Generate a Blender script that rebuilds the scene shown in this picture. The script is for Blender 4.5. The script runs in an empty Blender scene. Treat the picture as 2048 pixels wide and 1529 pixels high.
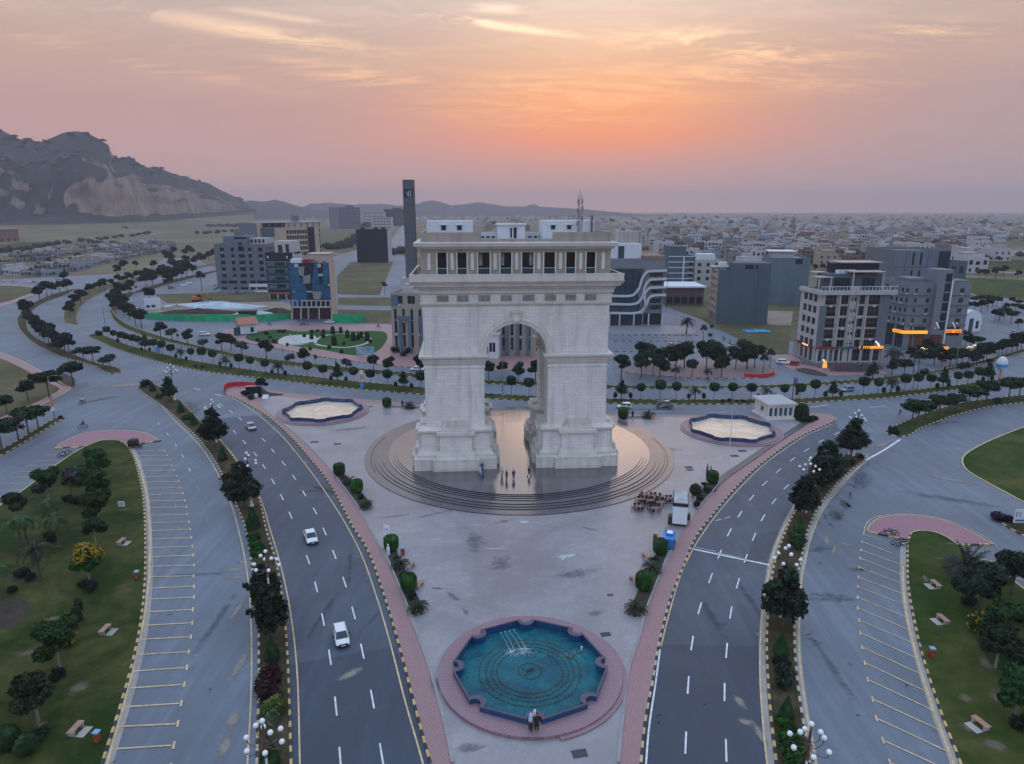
import bpy,math,random
import numpy as np
from mathutils import Vector,Matrix
from mathutils.geometry import tessellate_polygon
R=random.Random(7)
SC=bpy.context.scene
COL=SC.collection
# ---------------------------------------------------------------- camera
H=44.0                                    # drone height in metres
FPX,CX,CY=1365.0,1024.0,764.5         # focal length and centre of the 2048 x 1529 photograph
PITCH=math.atan((CY-420.0)/FPX)
CP,SP=math.cos(PITCH),math.sin(PITCH)
cam=bpy.data.cameras.new('camera')
cam.lens,cam.sensor_width=24.0,36.0
cam.clip_start,cam.clip_end=0.5,40000
cam_o=bpy.data.objects.new('camera',cam)
COL.objects.link(cam_o)
cam_o.location=(0,0,H)
cam_o.rotation_euler=(math.pi/2-PITCH,0,0)
SC.camera=cam_o
# ---------------------------------------------------------------- sky
class NT:
    """Small helper that writes node graphs as expressions."""
    def __init__(s,tree):s.t=tree;s.n=tree.nodes;s.l=tree.links
    def new(s,kind,**kw):
        n=s.n.new(kind)
        for k,v in kw.items():setattr(n,k,v)
        return n
    def put(s,sock,v):
        if isinstance(v,bpy.types.NodeSocket):s.l.new(v,sock)
        elif v is not None:sock.default_value=v
    def m(s,op,a,b=None,c=None,clamp=False):
        n=s.new('ShaderNodeMath',operation=op,use_clamp=clamp)
        for i,v in enumerate((a,b,c)):
            if v is not None:s.put(n.inputs[i],v)
        return n.outputs[0]
    def vm(s,op,a,b=None):
        n=s.new('ShaderNodeVectorMath',operation=op)
        s.put(n.inputs[0],a)
        if b is not None:s.put(n.inputs[1],b)
        return n.outputs['Value'] if op in ('DOT_PRODUCT','LENGTH') else n.outputs[0]
    def mix(s,f,a,b,mode='MIX'):
        n=s.new('ShaderNodeMix',data_type='RGBA',blend_type=mode)
        for i,v in ((0,f),(6,a),(7,b)):
            if isinstance(v,(tuple,list)) and len(v)==3:v=(*v,1)
            s.put(n.inputs[i],v)
        return n.outputs[2]
    def ramp(s,f,stops,interp='LINEAR'):
        n=s.new('ShaderNodeValToRGB')
        n.color_ramp.interpolation=interp
        e=n.color_ramp.elements
        while len(e)<len(stops):e.new(0.5)
        for i,(p,c) in enumerate(stops):
            e[i].position=p
            e[i].color=(*c,1) if isinstance(c,(tuple,list)) else (c,c,c,1)
        s.put(n.inputs[0],f)
        return n.outputs[0]
    def noise(s,vec,scale,detail=4,rough=0.55,dist=0.0):
        n=s.new('ShaderNodeTexNoise')
        n.inputs['Scale'].default_value=scale
        n.inputs['Detail'].default_value=detail
        n.inputs['Roughness'].default_value=rough
        n.inputs['Distortion'].default_value=dist
        if vec is not None:s.put(n.inputs['Vector'],vec)
        return n.outputs[0]
    def xyz(s,x,y,z):
        n=s.new('ShaderNodeCombineXYZ')
        for i,v in enumerate((x,y,z)):s.put(n.inputs[i],v)
        return n.outputs[0]

SKY_GAIN=1.0
def build_world():
    w=bpy.data.worlds.new('World');SC.world=w;w.use_nodes=True
    t=w.node_tree;t.nodes.clear();N=NT(t)
    d=N.new('ShaderNodeTexCoord').outputs['Generated']
    sx=N.new('ShaderNodeSeparateXYZ');N.put(sx.inputs[0],d)
    x,y,z=sx.outputs
    el=N.m('ARCSINE',z)
    az=N.m('ARCTAN2',x,y)
    f=N.m('DIVIDE',N.m('MAXIMUM',el,0.0),1.5708)
    deg=lambda a:a/90.0
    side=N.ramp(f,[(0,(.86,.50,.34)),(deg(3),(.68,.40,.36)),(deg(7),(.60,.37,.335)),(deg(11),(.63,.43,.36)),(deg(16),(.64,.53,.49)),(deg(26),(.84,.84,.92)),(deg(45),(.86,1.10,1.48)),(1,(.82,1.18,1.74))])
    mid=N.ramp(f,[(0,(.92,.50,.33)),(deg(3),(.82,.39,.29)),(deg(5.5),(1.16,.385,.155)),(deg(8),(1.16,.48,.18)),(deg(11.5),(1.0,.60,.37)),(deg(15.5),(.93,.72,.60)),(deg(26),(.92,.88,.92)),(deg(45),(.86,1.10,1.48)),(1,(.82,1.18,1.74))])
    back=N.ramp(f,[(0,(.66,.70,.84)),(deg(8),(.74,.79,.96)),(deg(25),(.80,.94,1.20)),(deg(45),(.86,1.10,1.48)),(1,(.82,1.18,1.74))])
    da=N.m('SUBTRACT',az,math.radians(7.5))
    gauss=lambda v,s:N.m('EXPONENT',N.m('MULTIPLY',N.m('POWER',N.m('DIVIDE',v,s),2.0),-1.0))
    wmid=gauss(da,math.radians(15))
    c=N.mix(wmid,side,mid)
    ca=N.m('COSINE',az)
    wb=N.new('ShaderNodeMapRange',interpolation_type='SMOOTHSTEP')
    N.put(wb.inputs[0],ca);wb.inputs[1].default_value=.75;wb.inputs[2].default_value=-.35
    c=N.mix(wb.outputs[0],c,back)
    # right hand side of the glow is greyer low down
    wr=N.new('ShaderNodeMapRange',interpolation_type='SMOOTHSTEP')
    N.put(wr.inputs[0],az);wr.inputs[1].default_value=.12;wr.inputs[2].default_value=.75
    lowf=N.m('MULTIPLY',wr.outputs[0],gauss(N.m('SUBTRACT',el,math.radians(4)),math.radians(7)))
    c=N.mix(N.m('MULTIPLY',lowf,.75),c,(.47,.36,.35))
    # clouds: fine noise on a high layer, gathered in the streaks the photograph shows
    iz=N.m('ADD',N.m('MAXIMUM',z,0.0),.10)
    pv=N.xyz(N.m('DIVIDE',x,iz),N.m('MULTIPLY',N.m('DIVIDE',y,iz),1.0),0.0)
    warp=N.noise(pv,1.3,3,.5)
    pv2=N.xyz(N.m('ADD',N.m('MULTIPLY',N.m('DIVIDE',x,iz),.62),N.m('MULTIPLY',warp,.8)),N.m('MULTIPLY',N.m('DIVIDE',y,iz),1.35),N.m('MULTIPLY',warp,.5))
    n1=N.noise(pv2,2.6,10,.66,.25)
    n2=N.noise(pv2,11.0,7,.62,.3)
    wis=N.m('ADD',N.m('MULTIPLY',n1,.64),N.m('MULTIPLY',n2,.36))
    streaks=[  # azimuth, elevation, half length, half thickness, tilt, strength
        (16.5,11.5,7.5,1.0,-8,1.25),(11.5,12.3,4.0,.5,0,1.2),(29.0,11.3,3.2,.75,-3,1.0),(15.0,9.6,8.0,.9,-3,.7),(5.0,9.0,9.0,1.0,-3,.75),
        (-19.0,12.3,8.0,.55,-5,1.1),(-17.0,13.4,5.5,.25,-4,.7),(-32.5,12.9,3.6,.45,-3,.9),(-28.0,10.0,10.0,.5,-8,.65),(-12.0,9.8,7.0,.8,-7,.7),(-36,12.7,3,.4,-4,.6),
        (-1.5,13.5,5.4,.26,-7.5,2.2),(-.8,14.5,2.4,.45,-3,1.1),(2.0,7.4,10.0,1.0,-2,.55),(24,8.6,6,.5,-3,.5)]
    tot=None
    for a0,e0,sl,st,tl,g in streaks:
        a=N.m('MULTIPLY',N.m('SUBTRACT',az,math.radians(a0)),.97)
        e=N.m('SUBTRACT',el,math.radians(e0))
        ct,sn=math.cos(math.radians(tl)),math.sin(math.radians(tl))
        u=N.m('ADD',N.m('MULTIPLY',a,ct),N.m('MULTIPLY',e,sn))
        v=N.m('SUBTRACT',N.m('MULTIPLY',e,ct),N.m('MULTIPLY',a,sn))
        q=N.m('ADD',N.m('POWER',N.m('DIVIDE',u,math.radians(sl)),2.0),N.m('POWER',N.m('DIVIDE',v,math.radians(st)),2.0))
        s=N.m('MULTIPLY',N.m('EXPONENT',N.m('MULTIPLY',q,-1.0)),g)
        tot=s if tot is None else N.m('MAXIMUM',tot,s)
    # broad thin cloud everywhere else at the same height, so the layer goes on outside the frame
    wide=N.m('MULTIPLY',gauss(N.m('SUBTRACT',el,math.radians(20)),math.radians(12)),.22)
    tot=N.m('MAXIMUM',tot,wide)
    mr=N.new('ShaderNodeMapRange',interpolation_type='SMOOTHSTEP')
    N.put(mr.inputs[0],wis);mr.inputs[1].default_value=.43;mr.inputs[2].default_value=.60
    cl=N.m('MULTIPLY',N.m('MULTIPLY',mr.outputs[0],tot),.85,clamp=True)
    ccol=N.mix(gauss(da,math.radians(26)),N.ramp(f,[(0,(.8,.5,.42)),(deg(10),(.95,.60,.38)),(deg(15),(1.0,.78,.62)),(deg(30),(.95,.92,.95)),(1,(.9,.95,1.1))]),N.ramp(f,[(0,(1.3,.6,.3)),(deg(9),(1.5,.78,.33)),(deg(12),(1.55,1.0,.55)),(deg(15),(1.4,1.1,.85)),(deg(30),(1,.96,.96)),(1,(.9,.95,1.1))]))
    c=N.mix(cl,c,ccol)
    # under the far haze line the dome keeps the colour of the horizon
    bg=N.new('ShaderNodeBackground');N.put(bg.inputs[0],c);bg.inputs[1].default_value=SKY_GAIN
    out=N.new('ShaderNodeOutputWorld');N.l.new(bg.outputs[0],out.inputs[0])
    w.cycles.sampling_method='MANUAL';w.cycles.sample_map_resolution=512
build_world()
# ---------------------------------------------------------------- the sun, already veiled behind the low cloud
sun=bpy.data.lights.new('sun','SUN');sun.energy=0.22;sun.angle=math.radians(24);sun.color=(1.0,.64,.47)
sun_o=bpy.data.objects.new('sun',sun);COL.objects.link(sun_o)
SUN_EL,SUN_AZ=math.radians(9),math.radians(7)
sun_o.rotation_euler=Vector((-math.sin(SUN_AZ)*math.cos(SUN_EL),-math.cos(SUN_AZ)*math.cos(SUN_EL),-math.sin(SUN_EL))).to_track_quat('-Z','Y').to_euler()
vs=SC.view_settings
vs.view_transform='Standard';vs.look='None';vs.exposure=0.0;vs.gamma=1.0;vs.use_curve_mapping=False
cy=SC.cycles
cy.use_denoising=True
try:cy.denoiser='OPENIMAGEDENOISE'
except Exception:pass
cy.max_bounces=6;cy.diffuse_bounces=3;cy.glossy_bounces=3;cy.transmission_bounces=4;cy.transparent_max_bounces=6;cy.volume_bounces=1
cy.volume_step_rate=4;cy.sample_clamp_indirect=4
SC.render.film_transparent=False
# ---------------------------------------------------------------- survey: photo points on the ground
def ray(px,py):
    a,b=(px-CX)/FPX,(py-CY)/FPX
    return (a,CP-b*SP,-SP-b*CP)
def G(px,py,h=0.0):
    d=ray(px,py);t=(h-H)/d[2]
    return (d[0]*t,d[1]*t)
def proj(X,Y,Z):
    zc=Y*CP-(Z-H)*SP;yv=Y*SP+(Z-H)*CP
    return CX+FPX*X/zc,CY-FPX*yv/zc
def Gs(pts,h=0.0):return [G(x,y,h) for x,y in pts]
def height_at(px,pb,pt,h=0.0):
    """height of a vertical that stands at photo point (px, pb) and ends at photo row pt"""
    X,Y=G(px,pb,h);lo,hi=0.0,120.0
    for _ in range(40):
        mid=(lo+hi)/2
        if proj(X,Y,mid)[1]>pt:lo=mid
        else:hi=mid
    return lo-h
def crop(scale,ox,oy):return lambda*p:[(ox+x/scale,oy+y/scale) for x,y in p]
cE=crop(3.413,260,560);c7=crop(3.823,0,600);c3=crop(3.823,0,240);c8=crop(4.248,440,700)
cA=crop(3.793,1220,760);cB=crop(3.73,1500,680);cF=crop(3.823,1540,440);c5=crop(4.248,1180,400)
cL=crop(3.191,440,1050);cG=crop(3.192,1240,1050);cH=crop(2.889,1660,1000);c6=crop(6.37,420,420)
def smooth(pts,step=1.5,closed=False):
    """Catmull-Rom through 2D points, resampled evenly"""
    P=[Vector(p[:2]) for p in pts];n=len(P);out=[]
    seg=n if closed else n-1
    for i in range(seg):
        p1,p2=P[i],P[(i+1)%n]
        p0=P[(i-1)%n] if (closed or i>0) else p1*2-p2
        p3=P[(i+2)%n] if (closed or i+2<n) else p2*2-p1
        k=max(2,int((p2-p1).length/step))
        k=min(k,60)
        d1=max((p1-p0).length,1e-4)**.5;d2=max((p2-p1).length,1e-4)**.5;d3=max((p3-p2).length,1e-4)**.5
        m1=(p2-p1+d2*((p1-p0)/d1-(p2-p0)/(d1+d2)))
        m2=(p2-p1+d2*((p3-p2)/d3-(p3-p1)/(d2+d3)))
        for j in range(k):
            t=j/k;t2,t3=t*t,t*t*t
            q=p1*(2*t3-3*t2+1)+m1*(t3-2*t2+t)+p2*(-2*t3+3*t2)+m2*(t3-t2)
            out.append((q.x,q.y))
    if not closed:out.append((P[-1].x,P[-1].y))
    return out
def walk(pts,step,start=0.0):
    """points with direction at even spacing along a polyline"""
    res=[];acc=-start;s=0.0
    nxt=start
    for a,b in zip(pts[:-1],pts[1:]):
        a,b=Vector(a[:2]),Vector(b[:2]);L=(b-a).length
        if L<1e-6:continue
        d=(b-a)/L
        while nxt<=s+L:
            q=a+d*(nxt-s);res.append((q.x,q.y,math.atan2(d.y,d.x)));nxt+=step
        s+=L
    return res
def offset(pts,dist):
    out=[]
    n=len(pts)
    for i in range(n):
        a=Vector(pts[max(0,i-1)]);b=Vector(pts[min(n-1,i+1)])
        d=(b-a);d=d.normalized() if d.length>1e-6 else Vector((1,0))
        out.append((pts[i][0]-d.y*dist,pts[i][1]+d.x*dist))
    return out
# ---------------------------------------------------------------- materials
MATS={}
def M(name,col,rough=.8,var=.12,scale=1.0,col2=None,metal=0.0,spec=.4,emit=None,estr=1.0,bump=0.0,bscale=20.0,rnd=0.0,obj=False,rvar=0.0,coat=0.0):
    if name in MATS:return MATS[name]
    m=bpy.data.materials.new(name);m.use_nodes=True;MATS[name]=m
    t=m.node_tree;N=NT(t);b=t.nodes['Principled BSDF']
    b.inputs['Roughness'].default_value=rough;b.inputs['Metallic'].default_value=metal
    b.inputs['Specular IOR Level'].default_value=spec
    b.inputs['Coat Weight'].default_value=coat
    c=(*col,1)
    if var or col2:
        pos=N.new('ShaderNodeTexCoord').outputs['Object'] if obj else N.new('ShaderNodeNewGeometry').outputs['Position']
        n=N.m('ADD',N.m('MULTIPLY',N.noise(pos,scale,6,.6),.65),N.m('MULTIPLY',N.noise(pos,scale*.17,4,.6),.35))
        lo=tuple(v*(1-var*1.6) for v in col);hi=col2 or tuple(min(1,v*(1+var*1.6)) for v in col)
        c=N.ramp(n,[(.32,lo),(.5,col) if not col2 else (.45,col),(.68,hi)])
        if rvar:
            N.put(b.inputs['Roughness'],N.m('ADD',N.m('MULTIPLY',n,rvar*2),rough-rvar))
    if rnd:
        oi=N.new('ShaderNodeObjectInfo').outputs['Random']
        hs=N.new('ShaderNodeHueSaturation');N.put(hs.inputs['Color'],c)
        N.put(hs.inputs['Value'],N.m('ADD',N.m('MULTIPLY',oi,rnd*2),1-rnd))
        N.put(hs.inputs['Hue'],N.m('ADD',N.m('MULTIPLY',oi,rnd*.05),.5-rnd*.025))
        c=hs.outputs[0]
    N.put(b.inputs['Base Color'],c)
    if emit:
        b.inputs['Emission Color'].default_value=(*emit,1);b.inputs['Emission Strength'].default_value=estr
    if bump:
        pos=N.new('ShaderNodeNewGeometry').outputs['Position'] if not obj else N.new('ShaderNodeTexCoord').outputs['Object']
        bn=N.new('ShaderNodeBump');bn.inputs['Strength'].default_value=bump;bn.inputs['Distance'].default_value=.05
        N.put(bn.inputs['Height'],N.noise(pos,bscale,5,.6));N.l.new(bn.outputs[0],b.inputs['Normal'])
    return m
def asphalt(name,col,tint=(.30,.27,.23),dust=.25,rough=.62,spec=.5):
    if name in MATS:return MATS[name]
    m=M(name,col,rough=rough,var=0,spec=spec);t=m.node_tree;N=NT(t);b=t.nodes['Principled BSDF']
    pos=N.new('ShaderNodeNewGeometry').outputs['Position']
    n1=N.noise(pos,.045,5,.6,.6);n2=N.noise(pos,.35,6,.65);n3=N.noise(pos,9.0,3,.7)
    c=N.mix(N.ramp(n1,[(.36,0.0),(.64,1.0)]),tuple(v*.74 for v in col),tuple(v*1.26 for v in col))
    c=N.mix(N.m('MULTIPLY',N.ramp(n2,[(.42,0.0),(.72,1.0)]),.35),c,tuple(v*1.35 for v in col))
    c=N.mix(N.m('MULTIPLY',N.ramp(n3,[(.35,1.0),(.65,0.0)]),.35),c,tuple(v*.7 for v in col))
    d=N.noise(pos,.11,7,.7,1.2)
    c=N.mix(N.m('MULTIPLY',N.ramp(d,[(.56,0.0),(.74,1.0)]),dust),c,tint)
    vo=N.new('ShaderNodeTexVoronoi',feature='DISTANCE_TO_EDGE');vo.inputs['Scale'].default_value=.09
    wp=N.vm('ADD',pos,N.vm('MULTIPLY',N.new('ShaderNodeTexNoise').outputs[1],(14,14,0)))
    N.put(vo.inputs['Vector'],wp)
    c=N.mix(N.m('MULTIPLY',N.ramp(vo.outputs[0],[(.0,1.0),(.006,0.0)]),.16),c,tuple(v*.45 for v in col))
    sx=N.new('ShaderNodeMapping');sx.inputs['Scale'].default_value=(1,.06,1);N.put(sx.inputs['Vector'],pos);st=N.noise(sx.outputs[0],.7,5,.65)
    c=N.mix(N.m('MULTIPLY',N.ramp(st,[(.38,1.0),(.62,0.0)]),.5),c,tuple(v*.66 for v in col));c=N.mix(N.m('MULTIPLY',N.ramp(st,[(.55,0.0),(.75,1.0)]),.35),c,tuple(v*1.45 for v in col))
    sp=N.noise(pos,.9,3,.5);c=N.mix(N.m('MULTIPLY',N.ramp(sp,[(.70,0.0),(.76,1.0)]),.5),c,tuple(v*.5 for v in col))
    N.put(b.inputs['Base Color'],c)
    N.put(b.inputs['Roughness'],N.m('ADD',N.m('MULTIPLY',n2,.3),rough-.15))
    return m
def paving(name,col,joint,bw,bh,rough=.5,spec=.5,mortar=.03,stain=.35,ang=0.0,rvar=.25,big=.05):
    """blocks or slabs with joints, stains and uneven gloss"""
    if name in MATS:return MATS[name]
    m=M(name,col,rough=rough,var=0,spec=spec);t=m.node_tree;N=NT(t);b=t.nodes['Principled BSDF']
    pos=N.new('ShaderNodeNewGeometry').outputs['Position']
    mp=N.new('ShaderNodeMapping');mp.inputs['Rotation'].default_value=(0,0,ang);N.put(mp.inputs['Vector'],pos)
    br=N.new('ShaderNodeTexBrick');N.put(br.inputs['Vector'],mp.outputs[0])
    br.inputs['Scale'].default_value=1.0;br.inputs['Brick Width'].default_value=bw;br.inputs['Row Height'].default_value=bh
    br.inputs['Mortar Size'].default_value=mortar;br.inputs['Mortar Smooth'].default_value=.3
    br.inputs['Color1'].default_value=(*[v*.93 for v in col],1);br.inputs['Color2'].default_value=(*[v*1.07 for v in col],1);br.inputs['Mortar'].default_value=(*joint,1)
    n1=N.noise(pos,big,6,.62,.8);n2=N.noise(pos,.5,7,.68,.4)
    c=N.mix(N.m('MULTIPLY',N.ramp(n1,[(.38,1.0),(.62,0.0)]),stain),br.outputs[0],tuple(v*.62 for v in col))
    c=N.mix(N.m('MULTIPLY',N.ramp(n2,[(.54,0.0),(.72,1.0)]),stain*.6),c,tuple(min(1,v*1.3) for v in col))
    c=N.mix(N.m('MULTIPLY',N.ramp(n2,[(.28,1.0),(.42,0.0)]),stain*.6),c,tuple(v*.6 for v in col))
    N.put(b.inputs['Base Color'],c)
    N.put(b.inputs['Roughness'],N.m('ADD',N.m('MULTIPLY',N.m('ADD',N.m('MULTIPLY',n1,.6),N.m('MULTIPLY',n2,.4)),rvar*2),rough-rvar))
    return m
def grass_mat(name,col,dry,amt=.5,scale=.16,blade=14):
    if name in MATS:return MATS[name]
    m=M(name,col,rough=.9,var=0,spec=.15);t=m.node_tree;N=NT(t);b=t.nodes['Principled BSDF']
    pos=N.new('ShaderNodeNewGeometry').outputs['Position']
    n1=N.noise(pos,scale,7,.66,.7);n2=N.noise(pos,scale*7,5,.7);n3=N.noise(pos,blade,3,.7)
    c=N.mix(N.m('MULTIPLY',N.ramp(n1,[(.42,0.0),(.66,1.0)]),amt),col,dry)
    c=N.mix(N.m('MULTIPLY',N.ramp(n2,[(.35,1.0),(.6,0.0)]),.45),c,tuple(v*.6 for v in col))
    c=N.mix(N.m('MULTIPLY',N.ramp(n3,[(.4,0.0),(.7,1.0)]),.3),c,tuple(v*1.6 for v in col))
    N.put(b.inputs['Base Color'],c)
    bn=N.new('ShaderNodeBump');bn.inputs['Strength'].default_value=.8;bn.inputs['Distance'].default_value=.12
    N.put(bn.inputs['Height'],N.noise(pos,5,5,.7));N.l.new(bn.outputs[0],b.inputs['Normal'])
    return m
def wall_mat(name,col,course=.0,rough=.75,streak=.3,spec=.3,joint=.85):
    """plaster or stone with faint courses and rain streaks"""
    if name in MATS:return MATS[name]
    m=M(name,col,rough=rough,var=0,spec=spec);t=m.node_tree;N=NT(t);b=t.nodes['Principled BSDF']
    pos=N.new('ShaderNodeNewGeometry').outputs['Position']
    s=N.new('ShaderNodeSeparateXYZ');N.put(s.inputs[0],pos)
    sv=N.xyz(s.outputs[0],s.outputs[1],N.m('MULTIPLY',s.outputs[2],.12))
    n1=N.noise(sv,.8,6,.65);n2=N.noise(pos,.5,6,.65);n3=N.noise(pos,6,4,.6)
    c=N.mix(N.m('MULTIPLY',N.ramp(n1,[(.48,0.0),(.72,1.0)]),streak),(*col,),tuple(v*.55 for v in col))
    c=N.mix(N.m('MULTIPLY',N.ramp(n2,[(.38,1.0),(.62,0.0)]),streak*.6),c,tuple(v*.78 for v in col))
    c=N.mix(N.m('MULTIPLY',N.ramp(n3,[(.35,0.0),(.65,1.0)]),.15),c,tuple(min(1,v*1.15) for v in col))
    if course:
        h=N.xyz(N.m('ADD',s.outputs[0],N.m('MULTIPLY',s.outputs[1],.9)),s.outputs[2],0.0)
        br=N.new('ShaderNodeTexBrick');N.put(br.inputs['Vector'],h);br.inputs['Scale'].default_value=1
        br.inputs['Brick Width'].default_value=course*2.2;br.inputs['Row Height'].default_value=course;br.inputs['Mortar Size'].default_value=.02
        br.inputs['Color1'].default_value=(1,1,1,1);br.inputs['Color2'].default_value=(.92,.92,.92,1);br.inputs['Mortar'].default_value=(joint,joint,joint,1)
        c=N.mix(1.0,c,br.outputs[0],'MULTIPLY')
    N.put(b.inputs['Base Color'],c)
    return m
# ---------------------------------------------------------------- mesh builder
class MB:
    def __init__(s):s.v=[];s.f=[];s.m=[]
    def add(s,vs,fs,mat=0):
        o=len(s.v);s.v.extend([tuple(q) for q in vs]);s.f.extend([tuple(i+o for i in f) for f in fs]);s.m.extend([mat]*len(fs));return s
    def box(s,x0,x1,y0,y1,z0,z1,mat=0,rot=0.0,c=None):
        p=[(x0,y0),(x1,y0),(x1,y1),(x0,y1)]
        if rot:
            cx,cy_=c if c else ((x0+x1)/2,(y0+y1)/2);a,b=math.cos(rot),math.sin(rot)
            p=[(cx+(x-cx)*a-(y-cy_)*b,cy_+(x-cx)*b+(y-cy_)*a) for x,y in p]
        return s.prism(p,z0,z1,mat)
    def cbox(s,cx,cy_,z0,sx,sy,sz,mat=0,rot=0.0):return s.box(cx-sx/2,cx+sx/2,cy_-sy/2,cy_+sy/2,z0,z0+sz,mat,rot)
    def prism(s,p,z0,z1,mat=0,top=None,cap=True):
        q=top or p;n=len(p)
        vs=[(x,y,z0) for x,y in p]+[(x,y,z1) for x,y in q]
        fs=[(i,(i+1)%n,n+(i+1)%n,n+i) for i in range(n)]
        if cap:
            if n<=4:fs+=[tuple(range(n-1,-1,-1)),tuple(range(n,2*n))]
            else:
                for tr in tessellate_polygon([[Vector((x,y,0)) for x,y in q]]):
                    a,b_,c_=tr
                    A,B,C_=Vector(q[a]),Vector(q[b_]),Vector(q[c_])
                    fs.append((n+a,n+b_,n+c_) if (B-A).cross(C_-A)>0 else (n+a,n+c_,n+b_))
        return s.add(vs,fs,mat)
    def flat(s,p,z,mat=0):
        fs=[]
        for a,b_,c_ in tessellate_polygon([[Vector((x,y,0)) for x,y in p]]):
            A,B,C_=Vector(p[a]),Vector(p[b_]),Vector(p[c_])
            fs.append((a,b_,c_) if (B-A).cross(C_-A)>0 else (a,c_,b_))
        return s.add([(x,y,z) for x,y in p],fs,mat)
    def tube(s,pts,rs,n=8,mat=0,cap=True):
        pts=[Vector(p) for p in pts]
        if not isinstance(rs,(list,tuple)):rs=[rs]*len(pts)
        vs=[];k=len(pts)
        for i,p in enumerate(pts):
            d=(pts[min(k-1,i+1)]-pts[max(0,i-1)]).normalized()
            ref=Vector((0,0,1)) if abs(d.z)<.9 else Vector((1,0,0))
            a=d.cross(ref).normalized();b_=d.cross(a)
            for j in range(n):
                t=2*math.pi*j/n;vs.append(p+(a*math.cos(t)+b_*math.sin(t))*rs[i])
        fs=[(i*n+j,i*n+(j+1)%n,(i+1)*n+(j+1)%n,(i+1)*n+j) for i in range(k-1) for j in range(n)]
        if cap:fs+=[tuple(range(n-1,-1,-1)),tuple(range((k-1)*n,k*n))]
        return s.add(vs,fs,mat)
    def lathe(s,prof,n=16,mat=0,c=(0,0),zs=1.0):
        vs=[];k=len(prof)
        for r,z in prof:
            for j in range(n):
                t=2*math.pi*j/n;vs.append((c[0]+r*math.cos(t),c[1]+r*math.sin(t),z*zs))
        fs=[(i*n+j,i*n+(j+1)%n,(i+1)*n+(j+1)%n,(i+1)*n+j) for i in range(k-1) for j in range(n)]
        fs+=[tuple(range(n-1,-1,-1)),tuple(range((k-1)*n,k*n))]
        return s.add(vs,fs,mat)
    def ball(s,c,r,n=10,k=6,mat=0):
        r=r if isinstance(r,(tuple,list)) else (r,r,r);vs=[];
        for i in range(k+1):
            ph=math.pi*i/k
            for j in range(n):
                t=2*math.pi*j/n
                vs.append((c[0]+r[0]*math.sin(ph)*math.cos(t),c[1]+r[1]*math.sin(ph)*math.sin(t),c[2]-r[2]*math.cos(ph)))
        fs=[(i*n+j,i*n+(j+1)%n,(i+1)*n+(j+1)%n,(i+1)*n+j) for i in range(k) for j in range(n)]
        return s.add(vs,fs,mat)
    def loft(s,rings,mat=0,cap=True):
        n=len(rings[0]);vs=[p for r in rings for p in r];k=len(rings)
        fs=[(i*n+j,i*n+(j+1)%n,(i+1)*n+(j+1)%n,(i+1)*n+j) for i in range(k-1) for j in range(n)]
        if cap:fs+=[tuple(range(n-1,-1,-1)),tuple(range((k-1)*n,k*n))]
        return s.add(vs,fs,mat)
    def ribbon(s,pts,w,z,mat=0):
        a=offset(pts,w/2);b_=offset(pts,-w/2);n=len(pts)
        return s.add([(x,y,z) for x,y in a]+[(x,y,z) for x,y in b_],[(n+i,n+i+1,i+1,i) for i in range(n-1)],mat)
    def xf(s,mtx):
        s.v=[tuple(mtx @ Vector(p)) for p in s.v];return s
    def mesh(s,name,mats,sm=False):
        me=bpy.data.meshes.new(name);me.from_pydata(s.v,[],s.f)
        mats=mats if isinstance(mats,(list,tuple)) else [mats]
        for q in mats:me.materials.append(q)
        if len(mats)>1:me.polygons.foreach_set('material_index',s.m)
        if sm:
            me.polygons.foreach_set('use_smooth',[True]*len(s.f))
        me.update();return me
    def build(s,name,mats,parent=None,loc=(0,0,0),rz=0.0,sm=False):return link(name,s.mesh(name,mats,sm),parent,loc,rz)
def link(name,me,parent=None,loc=(0,0,0),rz=0.0,sc=None):
    o=bpy.data.objects.new(name,me);COL.objects.link(o)
    o.location=loc if len(loc)==3 else (*loc,0);o.rotation_euler=(0,0,rz)
    if sc:o.scale=sc if isinstance(sc,(tuple,list)) else (sc,sc,sc)
    if parent:o.parent=parent
    return o
def tag(o,label=None,cat=None,group=None,kind=None):
    if label:o['label']=label
    if cat:o['category']=cat
    if group:o['group']=group
    if kind:o['kind']=kind
    return o
def thing(name,label,cat,loc=(0,0,0),rz=0.0,group=None,sc=None):
    return tag(link(name,None,None,loc,rz,sc),label,cat,group)
KIDS={}
def kids(o):
    return [c for c in bpy.data.objects if c.parent==o]
def dup(o,loc,rz=0.0,sc=None,label=None,group=None):
    """a copy of a thing with copies of its parts and sub-parts; meshes are shared"""
    if o.name not in KIDS:KIDS[o.name]=[(c,kids(c)) for c in kids(o)]
    r=o.copy();COL.objects.link(r);r.location=loc if len(loc)==3 else (*loc,0);r.rotation_euler=(0,0,rz)
    if sc:r.scale=sc if isinstance(sc,(tuple,list)) else (sc,sc,sc)
    if label:r['label']=label
    if group:r['group']=group
    for c,sub in KIDS[o.name]:
        d=c.copy();COL.objects.link(d);d.parent=r
        for e in sub:
            g=e.copy();COL.objects.link(g);g.parent=d
    return r
ORD='first second third fourth fifth sixth seventh eighth ninth tenth eleventh twelfth thirteenth fourteenth fifteenth sixteenth seventeenth eighteenth nineteenth twentieth'.split()
TENS=['','','twenty','thirty','forty','fifty','sixty','seventy','eighty','ninety']
def nth(i):
    if i<20:return ORD[i]
    k=i+1
    if k>=100:return nth(k-101) if False else 'hundred and '+(nth(k-101) if k>100 else 'first')
    return TENS[k // 10]+('-'+ORD[k%10-1] if k%10 else '') if k%10 else TENS[k // 10][:-1]+'ieth'
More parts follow.
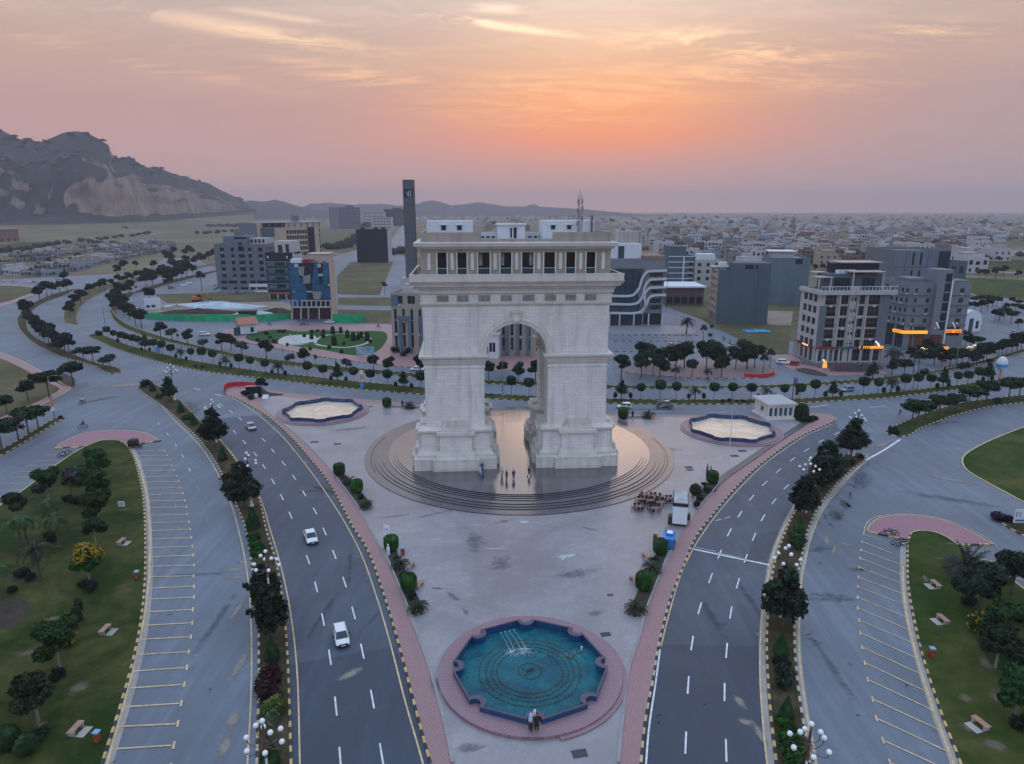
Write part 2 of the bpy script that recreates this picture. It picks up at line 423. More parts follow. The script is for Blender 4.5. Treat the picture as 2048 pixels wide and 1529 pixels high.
# ================================================================ GROUND, ROADS AND PLAZA
m_plain=grass_mat('plain_mat',(.110,.098,.054),(.24,.185,.12),.8,.006,1.2)
m_asph=asphalt('asphalt_mat',(.124,.145,.182),dust=.24)
m_asph_dark=asphalt('asphalt_fresh_mat',(.032,.045,.072),dust=.10,rough=.55)
m_asph_mid=asphalt('asphalt_worn_mat',(.060,.074,.104),(.26,.24,.22),dust=.22)
m_plaza=paving('plaza_mat',(.290,.268,.285),(.23,.212,.225),.62,.62,rough=.38,spec=.6,stain=.75,ang=.78,big=.07,mortar=.02)
m_walk=paving('sidewalk_mat',(.335,.185,.185),(.20,.125,.135),.42,.21,rough=.5,spec=.45,stain=.28,ang=1.1)
m_walk_red=paving('cap_mat',(.34,.17,.20),(.2,.11,.13),.42,.21,rough=.65,spec=.3,stain=.22,ang=.3)
m_conc=M('concrete_mat',(.34,.31,.29),.8,.15,.5)
m_kerb_grey=M('kerb_grey_mat',(.26,.25,.25),.8,.12,1.5)
m_grass=grass_mat('lawn_mat',(.0155,.035,.004),(.100,.088,.028),1.0,.11)
m_grass2=grass_mat('lawn_bright_mat',(.0185,.044,.0045),(.098,.090,.028),.9,.09)
m_grass_dry=grass_mat('field_mat',(.080,.075,.034),(.170,.130,.080),.75,.05)
m_soil=grass_mat('median_mat',(.036,.032,.015),(.115,.085,.050),.75,.35)
m_soil_dark=M('soil_mat',(.045,.033,.024),.95,.25,1.2)
m_dirt=grass_mat('dirt_mat',(.23,.18,.14),(.36,.29,.24),.7,.08)
m_yel=M('yellow_line_mat',(.54,.40,.24),.7,.25,2.0,spec=.2)
m_white_line=M('white_line_mat',(.62,.62,.64),.7,.2,2.0,spec=.2)
m_kyel=M('kerb_yellow_mat',(.48,.34,.14),.7,.2,2.5)
m_kblk=M('kerb_black_mat',(.030,.032,.042),.7,.2,2.5)
m_kcream=M('kerb_cream_mat',(.44,.36,.23),.7,.2,2.5)

def S(o,kind='structure'):o['kind']=kind;return o
ground=S(MB().flat([(-9000,-800),(9000,-800),(9000,9800),(-9000,9800)],0).build('ground',m_plain))
# one asphalt sheet carries every carriageway near the monument; islands stand on it
road=S(MB().flat(Gs([(-900,1750),(2950,1750),(2500,900),(2350,700),(2048,590),(1930,600),(1700,700),(1600,690),(1345,590),(1250,570),(1100,560),(860,545),(792,505),(690,500),(640,520),(545,560),(440,540),(395,520),(330,515),(300,545),(0,560),(-400,600)]),.03).build('road',m_asph))
Zm=.075
PN=[0]
def patch(name,px,mat):PN[0]+=1;return S(MB().flat(Gs(px),.034+.003*PN[0]).build(name,mat,road))
# ---- kerbs: painted blocks, single stones near the drone, joined runs farther off
BLK={}
def kerb(name,pts,mA,mB,seg=.75,w=.24,h=.17,z0=.03,near=78.0,gap=.02,period=1):
    key=(mA.name,mB.name,seg,w,h)
    if key not in BLK:
        b=lambda m_:MB().loft([[(x,-w/2,0),(x,w/2,0),(x,w/2,h),(x,-w/2+.05,h),(x,-w/2,h-.05)] for x in (-seg/2+gap/2,seg/2-gap/2)]).mesh('kerb_block',m_)
        BLK[key]=(b(mA),b(mB))
    root=S(link(name,None));far=MB();n=0
    for i,(x,y,a) in enumerate(walk(pts,seg,seg/2)):
        if math.hypot(x,y)<near and n<290 and y>38:
            link('kerb_block',BLK[key][i%2],root,(x,y,z0),a);n+=1
        else:
            c,s=math.cos(a),math.sin(a);hx=seg/2-gap/2
            p=[(x+u*c-v*s,y+u*s+v*c) for u,v in ((-hx,-w/2),(hx,-w/2),(hx,w/2),(-hx,w/2))]
            far.prism(p,z0,z0+h,i%2)
    if far.v:
        o=far.build('kerb_run',[mA,mB],root);o['kind']='stuff'
    return root
def kerb_plain(name,pts,mat,w=.22,h=.17,z0=.03):
    a,b=offset(pts,w/2),offset(pts,-w/2);n=len(pts);m=MB()
    v=[(x,y,z0) for x,y in a]+[(x,y,z0) for x,y in b]+[(x,y,z0+h) for x,y in a]+[(x,y,z0+h) for x,y in b]
    f=[]
    for i in range(n-1):f+=[(2*n+i,3*n+i,3*n+i+1,2*n+i+1),(i,2*n+i,2*n+i+1,i+1),(n+i+1,3*n+i+1,3*n+i,n+i)]
    return S(m.add(v,f).build(name,mat))
def island(name,px,mat,z=.15,world=False,step=1.2):
    p=smooth(Gs(px),step,True) if not world else px
    return S(MB().prism(p,.0,z).build(name,mat)),p
def line(px,w,mat=m_yel,z=Zm,name='edge_line',step=1.5):
    return S(MB().ribbon(smooth(Gs(px),step),w,z).build(name,mat,road))
def dash(c,d,L,w=.16,mat=m_white_line,name='lane_dash'):
    x,y=c;a=math.atan2(d[1],d[0])
    key=('dash',L,w,mat.name)
    if key not in BLK:BLK[key]=MB().flat([(-L/2,-w/2),(L/2,-w/2),(L/2,w/2),(-L/2,w/2)],0).mesh(name,mat)
    return S(link(name,BLK[key],road,(x,y,Zm),a))
def dashes(px,L=2.6,w=.16):
    P=Gs(px)
    for i,p in enumerate(P):
        a,b=P[max(0,i-1)],P[min(len(P)-1,i+1)]
        dash(p,(b[0]-a[0],b[1]-a[1]),L,w)
# ---------------------------------------------------------------- resurfaced stretches (true colour changes of the asphalt)
BL_L=[(529,1045),(553,1122),(571,1207),(582,1290),(590,1380),(596,1460),(600,1640)]
BL_R=[(449.5,789),(480,801),(529.5,829.5),(572,864.8),(619,916.6),(661,970.7),(706,1055),(734.6,1100),(763,1175),(794,1275.6),(828.6,1407),(861.5,1529),(884,1610)]
BR_L=[(1277,1610),(1281,1529),(1290,1442),(1306,1357),(1317,1291),(1343,1191),(1365,1138),(1391,1076),(1420,1037),(1457,992),(1497,950),(1536,918),(1576,889),(1615,867),(1668,843),(1674,838)]
M1R=[(283,771),(298,767),(319,775),(340,790),(364,807),(398,841),(445,888),(481,936),(515,990),(534,1066),(553,1128),(570,1244),(576,1332),(582,1529),(584,1660)]
M2L=[(1712,906),(1686,917),(1657.6,941),(1625,979),(1592,1022),(1563,1084),(1549,1128),(1536,1225),(1533,1294),(1536,1363),(1542,1442),(1552,1529),(1560,1650)]
def patch2(pts,mat):PN[0]+=1;return S(MB().flat(pts,.034+.003*PN[0]).build('road_patch',mat,road))
sm=lambda p:smooth(Gs(p),1.5)
patch2(sm(M1R[5:13])+sm([(576,1340),(796,1303)])+sm(BL_R[2:10])[::-1],m_asph_mid)
patch2(sm([(574,1331),(578,1420),(584,1660)])+sm([(885,1640),(864,1535),(829,1408),(793,1294)]),m_asph_dark)
patch2(sm(M2L[:9])+sm(BR_L[4:15])[:1]+sm(BR_L[4:15]),m_asph_mid)
patch2(Gs([(1317,1290),(1533,1293),(1536,1365),(1543,1445),(1556,1650),(1276,1640),(1288,1465),(1306,1360)]),m_asph_dark)
patch('road_patch',[(1510,1071),(1588,1056),(1560,1110),(1489,1131)],m_asph_dark)
def decal(name,col,soft=1.0,rough=.8,scale=2.2,dens=1.0):
    """dirt that thins out toward a ragged edge"""
    m=M(name,col,rough=rough,var=0,spec=.2);t=m.node_tree;N=NT(t);b=t.nodes['Principled BSDF']
    o=N.new('ShaderNodeTexCoord').outputs['Object'];pos=N.new('ShaderNodeNewGeometry').outputs['Position']
    n=N.noise(pos,scale,6,.7,.6);a=N.m('SUBTRACT',N.m('SUBTRACT',1.15,N.vm('LENGTH',o)),N.m('MULTIPLY',n,1.35*soft))
    N.put(b.inputs['Alpha'],N.m('MULTIPLY',N.ramp(a,[(.02,0.0),(.35,1.0)]),dens));N.put(b.inputs['Base Color'],N.ramp(n,[(.3,tuple(v*.8 for v in col)),(.7,tuple(v*1.15 for v in col))]));return m
m_tar=decal('tar_mat',(.034,.033,.040),1.05,.6,1.6,.5)
SQ=[0]
def stain(name,c,rx,ry,rot,mat,seed,z=.060,parent=None):
    k=('sq',mat.name);SQ[0]+=1 if not parent or parent is road else .3
    if k not in BLK:BLK[k]=MB().flat([(math.cos(i*.3927),math.sin(i*.3927)) for i in range(16)],0).mesh(name,mat)
    x0,y0=G(*c);return S(link(name,BLK[k],parent or road,(x0,y0,z+.00014*SQ[0]),rot,(rx,ry,1)))
m_sand=decal('sand_mat',(.30,.26,.225),.85,.9,1.6,.8)
for k,(c,rx,ry,ro) in enumerate([((1688,1010),5.4,1.6,1.25),((1700,990),5.4,.8,1.1),((1676,1034),4.0,1.4,1.35),((1712,960),6.5,.22,1.05),((1663,1052),3.2,.4,1.45),((1650,1035),4.0,.35,1.3),((1630,1283),2.2,.5,-.5),((1618,1270),1.4,.4,.4),((1735,930),5,.16,.95),((1640,1128),1.0,.6,.3),((812,1080),3,.3,.5),((640,978),5,1.2,-.6),((610,985),4,.8,.3),((1760,1045),1.6,.3,.2),((1720,1140),3.0,1.4,.1)]):
    stain('tar_stain',c,rx,ry,ro,m_tar,k)
for k,(c,rx,ry,ro) in enumerate([((470,1140),2.6,1.2,.15),((485,1125),1.2,1.2,.2),((474,1156),3.2,.5,.15),((1480,1405),.8,1.8,.3),((1492,1445),1.4,1.0,-.3),((532,830),2.4,1.0,-.4),((548,858),2.4,.9,-.6),((585,900),2.2,.8,-.7),((612,925),2.5,.6,-.9),((1653,1082),3.5,.8,1.2),((1668,1100),4.0,.6,1.0),((1690,1090),2.4,.4,-.6),((466,1440),1.2,2.4,.3),((450,1495),1.2,2.4,.2),((1535,1300),.6,6,.05),((1700,862),8,2,.3),((260,770),14,5,.4),((230,880),12,3,.1),((1765,890),6,1.5,.6),((700,1350),3,1,.8),((530,790),5,1,-.4),((1520,1470),.7,3,.1),((1900,960),7,1.5,-.6),((475,1220),.8,5,.0),((480,1330),.9,6,.0)]):
    stain('sand_stain',c,rx,ry,ro,m_sand,20+k)
for k,c in enumerate([(250,1508),(226,1526),(303,1131),(1817,1317),(1812,1372),(1868,1464),(1716,1432),(733,1165),(730,1152),(1410,1411),(1317,1432),(1316,1446),(660,1400),(1450,1250),(1700,1330),(420,1380),(340,1230)]):
    stain('oil_stain',c,.5+.25*(k%3),.32,k,m_tar,50+k)
m_smear=decal('dark_dust_mat',(.060,.066,.085),1.0,.6,.7,.35)  # soft dark tyre smears on the asphalt
for k,(c,rx,ry,ro) in enumerate([((395,1150),9,.9,.06),((1655,1192),6,1.6,-.1),((1650,1200),7,1.2,-.05),((1670,1030),7,3,1.2),((1640,1100),5,2,.4),((660,985),8,2.2,-.5),((745,1240),6,.5,1.2),((1420,1230),1.2,9,.1),((1500,1200),1.0,9,.05),((640,1240),.9,12,-.1),((700,1130),.9,12,.2),((430,1250),1.2,14,.03),((1660,1330),1.4,14,-.03),((1720,960),4,14,-.5),((1900,1000),16,2.5,-.45),((200,800),12,3,.9),((380,820),5,18,.5),((560,790),20,2,-.2),((1850,850),22,2.5,.25),((900,808),30,1.5,0),((1300,820),30,1.5,0)]):
    stain('tyre_smear',c,rx,ry,ro,m_smear,k)
# ---------------------------------------------------------------- plaza island
PZ=.17
P_TOP=[(455,776),(473,773.5),(506,775),(534,781),(567,786),(640,794),(770,803.6),(840,811),(970,822),(1069,824),(1220,829.5),(1304,831),(1420,832.5),(1520,833),(1600,830),(1640,829),(1662,831)]
plaza_px=BL_R[::-1]+P_TOP+BR_L[::-1]
kl,kt,kr=smooth(Gs(BL_R[::-1]),1.2),smooth(Gs(P_TOP),1.5),smooth(Gs(BR_L[::-1]),1.2)
outline=kl+kt+kr
def clean(p,eps=.15):
    o=[p[0]]
    for q in p[1:]:
        if math.dist(q,o[-1])>eps:o.append(q)
    if math.dist(o[0],o[-1])<eps:o.pop()
    return o
outline=clean(outline)
sidewalk=S(MB().prism(outline,.0,PZ-.02).build('sidewalk',m_walk))
IN_L=[(920,1585),(906,1529),(888,1442),(857,1332),(822,1235),(794,1160),(769,1113),(739,1057),(718,1020),(666,947),(638,915),(602,879),(567,850.6),(547,835),(520,808)]
IN_T=[(545,793),(640,803),(770,811),(840,817),(970,826),(1069,828),(1220,834),(1420,838),(1520,840),(1600,838)]
IN_R=[(1608,850),(1560,881),(1500,922),(1436,968),(1400,1018),(1357,1074),(1317,1160),(1288.6,1232),(1276,1285),(1259,1332),(1244.7,1441.6),(1240,1488),(1236,1529),(1228,1590)]
pin=clean(smooth(Gs(IN_L),1.2)+smooth(Gs(IN_T),2)+smooth(Gs(IN_R),1.2))
plaza=S(MB().prism(pin,.05,PZ).build('plaza',m_plaza))
kerb('kerb',offset(kl,0.02),m_kyel,m_kblk,.8)
kerb('kerb',offset(kr,0.02),m_kcream,m_kblk,.8)
kerb_plain('kerb',kt,m_kerb_grey)
m_dkstone=M('dark_stone_mat',(.045,.05,.065),.35,.2,1.0,spec=.6)
kerb_plain('plaza_edging',smooth(Gs(IN_L[1:-1]),1.5),m_kerb_grey,.30,.10,PZ-.03)
kerb_plain('plaza_edging',smooth(Gs(IN_R[5:-1]),1.5),m_kerb_grey,.30,.10,PZ-.03)
for k in range(2):   # two long dark steps on the right hand edge of the plaza
    pts=offset(smooth(Gs([(1613,847),(1560,881),(1500,922),(1436,968),(1424,985)]),1.5),0.25-.75*k)
    kerb_plain('plaza_step',pts,m_dkstone,.55,.16-.07*k,PZ-.04)
m_red=M('red_board_mat',(.46,.022,.03),.55,.1,.6)
m_drain=M('drain_mat',(.05,.05,.06),.7,.1,4)
for px,s in [((629,886),1.5),((675,890),1.4),((1484,904),1.6),((1469,914),1.6),((1377,937),1.4),((1380,942),1.2),((1211,1272),1.1),((1159,1511),1.3),((740,815),1.4),((1220,1193),.7)]:
    x,y=G(*px);o=MB().cbox(x,y,PZ-.02,s,s*.7,.026,0,.2)
    o.build('drain_cover',m_drain,plaza)
# worn pale and dark streaks on the slabs
m_scuff=decal('scuff_mat',(.50,.50,.53),.5,.6,2.0,.85);m_wet=decal('damp_mat',(.13,.125,.15),1.0,.3,.8,.42)
for k,(c,rx,ry,ro,mm) in enumerate([((905,1055),1.8,.12,0,m_scuff),((945,1053),3.6,.14,.02,m_scuff),((990,1100),2.8,.18,.0,m_scuff),((1049,1047),1.2,.7,.3,m_scuff),((1134,1115),2.0,.7,.3,m_scuff),((1128,1119),1.4,.3,.9,m_scuff),((1085,1052),1.4,.1,.1,m_scuff),((1225,1082),1.4,.12,.2,m_scuff),((870,1082),1.6,.2,.1,m_scuff),((915,1150),2.6,.1,0,m_scuff),((1208,1075),2.0,.1,-.2,m_scuff),
        ((905,1195),3.4,.8,-.9,m_wet),((930,1225),2.8,.9,-1.2,m_wet),((880,1180),2.4,.5,-.1,m_wet),((870,1030),9,.8,.5,m_wet),((790,1035),7,.7,.3,m_wet),((950,1085),2.6,7,.2,m_wet),((1000,1130),3,5,-.3,m_wet),((1010,1045),4,1.2,.5,m_wet),((1180,1060),5,.6,-.5,m_wet),((1150,1150),7,2.5,.3,m_wet),((700,860),9,2.5,.4,m_wet),((1330,900),8,2.5,-.3,m_wet),((940,1500),3,1.4,.3,m_wet),((1190,1230),2.5,1.2,.3,m_wet),((870,1370),1.5,3,.1,m_wet)]):
    stain('paving_stain',c,rx,ry,ro,mm,80+k,PZ+.006,plaza)
# ---------------------------------------------------------------- medians with kerbs on both sides
def median(left,right,mat,kA,kB,kC=None,kD=None,seg=.75,z=.16,h=.17):
    l,r=smooth(Gs(left),1.0),smooth(Gs(right),1.0)
    p=clean(l+r[::-1],.1)
    o=S(MB().prism(p,.0,z).build('median',mat))
    kerb('kerb',l,kA,kB,seg,h=h);kerb('kerb',r,kC or kA,kD or kB,seg,h=h)
    return o
M1L=[(275,778),(288,788),(318,808),(348,833),(400,882.5),(432,927),(460,985),(488.6,1050),(501,1113),(508,1160),(515,1207),(518,1332),(514,1529),(512,1660)]
median(M1L,M1R,m_soil,m_kcream,m_kblk,m_kyel,m_kblk)
M2R=[(1726,909),(1731.5,917),(1710,936),(1681,961),(1642,1008),(1617,1058),(1600,1130),(1594,1153),(1588,1238),(1591,1332),(1600,1410),(1613,1488.6),(1619,1529),(1640,1650)]
median(M2L,M2R,m_soil,m_kyel,m_kblk,m_kcream,m_kblk)
m_gut=M('gutter_mat',(.30,.27,.24),.8,.15,.8)
S(MB().ribbon(offset(smooth(Gs(M1R[5:]),1.2),-.45),.62,.0585).build('gutter',m_gut,road));S(MB().ribbon(offset(smooth(Gs(M2L[:]),1.2),-.45),.62,.0585).build('gutter',m_gut,road))
S(MB().ribbon(offset(smooth(Gs(M1L),1.2),.4),.5,.0585).build('gutter',m_gut,road));S(MB().ribbon(offset(smooth(Gs(M2R),1.2),.4),.5,.0585).build('gutter',m_gut,road))
# yellow edge lines
line([(298,785),(350,842),(398,890),(430,938),(455,990),(474.5,1050),(495,1150),(503,1269),(502,1400),(495,1529),(490,1620)],.15)
line([(404,845),(452,893),(487,940),(520,995),(541,1062),(559,1122),(578,1207),(593.5,1332),(600,1529),(602,1620)],.15)
line([(456,792),(486,809),(522,835),(563,872),(608,926),(650,984),(692,1050),(724,1113),(750,1185),(778,1278),(812,1410),(846,1529),(862,1600)],.16)
line([(1665,849),(1610,873),(1570,899),(1530,928),(1490,966),(1453,1006),(1414,1056),(1384,1103),(1361,1153),(1335.5,1238),(1322,1294)],.16)
line([(1320,1300),(1310,1375),(1303,1420),(1297,1465),(1292,1529),(1288,1600)],.16,m_white_line);line([(1316,1300),(1306,1375),(1299,1420),(1293,1465),(1287.5,1529),(1284,1600)],.34,m_kblk,.0735)
line([(1680,935),(1645,968),(1600,1016),(1572,1050),(1555,1085),(1542,1128),(1525,1225),(1520,1300),(1520,1363),(1525,1441),(1534,1529),(1545,1610)],.15)
line([(1728,925),(1690,965),(1652,1012),(1632,1050),(1610,1120),(1603,1163),(1598,1253),(1600,1332),(1608,1395),(1619,1463),(1632,1529),(1650,1610)],.15)
line([(1730,922),(1765,903),(1800,880)],.42,m_white_line)
line([(1384,1099),(1460,1115),(1542,1132)],.34,m_white_line)
line([(1434,1106),(1480,1116)],.06,m_white_line);line([(1392,1096),(1432,1104)],.08,m_white_line)
# lane dashes, as surveyed
dashes(c8((125,700),(208,787),(300,890),(374,995),(452,1122),(527,1255),(600,1410))+cL((562,225),(614,400),(658,608),(702,848),(740,1160),(768,1495)))
dashes(c8((10,470),(95,528),(172,590),(370,768),(450,860),(541,968),(630,1085),(716,1223),(808,1373))+cL((668,45),(730,192),(795,368),(853,565),(909,810),(973,1115),(1032,1470)))
dashes(cA((1720,408),(1600,468),(1490,535),(1385,606),(1277,693),(1173,789),(1073,898),(985,1022),(905,1160))+cG((636,190),(578,343),(509,535),(460,758),(435,1025),(419,1393)))
dashes(cA((1730,500),(1615,570),(1337,815),(1243,925),(1160,1050))+cG((855,80),(802,218),(752,376),(707,563),(680,805),(667,1070),(677,1443)))
dashes(c7((1215,950),(1283,1030),(1345,1113),(1397,1198),(1450,1300)),2.0,.11)
m_faint=M('faint_line_mat',(.24,.25,.29),.7,.3,2.0)
for c_,d_ in (((320,918),(326,930)),((343,978),(348,992)),((350,1008),(353,1020)),((357,1050),(360,1066)),((394,972),(399,986)),((403,1000),(407,1014)),((412,1032),(417,1050))):
    a_,b_=Vector(G(*c_)),Vector(G(*d_));dash((a_+b_)/2,b_-a_,2.0,.10,m_faint)
dashes(c7((1510,685),(1670,730)),3.2,.3);dashes(c8((1200,275),(1290,285)),3.5,.14)
dashes(cA((820,252),(400,245)),3.5,.14);dashes(cB((950,502),(1400,470)),4,.2);dashes(cB((490,500),(540,493)),3,.3);dashes(cB((1200,450),(1280,470)),4,.18);dashes(cA((825,1066),(890,1048)),1.2,.12)
# ---------------------------------------------------------------- left park with its parking bays
PKL=[(170,1640),(205,1529),(250,1385),(277,1275),(289,1180),(291,1080),(286,990),(275,940),(266,912),(250,889),(235,882),(205,882),(165,898),(97,943),(43,985),(-10,1020),(-160,1130),(-420,1330),(-420,1640)]
park_l,ppl=island('park_lawn',PKL,m_grass,.17)
pk_edge=smooth(Gs(PKL[:11]),1.0)
kerb('kerb',pk_edge,m_kyel,m_kblk,.75)
kerb_plain('kerb',smooth(Gs(PKL[10:17]),1.2),m_kcream)
S(MB().ribbon(offset(pk_edge,-.5),.7,.0585).build('gutter',m_gut,road))
LL=[(222.5,1500),(235,1455),(246.5,1415.7),(255.7,1378),(265,1344),(272,1311),(279,1280.5),(285,1252.6),(290,1225.5),(293.5,1200),(296,1178),(299,1155),(299.5,1134),(300,1115),(301,1097),(301,1080),(301,1063),(299.5,1047),(298,1032),(297,1017),(295.6,1003),(293.5,991),(291,978),(288,966),(285.6,954.6),(282.5,943),(278.6,933),(274.7,922),(270.7,913),(267.3,903.5)]
LR=[(348,1492),(356,1449),(363,1408),(369,1370.5),(374,1336.6),(378,1305),(382,1275),(385,1247),(386,1220.5),(388,1196),(388,1174),(387.5,1153),(388,1132),(387,1112),(385,1094),(383,1077),(381,1060),(378,1045),(375,1030),(373,1015),(370,1002),(366,988),(362,977),(358,964),(354,953),(349,942),(344,932),(340,921),(334,912),(329,903)]
line([(195,1600)]+LL,.2)
def bay(p,q,w=.17,head=.95,mat=m_yel,hd=None):
    (x0,y0),(x1,y1)=G(*p),G(*q);L=math.hypot(x1-x0,y1-y0);m=MB();a=math.atan2(y1-y0,x1-x0)
    m.flat([(0,-w/2),(L-w,-w/2),(L-w,w/2),(0,w/2)],0)
    if head:
        t=(math.atan2(hd[1],hd[0]) if hd else a+math.pi/2)-a;c,s=math.cos(t),math.sin(t);m.flat([(L+u*c-v*s,u*s+v*c) for u,v in ((-head/2,-w*.6),(head/2,-w*.6),(head/2,w*.6),(-head/2,w*.6))],.002)
    return S(m.build('parking_line',mat,road,(x0,y0,Zm+.006),a))
def bays(P,Q,w,head):
    W=Gs(Q)
    for i,(p,q) in enumerate(zip(P,Q)):a,b=W[max(0,i-1)],W[min(len(W)-1,i+1)];bay(p,q,w,head,m_yel,(b[0]-a[0],b[1]-a[1]))
bays(LL,LR,.17,.9)
bay((208,1546),(339,1537))
for p,q in zip(c7((640,1135),(560,1195),(510,1232),(440,1265),(382,1312),(312,1358),(242,1405),(165,1455),(100,1505)),c7((400,1140),(338,1188),(278,1232),(215,1270),(148,1315),(78,1362),(5,1410),(-75,1462),(-150,1515))):bay(p,q,.13,0)
CAPL=c7((425,1137),(470,1100),(570,1050),(660,1022),(750,1010),(860,1003),(950,1003),(1040,1010),(1110,1025),(1170,1050),(1215,1082))+c7((985,1117),(960,1090),(930,1070),(800,1075),(720,1100),(640,1130))
cap_l=S(MB().prism(clean(smooth(Gs(CAPL[:11]),1)+smooth(Gs(CAPL[11:]),1)),.0,.15).build('paved_cap',m_walk_red))
kerb_plain('kerb',smooth(Gs(CAPL[:11]),1),m_kcream,.16,.15)
kerb('kerb',smooth(Gs(c7((425,1138),(640,1131))),1),m_kyel,m_kblk,1.4,.3,.2);kerb('kerb',smooth(Gs(c7((985,1118),(1213,1085))),1),m_kyel,m_kblk,1.4,.3,.2)
# ---------------------------------------------------------------- right park with its bays
PKR=[(1945,1650),(1921,1529),(1902,1481),(1881.5,1426),(1857,1353),(1838,1287),(1824.4,1225),(1816,1173),(1814.7,1121),(1816,1085),(1822.7,1067),(1840,1063),(1868,1066),(1895,1077),(1923,1097),(1954,1119.4),(1989,1138.5),(2020,1159),(2060,1190),(2300,1370),(2300,1650)]
park_r,_=island('park_lawn',PKR,m_grass2,.17)
pk2=smooth(Gs(PKR[:11]),1.0)
kerb('kerb',pk2,m_kyel,m_kblk,.75)
kerb_plain('kerb',smooth(Gs(PKR[10:19]),1.2),m_kcream)
S(MB().ribbon(offset(pk2,.5),.7,.0585).build('gutter',m_gut,road))
RL=cH((185,245),(178,293),(173,340),(168,392),(163,450),(160,505),(159,567),(159,628),(167,698),(174,772),(184,855),(200,945),(217,1042),(245,1155),(267,1265),(305,1393),(345,1520))
RR=cH((355,310),(415,380),(418,436),(423,492),(427,550),(433,612),(445,683),(460,757),(480,833),(503,920),(530,1013),(562,1115),(600,1223),(640,1337),(688,1463),(735,1590),(790,1730))
bays(RR,RL,.14,.8)
bay(cH((300,235))[0],cH((195,205))[0],.12,0)
line(cH((193,208),(205,150),(235,115),(300,92),(400,85),(540,92),(680,120),(800,165),(900,220),(965,272)),.12)
line(cH((420,385),(427,550),(445,683),(480,833),(530,1013),(600,1223),(688,1463),(735,1600)),.2)
for p,q in zip(cH((800,289),(868,345),(950,403),(1020,447)),cH((1062,330),(1150,388),(1220,445),(1300,500))):bay(p,q,.13,0)
CAPR=cH((215,186),(222,160),(240,138),(290,108),(380,94),(520,98),(650,122),(770,167),(880,227),(940,262))+cH((750,264),(680,220),(600,188),(520,181),(470,190),(452,236))
S(MB().prism(clean(smooth(Gs(CAPR[:10]),1)+smooth(Gs(CAPR[10:]),1)),.0,.15).build('paved_cap',m_walk_red))
kerb_plain('kerb',smooth(Gs(CAPR[:10]),1),m_kcream,.16,.15)
kerb('kerb',smooth(Gs(cH((215,188),(452,238))),1),m_kyel,m_kblk,1.3,.3,.2);kerb('kerb',smooth(Gs(cH((752,266),(930,263))),1),m_kyel,m_kblk,1.3,.3,.2)
# ---------------------------------------------------------------- grass circle, right edge beds
CIR=[(2060,852),(2048,855.6),(1996,875.7),(1955.8,894.5),(1929,912),(1924,925),(1934,942.7),(1969,964),(2009,985.6),(2048,1006),(2160,1050),(2320,1060),(2420,960),(2360,880),(2200,845)]
island('lawn',CIR,m_grass2,.17);kerb_plain('kerb',smooth(Gs(CIR),1.2,True),m_kcream,.25)
BED=[(1985,1031),(1994,1029),(2020,1037),(2090,1062),(2150,1100),(2090,1090),(2040,1070),(2000,1045)]
island('flower_bed',BED,m_soil,.17);kerb('kerb',smooth(Gs([(2150,1100),(2090,1090),(2040,1070),(2000,1045),(1986,1033)]),1.0),m_kyel,m_kblk,.9)
# island with the umbrella trees
U_LO=[(1772,866),(1780,871),(1806,874),(1848.5,854),(1929,826),(1982.6,814),(2048,805.5),(2300,775)]
U_UP=[(1771,863),(1778,858),(1795,851),(1848.5,829),(1929,806),(2000,797),(2048,791),(2300,760)]
median(U_LO,U_UP,m_grass,m_kcream,m_kblk,m_kcream,m_kblk,.9)
# ---------------------------------------------------------------- long medians behind the monument
M3_LO=[(178,674),(205,686),(235,699),(314,723),(392,740.5),(484,753),(558,761),(675,775),(793,786),(847,790),(970,797.5),(1071,803),(1220,808),(1389,809.5),(1589,807.5),(1661,803),(1758,798),(1822,791),(1929,778),(1996,768),(2010,766)]
M3_UP=[(178,672),(190,668.5),(262,693),(314,706),(377,721),(524,744),(620,754),(699.5,763),(846,776),(970,788),(1071,794),(1220,799),(1404,801),(1589,799),(1661,795),(1768,787),(1902,773),(1996,762),(2009,765)]
median(M3_LO,M3_UP,m_grass,m_kyel,m_kblk,m_kyel,m_kblk,1.0)
M4_LO=[(222,628),(228,640),(242,653),(260,662),(300,676),(377,693.5),(494,720.5),(641,738),(846,756.5),(970,767.7),(1074,772),(1220,777.5),(1447,777.5),(1536,776.5),(1600,774),(1679,769),(1815,757),(1906,741),(1985,723),(2048,705),(2200,650)]
M4_UP=[(222,618),(232,634),(248,646),(262,654),(300,667),(348,681),(494,713),(641,731),(846,750),(970,762),(1074,766.5),(1220,772.5),(1447,773.5),(1536,772),(1600,769),(1679,763.5),(1815,751),(1906,736),(1985,717),(2048,699),(2200,645)]
median(M4_LO,M4_UP,m_grass,m_kyel,m_kblk,m_kyel,m_kblk,1.1)
median([(222,618),(220,604),(228,594),(245,588),(270,584)],[(224,628),(240,612),(250,602),(262,594),(271,586)],m_soil,m_kcream,m_kblk,seg=1.2)
# left hand medians of the wide road
median([(244,744),(235,748),(222,748),(183,731),(125.6,715),(68,687),(42,662),(35,646),(37,634),(50,620),(80,600),(112,588),(150,578)],[(243,742),(235,737),(193.5,727),(157,714),(118,696),(78.5,680),(60,665),(54,650),(58,634),(68,620),(90,606),(120,595),(152,580)],m_soil,m_kcream,m_kblk,seg=1.1)
median([(129,645),(128,634),(131,618),(143,603),(172,583),(230,565),(300,551),(360,540),(430,527)],[(157,651),(154,640),(157,623),(170,606),(190,593),(232,575),(300,559),(360,546),(431,530)],m_grass_dry,m_kcream,m_kblk,seg=1.2)
# long avenue median that runs off to the town, upper left
median([(270,583),(300,574),(340,562),(400,548),(432,541)],[(272,588),(304,580),(345,567),(404,552),(434,544)],m_soil,m_kcream,m_kblk,seg=1.4)
